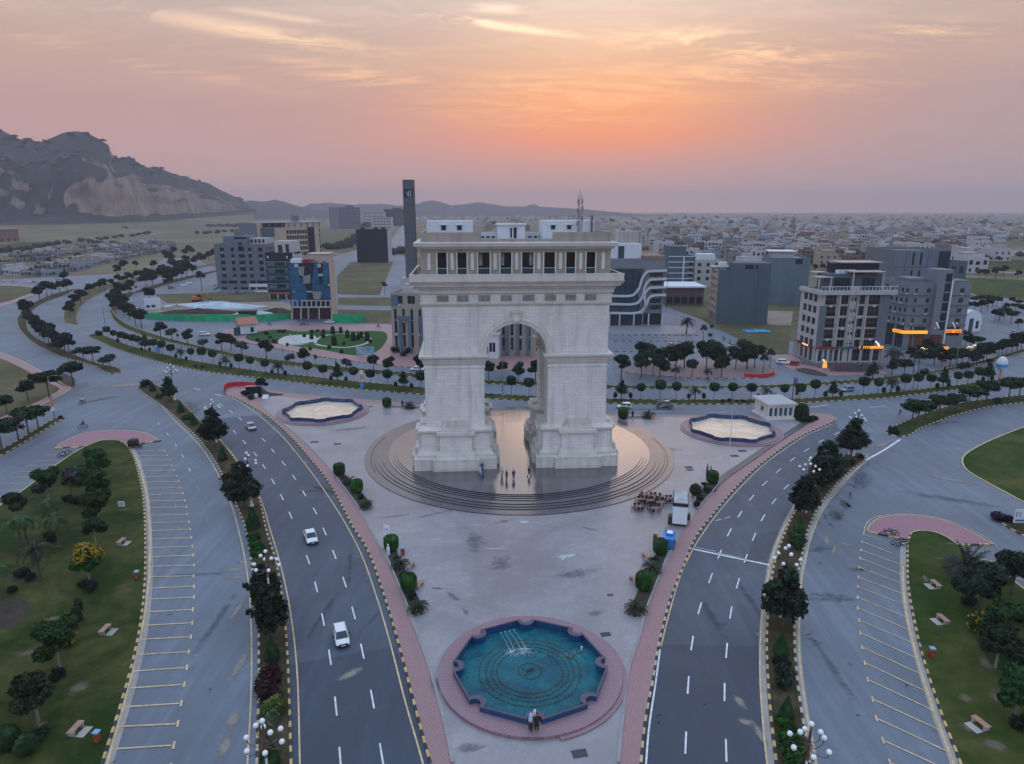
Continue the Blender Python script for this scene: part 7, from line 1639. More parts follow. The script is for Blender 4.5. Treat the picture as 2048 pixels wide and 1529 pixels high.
# garden by the striped building
row('column',cE((1240,405),(1320,395),(1395,445),(1440,365),(1485,395),(1525,415),(1560,410),(1580,395),(1620,415),(1385,370)),'slim dark cypress, %s from the left in the small ring garden','cypresses of the ring garden',sc=.95);row('ball',cE((1190,392),(1360,470),(1640,430),(1445,500),(1230,480),(1075,450),(1460,445)),'small clipped ball, %s from the left in the small ring garden','balls of the ring garden',sc=.6)
row('bush',cE((930,375),(960,400),(985,430),(1020,360),(1050,362),(1240,360),(1280,355),(1320,356),(870,420),(900,440)),'low garden hedge clump, %s from the left in the ring garden','hedge clumps of the ring garden',sc=.9);row('bush',cE((1810,495),(1870,520),(1900,500),(1940,480)),'leafy bush, %s from the left at the foot of the striped building','bushes of the striped building',sc=1.5)
m_gpath=M('garden_path_mat',(.40,.39,.38),.7,.12,1)
S(MB().ribbon(smooth(Gs(cE((1265,435),(1300,395),(1400,372),(1520,372),(1600,385),(1640,415),(1590,445),(1480,465),(1370,460),(1290,448))),1,True),1.1,.165).build('path',m_gpath));S(MB().flat(smooth(Gs(cE((1010,430),(1080,385),(1240,380),(1260,420),(1180,445),(1060,450))),1,True),.162).build('path',m_gpath))
for k,p in enumerate(cE((1095,410),(1108,418),(1122,420),(1136,420),(1150,412))):x,y=G(*p);MB().lathe([(.2,0),(.16,.1),(.14,1.6),(.2,1.75)],8).build('column',m_white,tag(link('garden_column',None,None,(x,y,.16)),'white column, %s from the left in the ring garden pergola'%nth(k),'column','columns of the ring garden'))
S(MB().ribbon(smooth(Gs(cE((1085,445),(1180,440),(1250,428))),1),.8,.175).build('pond',m_glasst))
# bushes and tree lines on the plain
m_fart=leafm('far_tree_mat',(0.0157,0.0242,0.0182),.25)
FT=[]
for k in range(4):
    r=random.Random(60+k);bl=[((r.uniform(-1,1)*2.6,r.uniform(-1,1)*2,2.2+r.uniform(-.3,1.0)),(r.uniform(1.8,3),r.uniform(1.8,3),r.uniform(1.6,2.6))) for i in range(6)];m=MB();cores(m,bl,.75,n=6);leaves(m,bl,300,.55,k,.7);m.tube([(0,0,-.1),(0,0,2)],.2,5);FT.append(m.mesh('far_tree',m_fart))
cZ=crop(6.37,0,400)
def far_tree(px,label,group,sc,z=0.0):
    x,y=G(*px);o=link('far_tree',FT[rv.randrange(4)],None,(x,y,z),rv.uniform(0,6),(sc,sc*rv.uniform(.9,1.3),sc*rv.uniform(.75,1.05)));tag(o,label,'tree',group)
for i,p in enumerate(sorted(cZ((490,610),(600,605),(655,600),(745,578),(862,560),(1030,542),(1155,552),(1270,515),(1360,505),(1475,490),(1555,475),(1680,472),(1765,455),(1435,575),(1665,575),(1850,440),(1890,440),(220,668),(260,665),(350,640),(110,660),(30,700),(1300,575),(1210,578)))):far_tree(p,'dark round bush, %s from the left on the meadow before the hill'%nth(i),'bushes of the hill meadow',1.25)
for i,p in enumerate(cZ((260,352),(370,340),(460,345),(590,350),(325,425),(385,422),(450,420),(520,422),(700,400),(800,345),(860,385),(940,380),(1000,372),(1060,366),(1120,366),(1200,380),(1400,390),(1600,400))):far_tree(p,'faint scrub bush on the slope under the quarry','scrub under the quarry',1.5,3.0)
k=0
for a,b_,n,s,lab,g in (((395,449),(520,428),34,2.4,'tree of the long dark hedge line crossing the hill plain','trees of the hill plain hedge line'),((420,455),(478,454),10,2.0,'tree of the short hedge on the hill plain','trees of the short plain hedge'),((395,470),(500,462),9,1.6,'scattered tree near the building site track','trees near the site track'),((700,490),(716,480),4,2.2,'tree left of the black cube','trees left of the black cube'),((655,500),(700,496),7,1.8,'low tree in the lot left of the black cube','lot trees left of the black cube'),((783,510),(828,505),6,1.4,'street tree right of the black cube','street trees right of the black cube')):
    for i in range(n):
        t_=i/max(1,n-1);far_tree((a[0]+(b_[0]-a[0])*t_+rv.uniform(-3,3),a[1]+(b_[1]-a[1])*t_+rv.uniform(-1,1)),lab,g,s*rv.uniform(.7,1.2))
for i in range(110):
    px=rv.uniform(640,2040);py=rv.choice((429,431,434,437,440,444,449,455))+rv.uniform(-1.5,1.5)
    if 820<px<1240 and py>452:continue
    far_tree((px,py),'hazy tree clump in the far fields behind the town','hazy tree clumps of the far fields',rv.uniform(1.6,3.0))
# the rest of the town, past the houses one can pick apart: thousands of small pale blocks out to the horizon
mt=MB();rq=random.Random(77)
for i in range(3000):
    py=423.5+62*rq.random()**1.7;px=rq.uniform(560,2150) if py<445 else rq.uniform(1230,2100)
    if rq.random()>.35+.65*(mnoise.noise(Vector((px*.006,py*.12,4)))>.06):continue
    x,y=G(px,py);w,dd,hh=rq.uniform(7,15),rq.uniform(7,14),rq.choice((3.5,6.5,7,10));k=rq.choice((0,0,0,1,1,2,3,4))
    mt.box(x-w/2,x+w/2,y-dd/2,y+dd/2,0,hh,k,rq.uniform(-.4,.4))
    if rq.random()<.5:mt.box(x-w*.3,x+w*.15,y-2,y+3,hh,hh+2.6,k)
    if y<1800:
        for q in range(3):mt.box(x-w/2+1+q*w/3,x-w/2+1+q*w/3+w*.14,y-dd/2-.9,y-dd/2-.2,hh*.5,hh*.5+1.7,5)
S(mt.build('distant_houses',[HC['white'],HC['beige'],HC['grey'],HC['brown brick'],HC['pale blue'],m_win]),'stuff')
for i in range(60):
    far_tree((rv.uniform(1235,2040),rv.uniform(468,530)),'small tree between houses of the hazy town','trees between the town houses',rv.uniform(.9,1.7))
for i in range(90):p=RIDGE[rv.randrange(len(RIDGE))];tag(link('far_tree',FT[rv.randrange(4)],None,(p[0],p[1],p[2]-1.5),rv.uniform(0,6),(rv.uniform(1,3.2),rv.uniform(1,3),rv.uniform(.7,1.4))),'scrub tree on the dark crest of the hill','tree','scrub trees of the hill crest')
# bazaar: rows of low shops on the left
rb=random.Random(8);NS={}
BZ=[house_mesh(500+k,HC[c],f) for k,(c,f) in enumerate((('grey',1),('beige',1),('white',1),('grey',2),('pale blue',1)))]
for (pts,lab) in (([(-60,528),(60,524),(120,512),(200,502),(270,496),(338,492)],'low grey shop of the back bazaar row'),([(40,548),(130,545),(180,532),(240,520),(300,508),(345,500)],'low grey shop of the front bazaar row'),([(-60,545),(0,548),(60,552),(120,552)],'low grey shop of the near left bazaar row'),([(-60,519),(60,515),(120,506),(200,497),(270,492),(330,489)],'low grey shop of the rearmost bazaar row'),([(100,541),(170,526),(240,514),(300,504),(345,497)],'low grey shop of the middle bazaar row')):
    for (x,y,a) in walk(smooth(Gs(pts),4),11.5,3):kk=rb.randrange(5);NS[lab]=NS.get(lab,-1)+1;tag(link('bazaar_shop',BZ[kk],None,(x,y,.03),a+rb.uniform(-.08,.08),(.85,.8,rb.uniform(.85,1.25))),lab.replace('low grey shop of','low %s shop, %s from the left in'%(('grey','beige','white','two storey grey','pale blue')[kk],nth(NS[lab]))),'shop',lab.replace('low grey shop','low shops'))
# ================================================================ STREET LAMPS WITH GLOBES
m_globe=M('globe_mat',(.74,.76,.79),.22,0,spec=.5);m_polew=M('pole_white_mat',(.62,.64,.68),.45,.08,2);m_polebr=M('pole_brown_mat',(.115,.065,.045),.5,.2,3,metal=.2)
m_steel=M('steel_mat',(.20,.21,.23),.45,.1,2,metal=.4)
LH=9.0
def lamp_proto():
    t=thing('street_lamp','x','street lamp',(0,-320,0))
    MB().lathe([(.32,0),(.32,.25),(.2,.4),(.2,.8),(.13,.95)],10).build('base',m_polew,t)
    MB().tube([(0,0,.9),(0,0,5.6)],[.10,.085],8).build('pole',m_polew,t)
    MB().lathe([(.09,5.55),(.17,5.7),(.11,5.9),(.11,6.7),(.2,6.9),(.12,7.1),(.08,8.2),(.03,8.4)],8).build('column',m_polebr,t)
    gb=MB().ball((0,0,0),.205,12,8).mesh('globe',m_globe,True)
    for k in range(9):
        if k<6:a,r,z,z0=k*math.pi/3+.2,1.35,7.05,6.5
        elif k<8:a,r,z,z0=(k-6)*math.pi+.9,.72,7.95,7.2
        else:a,r,z,z0=0,0,8.62,8.2
        c,s=math.cos(a),math.sin(a)
        if r:MB().tube([(.08*c,.08*s,z0),(r*.5*c,r*.5*s,z0-.18),(r*.9*c,r*.9*s,z0-.02),(r*c,r*s,z-.22)],.032,5).build('arm',m_polebr,t)
        g=link('globe',gb,t,(r*c,r*s,z));MB().lathe([(.03,-.3),(.1,-.24),(.1,-.2)],6).build('holder',m_polebr,g)
    return t
LP=lamp_proto();first=True
for side,tops in (('left',((340.6,728),(422.7,798),(492.8,904),(530.6,1100),(524,1438))),('right',((1718,820),(1621.5,914),(1578,1089),(1623.5,1444)))):
    for i,(x,y) in enumerate(tops):
        X,Y=G(x,y,LH-.05);lab='white globe cluster street lamp, %s from the far end of the %s median'%(nth(i),side)
        if first:LP.location=(X,Y,.15);o=LP;first=False
        else:o=dup(LP,(X,Y,.15),R.uniform(0,6))
        o['label']=lab;o['group']='globe lamps of the %s median'%side
def post(px,top,label,arms=1,cat='street lamp',name='light_pole',mat=None):
    X,Y=G(*px);h=height_at(px[0],px[1],top);t=thing(name,label,cat,(X,Y,.1),R.uniform(-.3,.3));MB().tube([(0,0,0),(0,0,h)],[.13,.07],6).build('pole',mat or m_steel,t)
    for s in ((-1,1) if arms==2 else (1,)):
        if arms:MB().tube([(0,0,h-.2),(s*.8,0,h+.15),(s*1.7,0,h+.2)],.045,5).build('arm',m_steel,t);MB().cbox(s*1.9,0,h+.12,.7,.26,.12).build('lamp_head',m_steel,t)
    MB().lathe([(.28,-.05),(.28,.2),(.14,.3)],8).build('base',m_steel,t);return t
for px,top,lab in (((1005,794),695,'tall thin light pole seen through the arch opening'),((1305.5,753),699,'tall light pole in front of the car park trees'),((1825,783),742,'light pole on the long median near the motorcycles'),((1873.5,756),722,'white light pole at the restaurant garden kerb'),((1909,743),673,'tallest light pole right of the lit orange sign'),((110,839),754,'grey light pole with small posters at the left verge tip'),((211,655),601,'lone thin light pole in the middle of the left road'),((1490,677),658,'short white light pole on the lot before the slate wall'),((1999,640),580,'dark floodlight mast on the right fields'),((565,705),688,'small light pole by the garden street'),((590,765),735,'slim light pole beside the loose grey tree on the second median')):post(px,top,lab)
x,y=G(110,839);t=thing('poster','orange and white poster tied to the left light pole','poster',(x,y-.2,3.0));MB().cbox(0,0,0,.9,.08,1.1).build('board',M('poster_orange_mat',(.55,.22,.1),.6,.2,3),t);MB().cbox(0,0,-1.1,.9,.08,.9).build('board',m_white,t)
# ================================================================ CARS
m_tyre=M('tyre_mat',(.018,.018,.020),.8,0);m_rim2=M('wheel_rim_mat',(.45,.46,.48),.35,0,metal=.6);m_cglass=M('car_glass_mat',(.010,.016,.026),.08,0,spec=.6);m_head=M('headlight_mat',(.75,.77,.8),.15,0,spec=.6);m_tail=M('taillight_mat',(.35,.02,.02),.3,0);m_plast=M('car_trim_mat',(.025,.026,.03),.5,0);m_plate=M('number_plate_mat',(.6,.6,.55),.5,0)
def paint(nm,c):return M('paint_'+nm,c,.28,0,spec=.5,coat=.6)
PAINT={'white':paint('white',(.66,.67,.68)),'silver':paint('silver',(.36,.37,.39)),'grey':paint('grey',(.10,.11,.12)),'black':paint('black',(.015,.016,.02)),'blue grey':paint('bluegrey',(.22,.29,.36)),'red':paint('red',(.35,.02,.025)),'dark blue':paint('darkblue',(.02,.035,.09))}
def car_meshes(kind):
    L,W,Hh,hood,boot,rz={'suv':(4.5,1.82,1.70,1.15,.15,.66),'sedan':(4.45,1.72,1.45,1.15,.75,.60),'hatch':(3.75,1.65,1.50,.85,.10,.62),'van':(4.3,1.7,1.9,.55,.05,.72)}[kind]
    x0,x1=-L/2,L/2;zb=.26;belt=Hh*rz-.06
    def ring(x,w,z0,z1):return [(x,-w*.92,z0),(x,-w,z0+.18),(x,-w,z1-.14),(x,-w*.88,z1),(x,w*.88,z1),(x,w,z1-.14),(x,w,z0+.18),(x,w*.92,z0)]
    w=W/2;hz=belt-.05 if kind!='van' else belt
    st=[(x0,w*.80,zb+.16,belt-.18),(x0+.12,w*.93,zb+.04,belt-.06),(x0+.5,w,zb,belt),(x0+boot+.35,w,zb,belt+.02),(0,w,zb,belt+.02),(x1-hood-.1,w,zb,belt),(x1-.45,w*.98,zb,hz-.10),(x1-.14,w*.90,zb+.04,hz-.20),(x1,w*.74,zb+.14,hz-.32)]
    body=MB().loft([ring(*s) for s in st]).mesh('body',0 or PAINT['white'],True)
    # greenhouse: dark glass volume with painted roof and pillars
    rb0,rb1=x0+boot+.12,x1-hood;rt0,rt1=x0+boot+(.55 if kind=='sedan' else .28),x1-hood-(.75 if kind!='van' else .45)
    gl=MB();gl.loft([[(rb0,-w*.90,belt),(rb1,-w*.90,belt),(rb1,w*.90,belt),(rb0,w*.90,belt)],[(rt0,-w*.74,Hh-.07),(rt1,-w*.74,Hh-.07),(rt1,w*.74,Hh-.07),(rt0,w*.74,Hh-.07)]])
    roof=MB();roof.loft([[(rt0-.06,-w*.78,Hh-.10),(rt1+.08,-w*.78,Hh-.10),(rt1+.08,w*.78,Hh-.10),(rt0-.06,w*.78,Hh-.10)],[(rt0,-w*.74,Hh-.03),(rt1,-w*.74,Hh-.03),(rt1,w*.74,Hh-.03),(rt0,w*.74,Hh-.03)],[(rt0+.15,-w*.6,Hh),(rt1-.15,-w*.6,Hh),(rt1-.15,w*.6,Hh),(rt0+.15,w*.6,Hh)]])
    for s in (-1,1):
        for a,b in ((rb0,rt0),(rb1,rt1),((rb0+rb1)/2-.1,(rt0+rt1)/2-.05)):roof.tube([(a,s*w*.905,belt-.03),(b,s*w*.765,Hh-.06)],.045,4)
    wh=MB().add([],[]);n=14;r=.33
    def wheel():
        m=MB();vs=[]
        for yy,rr in ((-.1,r*.8),(-.1,r),(.1,r),(.1,r*.8)):
            for j in range(n):t=6.2832*j/n;vs.append((rr*math.cos(t),yy,rr*math.sin(t)))
        m.add(vs,[(i*n+j,i*n+(j+1)%n,(i+1)*n+(j+1)%n,(i+1)*n+j) for i in range(3) for j in range(n)])
        q=MB();
        for yy in (-.105,.105):q.add([(r*.66*math.cos(6.2832*j/n),yy,r*.66*math.sin(6.2832*j/n)) for j in range(n)],[tuple(range(n))])
        return m.mesh('tyre',m_tyre),q.mesh('rim',m_rim2)
    ty,ri=wheel()
    return dict(L=L,W=W,H=Hh,belt=belt,hz=hz,body=body,glass=gl.mesh('windows',m_cglass),roof=roof,ty=ty,ri=ri,w=w,x0=x0,x1=x1)
CM={k:car_meshes(k) for k in ('suv','sedan','hatch','van')};CROOF={}
def car(kind,colour,px,heading,label,group=None,pos=None,sc=.88):
    c=CM[kind];X,Y=pos or G(*px);t=thing({'hatch':'hatchback','suv':'tall_car'}.get(kind,kind),label,'car',(X,Y,.045),heading,group,sc)
    if (kind,colour) not in CROOF:
        b=c['body'].copy();b.materials[0]=PAINT[colour];CROOF[kind,colour]=(b,c['roof'].mesh('roof',PAINT[colour]))
    b,r=CROOF[kind,colour];link('body',b,t);link('windows',c['glass'],t);link('roof',r,t)
    if ('p',kind) not in CROOF:
        w,x0,x1,hz,belt=c['w'],c['x0'],c['x1'],c['hz'],c['belt']
        CROOF['p',kind]=(MB().loft([[(x1-.16,-.3,hz-.42),(x1-.16,.0,hz-.42),(x1-.16,.0,hz-.24),(x1-.16,-.3,hz-.24)],[(x1-.03,-.25,hz-.42),(x1+.0,.05,hz-.42),(x1-.03,.05,hz-.28),(x1-.08,-.3,hz-.25)]]).mesh('headlight',m_head),MB().cbox(x0+.06,0,belt-.42,.1,.28,.22).mesh('taillight',m_tail),MB().box(x1-.10,x1+.015,-.5,.5,.42,.62).mesh('grille',m_plast),MB().box(x1-.03,x1+.03,-.26,.26,.40,.52).mesh('number_plate',m_plate),MB().box(x1-.2,x1+.02,-w*.78,w*.78,.28,.40).mesh('bumper',m_plast),MB().cbox(x1-1.5,0,belt+.02,.16,.22,.15).mesh('mirror',m_plast))
    hd,tl,gr,npl,bm,mi=CROOF['p',kind];w=c['w']
    for s in (-1,1):link('headlight',hd,t,(0,s*w*.60+.12,0));link('taillight',tl,t,(0,s*w*.72,0));link('mirror',mi,t,(0,s*(w+.1),0))
    link('grille',gr,t);link('number_plate',npl,t);link('bumper',bm,t)
    for xx in (c['x0']+.78,c['x1']-.82):
        for s in (-1,1):q=link('wheel',c['ty'],t,(xx,s*(w-.10),.32));link('rim',c['ri'],q)
    return t
def toward(a,b):(x0,y0),(x1,y1)=G(*a),G(*b);return math.atan2(y1-y0,x1-x0)
car('hatch','white',(683,1281),toward((670,1210),(700,1330)),'white people carrier driving toward the fountain end of the left boulevard');car('sedan','white',(622,1080),toward((600,1020),(650,1150)),'white saloon car in the middle lane of the left boulevard');car('sedan','silver',(502,858),toward((480,835),(530,885)),'silver saloon car highest up the left boulevard')
car('hatch','white',(1248,817),toward((1260,817),(1240,817)),'white hatchback on the cross road behind the arch');car('van','grey',(1329,816),toward((1310,816),(1340,816)),'dark grey tall car with pale roof behind the arch on the cross road');car('hatch','blue grey',(1694,783),toward((1710,780),(1690,782)),'pale blue hatchback on the road in front of the apartment block')
far_cars=[('suv','white',(409,672),.2,'white car stopped on the paved island by the guard house'),('hatch','white',(263,606),2.2,'white car on the side road left of the green fence'),('hatch','white',(275,622),.3,'white car just beside the green fence end'),('sedan','black',(272,576),2.0,'black car far up the side avenue'),('van','white',(378,569),.4,'white van parked left of the bare grey building'),('van','white',(368,573),.4,'second white van parked left of the bare grey building'),('sedan','grey',(344,578),.5,'grey car parked by the white vans'),('hatch','blue grey',(462,588),.1,'pale blue car in front of the bare grey building'),('sedan','dark blue',(476,588),.1,'dark blue car in front of the bare grey building'),('suv','white',(517,586),0,'white car before the painted shop front of the bare building'),('suv','white',(528,586),0,'white car nearest the dark glass building'),('sedan','grey',(607,651),0,'dark car on the street in front of the blue building'),('sedan','white',(660,647),0,'white saloon car beside the blue building street corner'),('sedan','silver',(1466,694),.1,'silver car on the side street beside the grass lot'),('suv','white',(1567,729),-.3,'white car parked at the apartment corner'),('hatch','red',(1586,731),2.2,'red car beside the white one at the apartment corner'),('van','white',(1958,652),.8,'white van parked behind the domed hall'),('hatch','silver',(2026,668),.9,'silver car far up the right road'),('sedan','white',(835,742),0,'white car half hidden left of the arch by the striped building'),('sedan','grey',(1344,694),0,'grey car under the back row car park trees')]
for k,px in enumerate(((8,563),(28,565),(56,566),(70,566),(92,563),(118,560),(-15,563))):far_cars.append((('hatch','sedan','suv')[k%3],('white','silver','white','blue grey')[k%4],px,.05,'parked car, %s from the left before the bazaar shops'%nth(k)))
for k,px in enumerate(((430,572),(437,576),(440,584),(432,580))):far_cars.append(('hatch',('white','silver')[k%2],px,1.2,'car, %s in the small car park left of the bare building'%nth(k)))
for a in far_cars:car(*a)
# ================================================================ MOTORCYCLES, RICKSHAW
m_chrome=M('chrome_mat',(.5,.5,.52),.2,0,metal=.9);m_seat=M('seat_mat',(.02,.02,.022),.6,0)
def bike_parts(col):
    n=12;wl=MB()
    for xx in (-.62,.62):
        vs=[]
        for i in range(n):
            t=6.2832*i/n
            for j in range(5):p=6.2832*j/5;rr=.27+.05*math.cos(p);vs.append((xx+rr*math.cos(t),.05*math.sin(p),.31+rr*math.sin(t)))
        wl.add(vs,[(i*5+j,((i+1)%n)*5+j,((i+1)%n)*5+(j+1)%5,i*5+(j+1)%5) for i in range(n) for j in range(5)])
    fr=MB().tube([(-.62,0,.31),(-.2,0,.55),(.3,0,.72),(.5,0,.85)],.04,5).tube([(.62,0,.31),(.42,0,1.0)],.035,5).tube([(.40,-.33,1.02),(.43,0,1.0),(.40,.33,1.02)],.022,5).ball((.0,0,.42),(.22,.13,.18),8,5).tube([(-.7,.14,.33),(.1,.14,.30)],.04,5)
    tk=MB().ball((.18,0,.78),(.27,.13,.13),10,6).ball((.5,0,.9),(.1,.1,.1),8,5);st=MB().ball((-.32,0,.77),(.40,.13,.07),10,5).box(-.85,-.55,-.06,.06,.5,.58)
    return [('wheel',wl.mesh('wheel',m_tyre)),('frame',fr.mesh('frame',m_chrome)),('tank',tk.mesh('tank',PAINT[col])),('seat',st.mesh('seat',m_seat))]
BK={c:bike_parts(c) for c in ('red','black','dark blue')}
def bike(c,X,Y,a,label,group=None,z=.045):
    t=thing('motorcycle',label,'motorcycle',(X,Y,z),a,group)
    for nm,me in BK[c]:
        link(nm,me,t)
    return t
bike('black',*G(1775,1073),2.8,'black motorcycle at the kerb of the right paved cap');bike('dark blue',*G(1783,1071),2.7,'second motorcycle leaning by the kerb of the right paved cap');bike('black',*G(1795,1091),3.0,'black motorcycle in the top right parking bay');bike('black',*G(1806,1094),3.0,'motorcycle nearest the lawn tip in the top right parking bay');bike('black',*G(127,914),.6,'motorcycle parked alone in the left slanted bays');bike('dark blue',*G(134,911),.6,'second motorcycle parked in the left slanted bays')
rb2=random.Random(4);cnt=0
for rr in range(5):
    for i in range(24):
        px=1656+i*4.4+rr*1.5+rb2.uniform(-.7,.7);py=733+rr*2.6+(px-1656)*.018+rb2.uniform(-.5,.5)
        if px>1768 or (rr>2 and px>1735):continue
        X,Y=G(px,py);c=('red','black','dark blue','red','black')[rb2.randrange(5)];bike(c,X,Y,1.5+rb2.uniform(-.25,.25),'%s motorcycle in the crowded rows before the apartment block'%c,'%s motorcycles before the apartment block'%c,.16);cnt+=1
for i in range(12):X,Y=G(1600+i*4.2,727+i*.9);bike('black',X,Y,1.0+rb2.uniform(-.2,.2),'black motorcycle parked along the apartment side wall','motorcycles along the apartment side',.16)
for i in range(14):X,Y=G(596+i*5.2,643.5+rb2.uniform(-.4,.4));bike(('black','red')[i%2],X,Y,1.5,'%s motorcycle in the row before the blue building'%('black','red')[i%2],'motorcycles before the blue building')
x,y=G(272,896);t=thing('rickshaw','black covered three wheeled rickshaw parked at the left paved cap','rickshaw',(x,y,.05),.1)
m=MB();m.loft([[(-1.1,-.62,.35),(1.0,-.45,.35),(1.0,.45,.35),(-1.1,.62,.35)],[(-1.15,-.66,.95),(1.1,-.45,.85),(1.1,.45,.85),(-1.15,.66,.95)]]);m.build('body',PAINT['black'],t);m=MB();m.loft([[(-1.15,-.66,.95),(.5,-.6,.95),(.5,.6,.95),(-1.15,.66,.95)],[(-1.1,-.6,1.6),(.35,-.55,1.62),(.35,.55,1.62),(-1.1,.6,1.6)],[(-.9,-.4,1.74),(.2,-.38,1.75),(.2,.38,1.75),(-.9,.4,1.74)]]);m.build('canopy',m_seat,t)
MB().box(.36,.42,-.45,.45,.95,1.5).build('windscreen',m_cglass,t)
for xx,yy in ((-.75,-.6),(-.75,.6),(.95,0)):link('wheel',CM['hatch']['ty'],t,(xx,yy,.3),0,(.85,.8,.85))
# ================================================================ PEOPLE
m_skin=M('skin_mat',(.30,.165,.105),.55,0);m_hair=M('hair_mat',(.014,.011,.010),.6,0);m_shoe=M('shoe_mat',(.02,.016,.014),.6,0)
def cloth(nm,c):return M('cloth_'+nm,c,.85,.1,6.0,obj=True)
def body_mesh(pose):
    """one continuous figure grown over a skeleton with tapered limbs and separate fingers"""
    sit=pose=='ride';st=.26 if pose=='walk' else .04
    J={};E_=[]
    def j(n,p,r,par=None):
        J[n]=(Vector(p),r,len(J));
        if par:E_.append((J[par][2],J[n][2]))
    hz=.92
    j('pelvis',(0,0,hz),(.135,.115));j('belly',(0.01,0,hz+.18),(.125,.105),'pelvis');j('chest',(.0,0,hz+.38),(.15,.115),'belly');j('neck',(.0,0,hz+.55),(.055,.055),'chest');j('head0',(.02,0,hz+.64),(.075,.085),'neck');j('head1',(.025,0,hz+.74),(.085,.095),'head0');j('head2',(.015,0,hz+.82),(.06,.07),'head1')
    for s,nm in ((1,'l'),(-1,'r')):
        f=s*st
        if sit:kn,an=(.42,s*.20,hz-.12),(.25,s*.2,hz-.52)
        else:kn,an=(f*.5+.03,s*.10,hz-.44),(f*1.2-(.05 if f<0 else 0),s*.10,.08)
        j('hip'+nm,(0,s*.09,hz-.06),(.095,.10),'pelvis');j('knee'+nm,kn,(.062,.062),'hip'+nm);j('ank'+nm,an,(.042,.042),'knee'+nm);j('toe'+nm,(an[0]+.16,an[1]+s*.02,an[2]-.045),(.042,.03),'ank'+nm)
        sh=(0,s*.185,hz+.46)
        if sit:el,wr=(.22,s*.27,hz+.22),(.45,s*.28,hz+.14)
        elif pose=='phone' and s>0:el,wr=(.08,s*.25,hz+.2),(.25,s*.12,hz+.38)
        else:el,wr=(-f*.45-.02,s*.245,hz+.19),(-f*.9+.06,s*.25,hz-.05)
        j('sh'+nm,sh,(.062,.062),'chest');j('el'+nm,el,(.044,.044),'sh'+nm);j('wr'+nm,wr,(.030,.027),'el'+nm)
        d=(Vector(wr)-Vector(el)).normalized();j('palm'+nm,Vector(wr)+d*.07,(.042,.022),'wr'+nm)
    me=bpy.data.meshes.new('body');me.from_pydata([v[0] for v in J.values()],E_,[]);o=bpy.data.objects.new('tmp',me);COL.objects.link(o);o.modifiers.new('s','SKIN');sv=me.skin_vertices[0].data
    for i,v in enumerate(J.values()):sv[i].radius=v[1]
    sv[0].use_root=True;o.modifiers.new('u','SUBSURF').levels=1
    dg=bpy.context.evaluated_depsgraph_get();ev=o.evaluated_get(dg).to_mesh();m=MB().add([v.co[:] for v in ev.vertices],[tuple(p.vertices) for p in ev.polygons]);o.evaluated_get(dg).to_mesh_clear();bpy.data.objects.remove(o)
    for s,nm in ((1,'l'),(-1,'r')):   # four fingers and a thumb, slightly curled
        p=J['palm'+nm][0];d=(p-J['wr'+nm][0]).normalized();sd=d.cross(Vector((0,s,0))).normalized();inn=sd.cross(d).normalized()*s
        for q,ln in ((-1.5,.062),(-.5,.075),(.5,.07),(1.5,.055)):b_=p+sd*q*.019+d*.015;m.tube([b_,b_+d*ln*.55-inn*.008,b_+d*ln-inn*.024],[.0095,.009,.007],5)
        b_=p-sd*.03-d*.03;m.tube([b_,b_-sd*.03+d*.02-inn*.01,b_-sd*.035+d*.05-inn*.02],[.011,.010,.008],5)
    hd=J['head1'][0]
    m.ball(hd+Vector((.095,0,-.02)),(.02,.014,.022),6,4)                       # nose
    for s in (-1,1):m.ball(hd+Vector((.0,s*.088,-.01)),(.02,.01,.03),6,4)   # ears
    return m.mesh('body',m_skin,True),J
BODY={p:body_mesh(p) for p in ('stand','walk','phone','ride')}
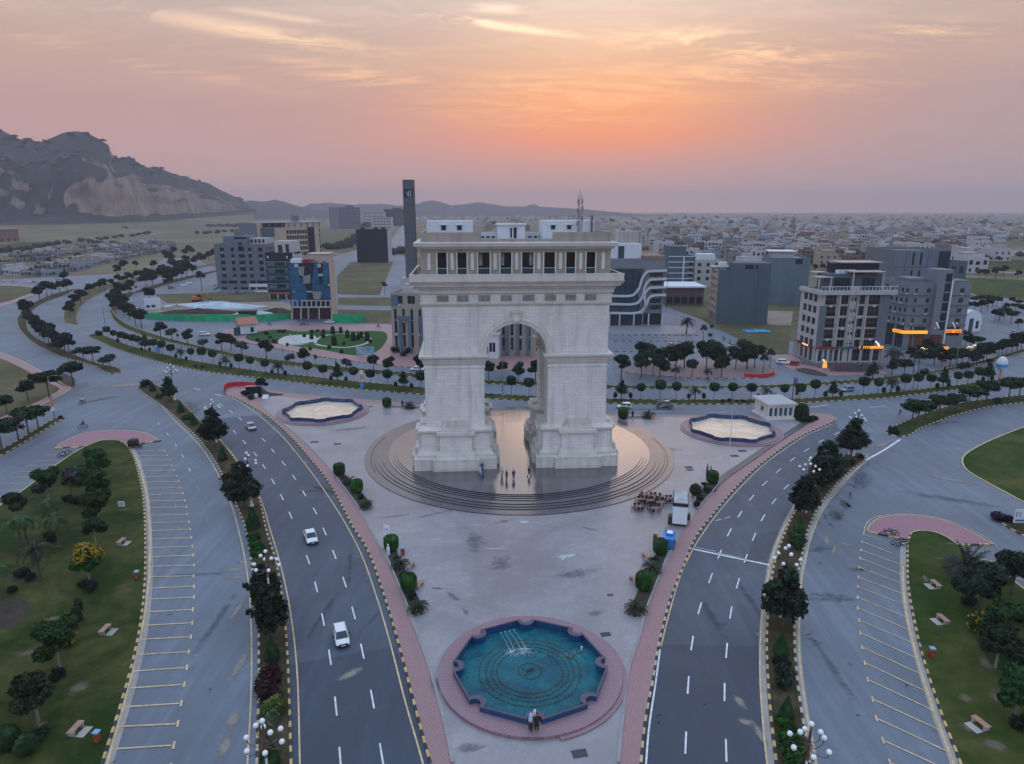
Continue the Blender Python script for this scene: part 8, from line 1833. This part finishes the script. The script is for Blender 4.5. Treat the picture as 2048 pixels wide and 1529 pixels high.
def person(pose,X,Y,z,a,label,top=(.2,.2,.2),leg=(.05,.05,.06),tunic=True,scarf=None,sc=1.0,key=''):
    me,J=BODY[pose];t=thing('person',label,'person',(X,Y,z),a,None,sc);link('body',me,t);g=lambda n:J[n][0]
    k=(pose,top,leg,tunic,scarf)
    ct,cl=cloth('%d%d%d'%tuple(int(v*99) for v in top),top),cloth('%d%d%d'%tuple(int(v*99) for v in leg),leg)
    hem=.50 if tunic else .84
    m=MB();rg=[]
    def oval(z_,rx,ry,x=0.0):return [(x+rx*math.cos(6.2832*i/14),ry*math.sin(6.2832*i/14),z_) for i in range(14)]
    if pose=='ride':rg=[oval(.84,.17,.17),oval(1.0,.155,.165),oval(1.25,.15,.19),oval(1.40,.11,.17),oval(1.47,.06,.075)]
    else:rg=[oval(hem,.20 if tunic else .15,.20 if tunic else .165),oval(.84,.155,.17),oval(1.02,.145,.155),oval(1.28,.15,.19),oval(1.40,.11,.175),oval(1.47,.062,.075)]
    m.loft(rg)
    for s in 'lr':m.tube([g('sh'+s)+Vector((0,0,.01)),g('el'+s),g('wr'+s).lerp(g('el'+s),.15)],[.082,.066,.05],8)
    m.build('shirt',ct,t,sm=True);m=MB()
    for s in 'lr':m.tube([g('hip'+s)+Vector((0,0,.03)),g('knee'+s),g('ank'+s).lerp(g('knee'+s),.1)],[.115,.085,.065],8)
    m.build('trousers',cl,t,sm=True);m=MB()
    for s in 'lr':p=g('ank'+s);m.ball(p+Vector((.07,0,-.035)),(.135,.05,.045),8,5)
    m.build('shoes',m_shoe,t)
    h=g('head1');m=MB().ball(h+Vector((-.02,0,.035)),(.098,.10,.095),10,6);m.build('hair',m_hair,t)
    f=MB()
    for s in (-1,1):f.ball(h+Vector((.083,s*.034,.012)),(.012,.014,.009),6,4)
    f.build('eyes',m_hair,t);MB().ball(h+Vector((.085,0,-.06)),(.012,.028,.008),6,4).build('mouth',M('lip_mat',(.20,.07,.06),.5,0),t)
    if scarf:
        m=MB().ball(h+Vector((-.03,0,.02)),(.115,.12,.125),10,6).loft([oval(1.02,.18,.20,-.04),oval(1.3,.17,.215,-.02),oval(1.5,.10,.12,-.03),oval(1.66,.11,.115,-.05)]);m.build('scarf',cloth('s%d'%int(scarf[0]*99),scarf),t,sm=True)
    return t
c2=crop(3.64,780,640)
def at2(x,y):return G(*c2((x,y))[0],TOPZ)
person('stand',*at2(815,1146),TOPZ,1.2,'person in pale beige tunic standing under the arch, leftmost of four',(.42,.37,.31),(.36,.32,.28));person('phone',*at2(848,1165),TOPZ,.9,'person in dark blue and black standing second from left under the arch',(.05,.06,.12),(.03,.03,.04),False);person('stand',*at2(900,1160),TOPZ,-1.5,'person in dark navy clothes standing alone in the middle under the arch',(.035,.045,.09),(.04,.05,.09),False);person('walk',*at2(1013,1138),TOPZ,.1,'person in black walking right under the arch',(.02,.02,.025),(.02,.02,.025),False)
person('walk',*at2(657,1130),TOPZ,-1.2,'person in pale blue long tunic by the left arch pedestal',(.35,.42,.52),(.33,.40,.50));person('stand',*at2(672,1105),TOPZ,-1.5,'person in dark blue beside the left arch pedestal',(.05,.08,.16),(.05,.05,.07))
x,y=G(1061,1462,PZ+.34);person('stand',x,y,PZ+.34,1.4,'person in black with pale blue scarf at the front rim of the fountain',(.02,.02,.03),(.02,.02,.03),True,(.38,.50,.60));person('stand',x+.55,y+.12,PZ+.34,1.8,'person in black at the fountain rim beside a white scarfed companion',(.018,.018,.022),(.02,.02,.02));person('stand',x+.38,y+.55,PZ+.34,1.5,'person in white scarf and pale tunic closest to the fountain wall',(.55,.57,.60),(.4,.4,.42),True,(.62,.64,.66),.95)
x,y=G(1414,948,PZ);person('stand',x,y,PZ,2.4,'person in dark purple beside the drum shrub at the right plaza edge',(.05,.03,.07),(.03,.03,.04));person('walk',x+.7,y+.3,PZ,2.0,'smaller person in blue following beside the right plaza edge',(.08,.10,.22),(.04,.04,.05),False,None,.78)
x,y=G(1265,836,PZ);person('stand',x,y,PZ,-1.6,'person in black standing behind the arch by the narrow planter',(.015,.015,.018),(.015,.015,.018));x,y=G(1799,831);person('walk',x,y,.04,2.9,'person crossing the right junction carrying a white sack',(.06,.09,.20),(.03,.035,.06),False)
sk=thing('sack','white sack on the shoulder of the person crossing the right junction','sack',(x+.02,y+.22,1.15));MB().ball((0,0,.2),(.24,.2,.36),10,6).build('bag',m_white,sk)
x,y=G(805,815,PZ);person('stand',x,y,PZ,-1.4,'person in black sitting place by the left rear planter',(.02,.02,.025),(.02,.02,.025))
for px,a,lab,c in (((165,808),-1.9,'in white riding uphill through the left junction',(.5,.5,.52)),((166,857),-2.4,'in dark clothes riding through the left junction',(.04,.04,.05)),((1447,682),.8,'on the side street beside the grass lot',(.06,.06,.09)),((1460,690),.6,'lower on the side street beside the grass lot',(.05,.05,.06)),((540,652),0,'on the garden street left of the blue building',(.03,.04,.07)),((757,656),.1,'on the garden street right of the green fence',(.03,.03,.04))):
    X,Y=G(*px);bike('black',X,Y,a,'motorcycle being ridden '+('on' if False else '')+lab.replace('in white riding ','').replace('in dark clothes riding ','by a dark clad rider '));person('ride',X-.25*math.cos(a),Y-.25*math.sin(a),.045-.06,a,'person '+(lab if 'riding' in lab else 'riding a motorcycle '+lab),c,(.04,.04,.05),False)
# ================================================================ KIOSK, GENERATOR, TABLES
m_kw=wall_mat('kiosk_white_mat',(.70,.72,.75),0,.6,.12)
p0,p1=Vector(G(1344,1053,PZ)),Vector(G(1373,1056,PZ));d=p1-p0
t=thing('kiosk','white box shaped food kiosk with dark roof edge on the right plaza edge','kiosk',(p0.x,p0.y,PZ),math.atan2(d.y,d.x));W=d.length;DK=4.6;HK=3.6
MB().box(0,W,0,DK,.45,HK).build('wall',m_kw,t);MB().box(-.08,W+.08,-.08,DK+.08,HK-.45,HK).build('fascia',m_plast,t);MB().box(.05,W-.05,.05,DK-.05,HK,HK+.08).build('roof',M('kiosk_roof_mat',(.34,.36,.38),.7,.2,1),t)
MB().box(.2,W-.2,.2,DK-.2,.15,.45).build('chassis',m_plast,t);MB().box(W,W+.03,1.2,1.8,1.3,2.2).build('window',M('kiosk_blue_mat',(.05,.22,.62),.4,.1,2),t)
for s in (.7,DK-.9):
    for u in (-.02,W-.18):link('wheel',CM['suv']['ty'],t,(u+.1,s,.32),math.pi/2)
MB().box(-.6,-.05,.5,1.6,0,1.2).build('gas_box',m_plast,t);MB().box(W+.05,W+.5,2.2,3.0,.2,1.0).build('cooling_unit',m_plast,t)
p0=Vector(G(1331,1098,PZ));t=thing('generator','bright blue generator box beside the white kiosk','generator',(p0.x,p0.y,PZ),1.25);m_bl=M('generator_blue_mat',(.035,.20,.52),.4,.12,1.5)
MB().box(0,2.6,-1.0,.55,.12,1.45).build('housing',m_bl,t);MB().box(1.0,2.2,-.8,.1,1.45,1.75).build('hood',m_bl,t);MB().box(1.1,2.0,-.7,.0,1.75,1.78).build('panel',m_kw,t);MB().box(-.1,2.7,-1.1,.65,0,.12).build('skid',m_plast,t);MB().box(.2,.9,-1.03,-.99,.5,1.2).build('vent',m_plast,t)
MB().tube([(2.3,.3,1.45),(2.3,.3,2.0)],.05,6).build('exhaust',m_plast,t)
m_tabr=M('table_red_mat',(.17,.062,.055),.45,.2,3);m_chd=M('chair_dark_mat',(.035,.022,.024),.5,.2,3)
tt=thing('cafe_table','x','table',(0,-330,0));MB().box(-.55,.55,-.35,.35,.70,.74).build('tabletop',m_tabr,tt)
for xx in (-.48,.48):
    for yy in (-.29,.29):MB().box(xx-.025,xx+.025,yy-.025,yy+.025,0,.70).build('leg',m_chd,tt)
ch=thing('cafe_chair','x','chair',(0,-330,0));MB().box(-.21,.21,-.21,.21,.42,.46).build('seat',m_chd,ch);MB().box(-.21,-.17,-.21,.21,.5,.9).build('backrest',m_chd,ch)
for xx in (-.18,.18):
    for yy in (-.18,.18):MB().box(xx-.018,xx+.018,yy-.018,yy+.018,0,.42 if xx>0 else .5).build('leg',m_chd,ch)
first=True;k=kc=0
for i,(cx,cy_) in enumerate(cA((215,990),(335,1005),(240,935),(375,960),(300,945),(270,900),(330,908),(400,915),(455,930))):
    X,Y=G(cx,cy_,PZ);a=R.uniform(-.15,.15)+.1
    o=tt if first else dup(tt,(X,Y,PZ),a);o.location=(X,Y,PZ);o['label']='red brown cafe table, %s of nine beside the white kiosk'%nth(i);o['group']='cafe tables by the kiosk'
    for q,(ux,uy,b_) in enumerate(((-.85,.0,0),(.85,.0,math.pi),(-.3,-.62,1.57),(-.3,.62,-1.57),(.3,-.62,1.57),(.3,.62,-1.57))[:4 if i%2 else 6]):
        cxx,cyy=X+ux*math.cos(a)-uy*math.sin(a),Y+ux*math.sin(a)+uy*math.cos(a);cc=ch if first and q==0 else dup(ch,(cxx,cyy,PZ),a+b_+R.uniform(-.2,.2));cc.location=(cxx,cyy,PZ);cc['label']='dark cafe chair pushed up to the tables by the white kiosk';cc['group']='cafe chairs by the kiosk'
    first=False
# barrier stands seen through the arch
x,y=G(1015,838,TOPZ*0+PZ)
for i in range(4):
    t=thing('barrier_stand','metal barrier frame, %s from the left beyond the arch passage'%nth(i),'barrier',(x-3.0+i*1.7,y+(i%2)*.6,PZ),R.uniform(-.3,.3),'barrier frames beyond the arch');h=1.1+(1.3 if i>1 else 0)
    m=MB();[m.tube([(u,0,0),(u,0,h)],.035,5) for u in (-.6,.6)];[m.tube([(-.6,0,z),(.6,0,z)],.03,5) for z in (.25,h*.55,h)];m.build('frame',m_steel,t)
# ================================================================ BENCHES, BINS, BOARDS
m_slat=M('bench_slat_mat',(.40,.235,.165),.6,.2,4,obj=True);m_bin=M('bin_red_mat',(.24,.052,.030),.55,.2,2,obj=True);m_binb=M('bin_lid_mat',(.16,.34,.46),.4,.15,2,obj=True)
bt=thing('park_bench','x','bench',(0,-340,0));sl=MB().box(-.85,.85,-.055,.055,0,.035).mesh('slat',m_slat)
for i in range(5):link('slat',sl,bt,(0,-.30+i*.15,.45))
for s in (-.6,.6):MB().box(s-.08,s+.08,-.35,.35,0,.45).build('leg',m_conc,bt)
MB().box(-.7,.7,.45,1.35,-.02,.02).build('footing',m_conc,bt)
first=True
for px,a,lab in (((243,1087),-1.55,'slatted bench upper middle of the left lawn'),((210.6,1264),-1.6,'slatted bench beside the column bushes on the left lawn'),((152.6,1463),-1.65,'slatted bench lowest on the left lawn near the red bin'),((1871,1173),1.6,'slatted bench highest on the right lawn'),((1885,1243),1.65,'slatted bench in the middle of the right lawn'),((1960,1452),1.85,'slatted bench lowest on the right lawn')):
    X,Y=G(*px,.17);o=bt if first else dup(bt,(X,Y,.17),a);o.location=(X,Y,.17);o.rotation_euler[2]=a;o.scale=(.92,.82,1.0);o['label']=lab;first=False
for px,a,lab in (((822,1136),1.2,'orange slatted plaza bench by the upper drum shrub of the left planter'),((839.5,1174),1.2,'orange slatted plaza bench by the lower drum shrub of the left planter'),((1292,1116),-1.1,'orange slatted plaza bench by the cycas of the right planter'),((1268,1163),-1.1,'orange slatted plaza bench by the lower drum shrub of the right planter'),((1398,975),-1.0,'plaza bench beside the far right planter')):
    X,Y=G(*px,PZ);o=dup(bt,(X,Y,PZ),a,(.95,.7,1.0));o['label']=lab
bn_=thing('litter_bin','x','bin',(0,-340,0));BS=.62
MB().loft([[(-.3,-.3,.05),(.3,-.3,.05),(.3,.3,.05),(-.3,.3,.05)],[(-.36,-.36,.85),(.36,-.36,.85),(.36,.36,.85),(-.36,.36,.85)]]).build('bin_body',m_bin,bn_);MB().box(-.42,.42,-.42,.42,1.15,1.25).build('lid',m_binb,bn_)
for xx in (-.34,.34):
    for yy in (-.34,.34):MB().box(xx-.03,xx+.03,yy-.03,yy+.03,0,1.15).build('post',m_bin,bn_)
MB().box(-.2,.2,-.345,-.31,.3,.6).build('door',M('bin_door_mat',(.42,.09,.05),.5),bn_)
first=True
for px,lab in (((275,1158),'red litter bin with blue lid on the left lawn edge'),((196,1484),'red litter bin with blue lid beside the lowest left bench'),((1862,1314),'red litter bin with blue lid on the right lawn'),((806,1110),'dark brown litter bin beside the left plaza planter'),((1310,1080),'dark brown litter bin beside the blue generator')):
    X,Y=G(*px,.17);o=bn_ if first else dup(bn_,(X,Y,.17),R.uniform(-.2,.2));o.location=(X,Y,.17);o.scale=(BS,BS,.85);o['label']=lab;first=False
def board(px,w,h,z,label,mat,name='sign_board',a=0.0,legs=True,base=.17,cat='sign',marks=None,thick=.1):
    X,Y=G(*px,base);t=thing(name,label,cat,(X,Y,base),a);MB().box(-w/2,w/2,-thick/2,thick/2,z,z+h).build('panel',mat,t)
    if legs:[MB().tube([(u,0,0),(u,0,z)],.05,5).build('leg',m_steel,t) for u in (-w*.35,w*.35)]
    if marks:
        m=MB();[m.box(a_,b_,-thick/2-.012,-thick/2-.002,z+c_,z+d_) for a_,b_,c_,d_ in marks[0]];m.build('lettering',marks[1],t)['kind']='stuff'
    return t
m_ink=M('sign_ink_mat',(.10,.13,.24),.5,0)
board((245,1022),.95,.8,.7,'white notice board on posts on the left lawn',m_white,marks=([(-.3,.3,.55,.62),(-.3,.1,.4,.47),(-.3,.2,.25,.3)],m_ink));board((2040,1052),2.2,2.0,.5,'white sign board at the right picture edge bed',m_white,marks=([(-.9,-.75,.9,1.6),(-.9,-.55,1.48,1.6),(-.4,-.26,.9,1.6),(-.9,.9,.2,.5)],m_ink));board((774,1078),.95,1.9,.1,'white standing banner behind the upper drum shrub of the left planter',m_kw,'standing_banner',-.5,False,PZ,marks=([(-.3,.3,1.3,1.4),(-.3,.2,.9,.95)],m_ink))
board((317,709),1.5,1.7,.7,'small sky blue road sign on the long median',M('sky_sign_mat',(.05,.25,.55),.5));board((731,712),5.6,2.6,.3,'low blue patterned board by the striped building forecourt',M('mosaic_mat',(.10,.25,.36),.5,.8,3,(.5,.5,.5)),legs=False)
x,y=G(725,782);t=thing('sign_pole','pole with three stacked small signs on the long median','sign',(x,y,.16));MB().tube([(0,0,0),(0,0,5.2)],.06,5).build('pole',m_white,t)
for z,mm in ((4.2,m_white),(2.9,M('poster_orange_mat',(.55,.22,.1))),(.7,M('sky_sign_mat',(.05,.25,.55)))):MB().box(-.5,.5,-.1,-.03,z,z+.95).build('panel',mm,t)
x,y=G(1584,801);t=thing('banner_pole','dark blue banner pole on the long median near the pavilion','pole',(x,y,.16));hh=height_at(1584,801,756);MB().tube([(0,0,0),(0,0,hh)],.12,6).build('pole',m_ink,t);MB().box(.1,.9,-.04,.04,hh-1.6,hh-.3).build('banner',m_ink,t)
x,y=G(1592,804);t=thing('sign_pole','short pole with dark red sign beside the blue banner pole','sign',(x,y,.16));MB().tube([(0,0,0),(0,0,2.6)],.06,5).build('pole',m_steel,t);MB().box(-.45,.45,-.1,-.03,1.5,3.2).build('panel',M('dark_red_mat',(.16,.03,.04),.5),t)
x,y=G(1997,766);t=thing('globe_sculpture','white and blue globe sculpture on a pole at the right tip of the long median','sculpture',(x,y,.16));MB().tube([(0,0,0),(0,0,3.2)],[.3,.18],8).build('pole',m_steel,t);gs=MB().ball((0,0,5.0),(1.3,1.3,1.9),14,10).build('globe',m_white,t,sm=True)
MB().lathe([(1.18,4.2),(1.32,4.4),(1.36,4.9),(1.3,5.0)],14).build('blue_band',M('sky_sign_mat',(.05,.25,.55)),t);MB().cbox(0,-.35,1.2,.8,.1,1.0).build('panel',M('poster_orange_mat',(.55,.22,.1)),t)
# red curved board round the left plaza tip, black sign wall, white markers
pts=smooth(Gs([(449.5,787),(450,781),(457,776.5),(473,774),(495,774.5),(514,776)]),.8);n=len(pts);m=MB()
m.add([(x,y,z) for z in (PZ-.02,1.35) for x,y in offset(pts,-.05)]+[(x,y,z) for z in (PZ-.02,1.35) for x,y in offset(pts,.10)],[(i,i+1,n+i+1,n+i) for i in range(n-1)]+[(3*n+i,3*n+i+1,2*n+i+1,2*n+i) for i in range(n-1)]+[(n+i,n+i+1,3*n+i+1,3*n+i) for i in range(n-1)])
t=thing('hoarding','curved red hoarding round the left tip of the plaza','hoarding');m.build('panel',m_red,t);m=MB()
for i in range(8,n-8,3):
    if i%9==2:continue
    (x0,y0),(x1,y1)=offset(pts,.12)[i],offset(pts,.12)[i+1];(u0,v0),(u1,v1)=offset(pts,-.07)[i],offset(pts,-.07)[i+1]
    for a_,b_,c_,d_ in ((u0,v0,u1,v1),):m.add([(a_,b_,.65),(a_+(c_-a_)*.6,b_+(d_-b_)*.6,.65),(a_+(c_-a_)*.6,b_+(d_-b_)*.6,.95),(a_,b_,.95)],[(0,1,2,3)])
m.build('lettering',m_white,t)['kind']='stuff'
pts=smooth(Gs([(1488,755),(1515,757),(1535,755.5),(1548,751)]),.8);t=thing('hoarding','low red hoarding at the corner of the car park island','hoarding');kw=kerb_plain('panel',pts,m_red,.25,1.0,.1);kw.parent=t;del kw['kind']
x,y=G(508,788,PZ);t=thing('sign_wall','black stone sign wall in the planted bed on the left plaza tip','sign',(x,y,PZ),.15);MB().box(-1.8,1.8,-.3,.3,0,1.9).build('wall',m_cdark,t);MB().box(-1.9,1.9,-.35,.35,1.9,2.0).build('cap',m_clight,t)
for px,lab in (((489,788),'white marker stone left of the black sign wall'),((513,796),'white marker stone right of the black sign wall')):X,Y=G(*px,PZ);t=thing('marker_stone',lab,'marker',(X,Y,PZ));MB().cbox(0,0,0,.75,.35,1.0).build('stone',m_white,t)
x,y=G(531,798,PZ);t=thing('floor_sign','white tilted floor sign on the plaza near the left tip','sign',(x,y,PZ));MB().add([(-.7,-.5,.1),(.7,-.5,.1),(.7,.5,.9),(-.7,.5,.9),(-.7,-.45,.04),(.7,-.45,.04),(.7,.55,.84),(-.7,.55,.84)],[(0,1,2,3),(7,6,5,4),(0,4,5,1),(1,5,6,2),(2,6,7,3),(3,7,4,0)]).build('panel',m_white,t)
island('flower_bed',c8((178,360),(250,350),(345,330),(420,370),(540,385),(520,392),(420,400),(330,410),(275,432),(215,400)),m_soil_dark,PZ+.06)
island('flower_bed',cA((1395,300),(1420,265),(1520,280),(1585,300),(1570,312),(1480,340)),m_grass,PZ+.06)
x,y=G(1605,838,PZ);board((1606,840),.9,1.1,.1,'small white sign in the hedge bed by the pavilion',m_white,legs=False,base=PZ)
sx_,sy_=G(777,1112,PZ);t=thing('statue','small white figure statue in the left plaza planter','statue',(sx_,sy_,PZ+.1));MB().lathe([(.22,0),(.26,.1),(.2,.5),(.24,.9),(.19,1.15),(.07,1.28),(.11,1.4),(.12,1.5),(.02,1.62)],10).build('figure',m_white,t,sm=True)
# ================================================================ BUILDING SITE, GREEN FENCE
m_green=M('green_net_mat',(.008,.30,.125),.6,.25,.4)
def net(pts,label,h=2.4):
    p=smooth(Gs(pts),1.0);n=len(p);t=thing('green_fence',label,'fence');m=MB();rr=random.Random(n)
    top=[h+.18*math.sin(i*.55)+rr.uniform(-.06,.06) for i in range(n)];of=[.12*math.sin(i*1.3) for i in range(n)]
    q=[(x,y+o) for (x,y),o in zip(p,of)]
    m.add([(x,y,0) for x,y in p]+[(x,y,z) for (x,y),z in zip(q,top)]+[(x,y+.06,0) for x,y in p]+[(x,y+.06,z) for (x,y),z in zip(q,top)],[(i,i+1,n+i+1,n+i) for i in range(n-1)]+[(3*n+i,3*n+i+1,2*n+i+1,2*n+i) for i in range(n-1)]);m.build('netting',m_green,t)
    for x,y,a in walk(p,5):MB().tube([(x,y+.15,0),(x,y+.15,h+.2)],.05,5).build('post',m_steel,t)
net(cE((70,205),(75,235),(110,262),(200,275),(420,284),(650,284),(870,284),(1000,278),(1102,268)),'long bright green netting fence round the building plot',2.8);net(cE((1385,292),(1490,294),(1597,290),(1598,270)),'shorter bright green netting fence right of the blue building',3.4)
def heap(px,rx,ry,h,label,mat,name='heap',cat='heap',seed=1):
    X,Y=G(*px);t=MB();n,k=22,6;vs=[]
    for i in range(k+1):
        q=i/k
        for j in range(n):a=6.2832*j/n;w=(1-q**1.6)*(1+.22*mnoise.noise(Vector((math.cos(a)*2,math.sin(a)*2,seed+q*2))));vs.append((rx*w*math.cos(a),ry*w*math.sin(a),h*q*(1+.35*mnoise.noise(Vector((a*2,q*3,seed))))))
    t.add(vs,[(i*n+j,i*n+(j+1)%n,(i+1)*n+(j+1)%n,(i+1)*n+j) for i in range(k) for j in range(n)]+[tuple(range(k*n,k*n+n))]);o=t.build(name,mat,None,(X,Y,.1));tag(o,label,cat)
heap(cE((560,195))[0],24,5,3.2,'pale blue plastic tarpaulin spread over the building plot',M('tarp_mat',(.36,.43,.48),.5,.2,.3),'tarpaulin','tarpaulin',2);heap(cE((480,232))[0],23,3.0,2.0,'dark earth bank behind the green fence',m_soil_dark,'earth_bank','earth',3);heap(cE((840,235))[0],9,3.0,1.6,'second smaller pale tarpaulin beside the dark skip',MATS['tarp_mat'],'tarpaulin','tarpaulin',5);heap(cE((330,205))[0],8,3,2,'rubble heap by the small site cabin',m_dirt,'rubble_heap','heap',6);heap(cE((1010,225))[0],9,3.5,1.8,'olive earth mound left of the blue building',m_soil_dark,'earth_mound','earth',7)
X,Y=G(*cE((805,246))[0]);t=thing('skip','dark metal skip behind the green fence','skip',(X,Y,.12));m=MB();m.loft([[(-3.2,-1.2,0),(3.2,-1.2,0),(3.2,1.2,0),(-3.2,1.2,0)],[(-3.8,-1.3,2.2),(3.8,-1.3,2.2),(3.8,1.3,2.2),(-3.8,1.3,2.2)]]);m.build('body',m_cdark,t);MB().box(-3.9,3.9,-1.4,-1.3,2.0,2.25).build('rim',m_steel,t)
X,Y=G(*cE((462,152))[0]);t=thing('excavator','orange excavator standing behind the tarpaulin on the plot','excavator',(X,Y,.12));m_or=M('machine_orange_mat',(.42,.13,.045),.5,.15,1)
for s in (-1,1):MB().loft([[(-2.2,s*1.3-.3,.5),(-1.8,s*1.3-.3,0),(1.8,s*1.3-.3,0),(2.2,s*1.3-.3,.5),(1.8,s*1.3-.3,1.0),(-1.8,s*1.3-.3,1.0)],[(-2.2,s*1.3+.3,.5),(-1.8,s*1.3+.3,0),(1.8,s*1.3+.3,0),(2.2,s*1.3+.3,.5),(1.8,s*1.3+.3,1.0),(-1.8,s*1.3+.3,1.0)]]).build('track',m_tyre,t)
MB().box(-2.4,1.6,-1.3,1.3,1.15,2.5).build('engine_house',m_or,t);MB().box(.4,1.9,-1.3,.0,2.5,3.8).build('cab',m_cglass,t);MB().box(.3,2.0,-1.4,.1,3.8,3.95).build('cab_roof',m_or,t);MB().tube([(1.5,.6,1.9),(3.8,.6,4.4),(5.4,.6,3.4)],[.35,.3,.25],6).build('boom',m_or,t);MB().tube([(5.4,.6,3.4),(5.8,.6,1.2)],[.22,.2],6).build('stick',m_or,t);MB().box(5.3,6.3,.0,1.2,.5,1.3).build('bucket',m_tyre,t)
X,Y=G(1512,664);t=thing('tarpaulin','bright blue tarpaulin pegged flat on the grass lot by the slate wall','tarpaulin',(X,Y,.12),.1);m=MB();nx,ny=10,6
m.add([(-4.6+9.2*i/nx,-3+6*j/ny,.25+.25*mnoise.noise(Vector((i*.7,j*.7,2)))) for i in range(nx+1) for j in range(ny+1)],[(i*(ny+1)+j,(i+1)*(ny+1)+j,(i+1)*(ny+1)+j+1,i*(ny+1)+j+1) for i in range(nx) for j in range(ny)]);m.build('sheet',M('blue_tarp_mat',(.03,.28,.48),.5,.2,.6),t)
# lit things by the restaurants
X,Y=G(1648,744);t=thing('lit_sign','small glowing yellow box sign at the motorcycle park corner','sign',(X,Y,.15));MB().tube([(0,0,0),(0,0,1.0)],.08,5).build('post',m_steel,t);MB().box(-.55,.55,-.2,.2,1.0,2.0).build('panel',m_syel,t);MB().box(-.4,.4,-.2,.2,2.1,2.9).build('panel',m_syel,t);MB().ball((-.5,-.1,3.2),.22,6,4).build('lamp',MATS['lamp_white_mat'],t)
X,Y=G(1886.6,724);t=thing('lit_sign','glowing orange upright sign in the restaurant garden','sign',(X,Y,.15));MB().box(-.85,.85,-.2,.2,1.0,4.4).build('panel',m_sorg,t);MB().box(-.95,.95,-.15,.25,0,1.0).build('base',m_cdark,t)
m=MB();[m.box(-.35+.2*q,.35-.1*q,-.24,-.205,1.5+q*.9,2.1+q*.9) for q in range(3)];m.build('lettering',m_syel,t)['kind']='stuff'
m_bulb=M('bulb_mat',(.9,.7,.4),.5,0,emit=(1.0,.72,.30),estr=3.0)
for lab,a,b_,z0 in (('left string of warm bulbs along the restaurant garden hedge',cF((1130,1052))[0],cF((1330,1075))[0],2.6),('right string of warm bulbs along the restaurant garden hedge',cF((1445,1065))[0],cF((1612,1015))[0],2.6)):
    t=thing('string_lights',lab,'string lights');A_,B_=Vector(G(*a)),Vector(G(*b_));n=20;pts=[]
    for i in range(n+1):q=A_.lerp(B_,i/n);pts.append((q.x,q.y,z0+.5*abs(math.sin(i*math.pi/5))))
    MB().tube(pts,.02,4).build('cable',m_plast,t);bl_=MB().ball((0,0,0),.12,6,4).mesh('bulb',m_bulb)
    for p in pts:link('bulb',bl_,t,p)
    for i in (0,10,20):MB().tube([(pts[i][0],pts[i][1],0),pts[i]],.05,5).build('post',m_steel,t)
# ---------------------------------------------------------------- evening haze over the plain
HZ=M('haze_mat',(.5,.5,.5),var=0);t=HZ.node_tree;t.nodes.clear()
pv=t.nodes.new('ShaderNodeVolumePrincipled');pv.inputs['Color'].default_value=(.60,.55,.62,1);pv.inputs['Density'].default_value=.000165;pv.inputs['Anisotropy'].default_value=0.0
t.links.new(pv.outputs[0],t.nodes.new('ShaderNodeOutputMaterial').inputs['Volume'])
hz=MB().box(-9500,9500,-1200,10200,-1.0,275).build('haze',HZ);hz['kind']='stuff'
hz.visible_shadow=True
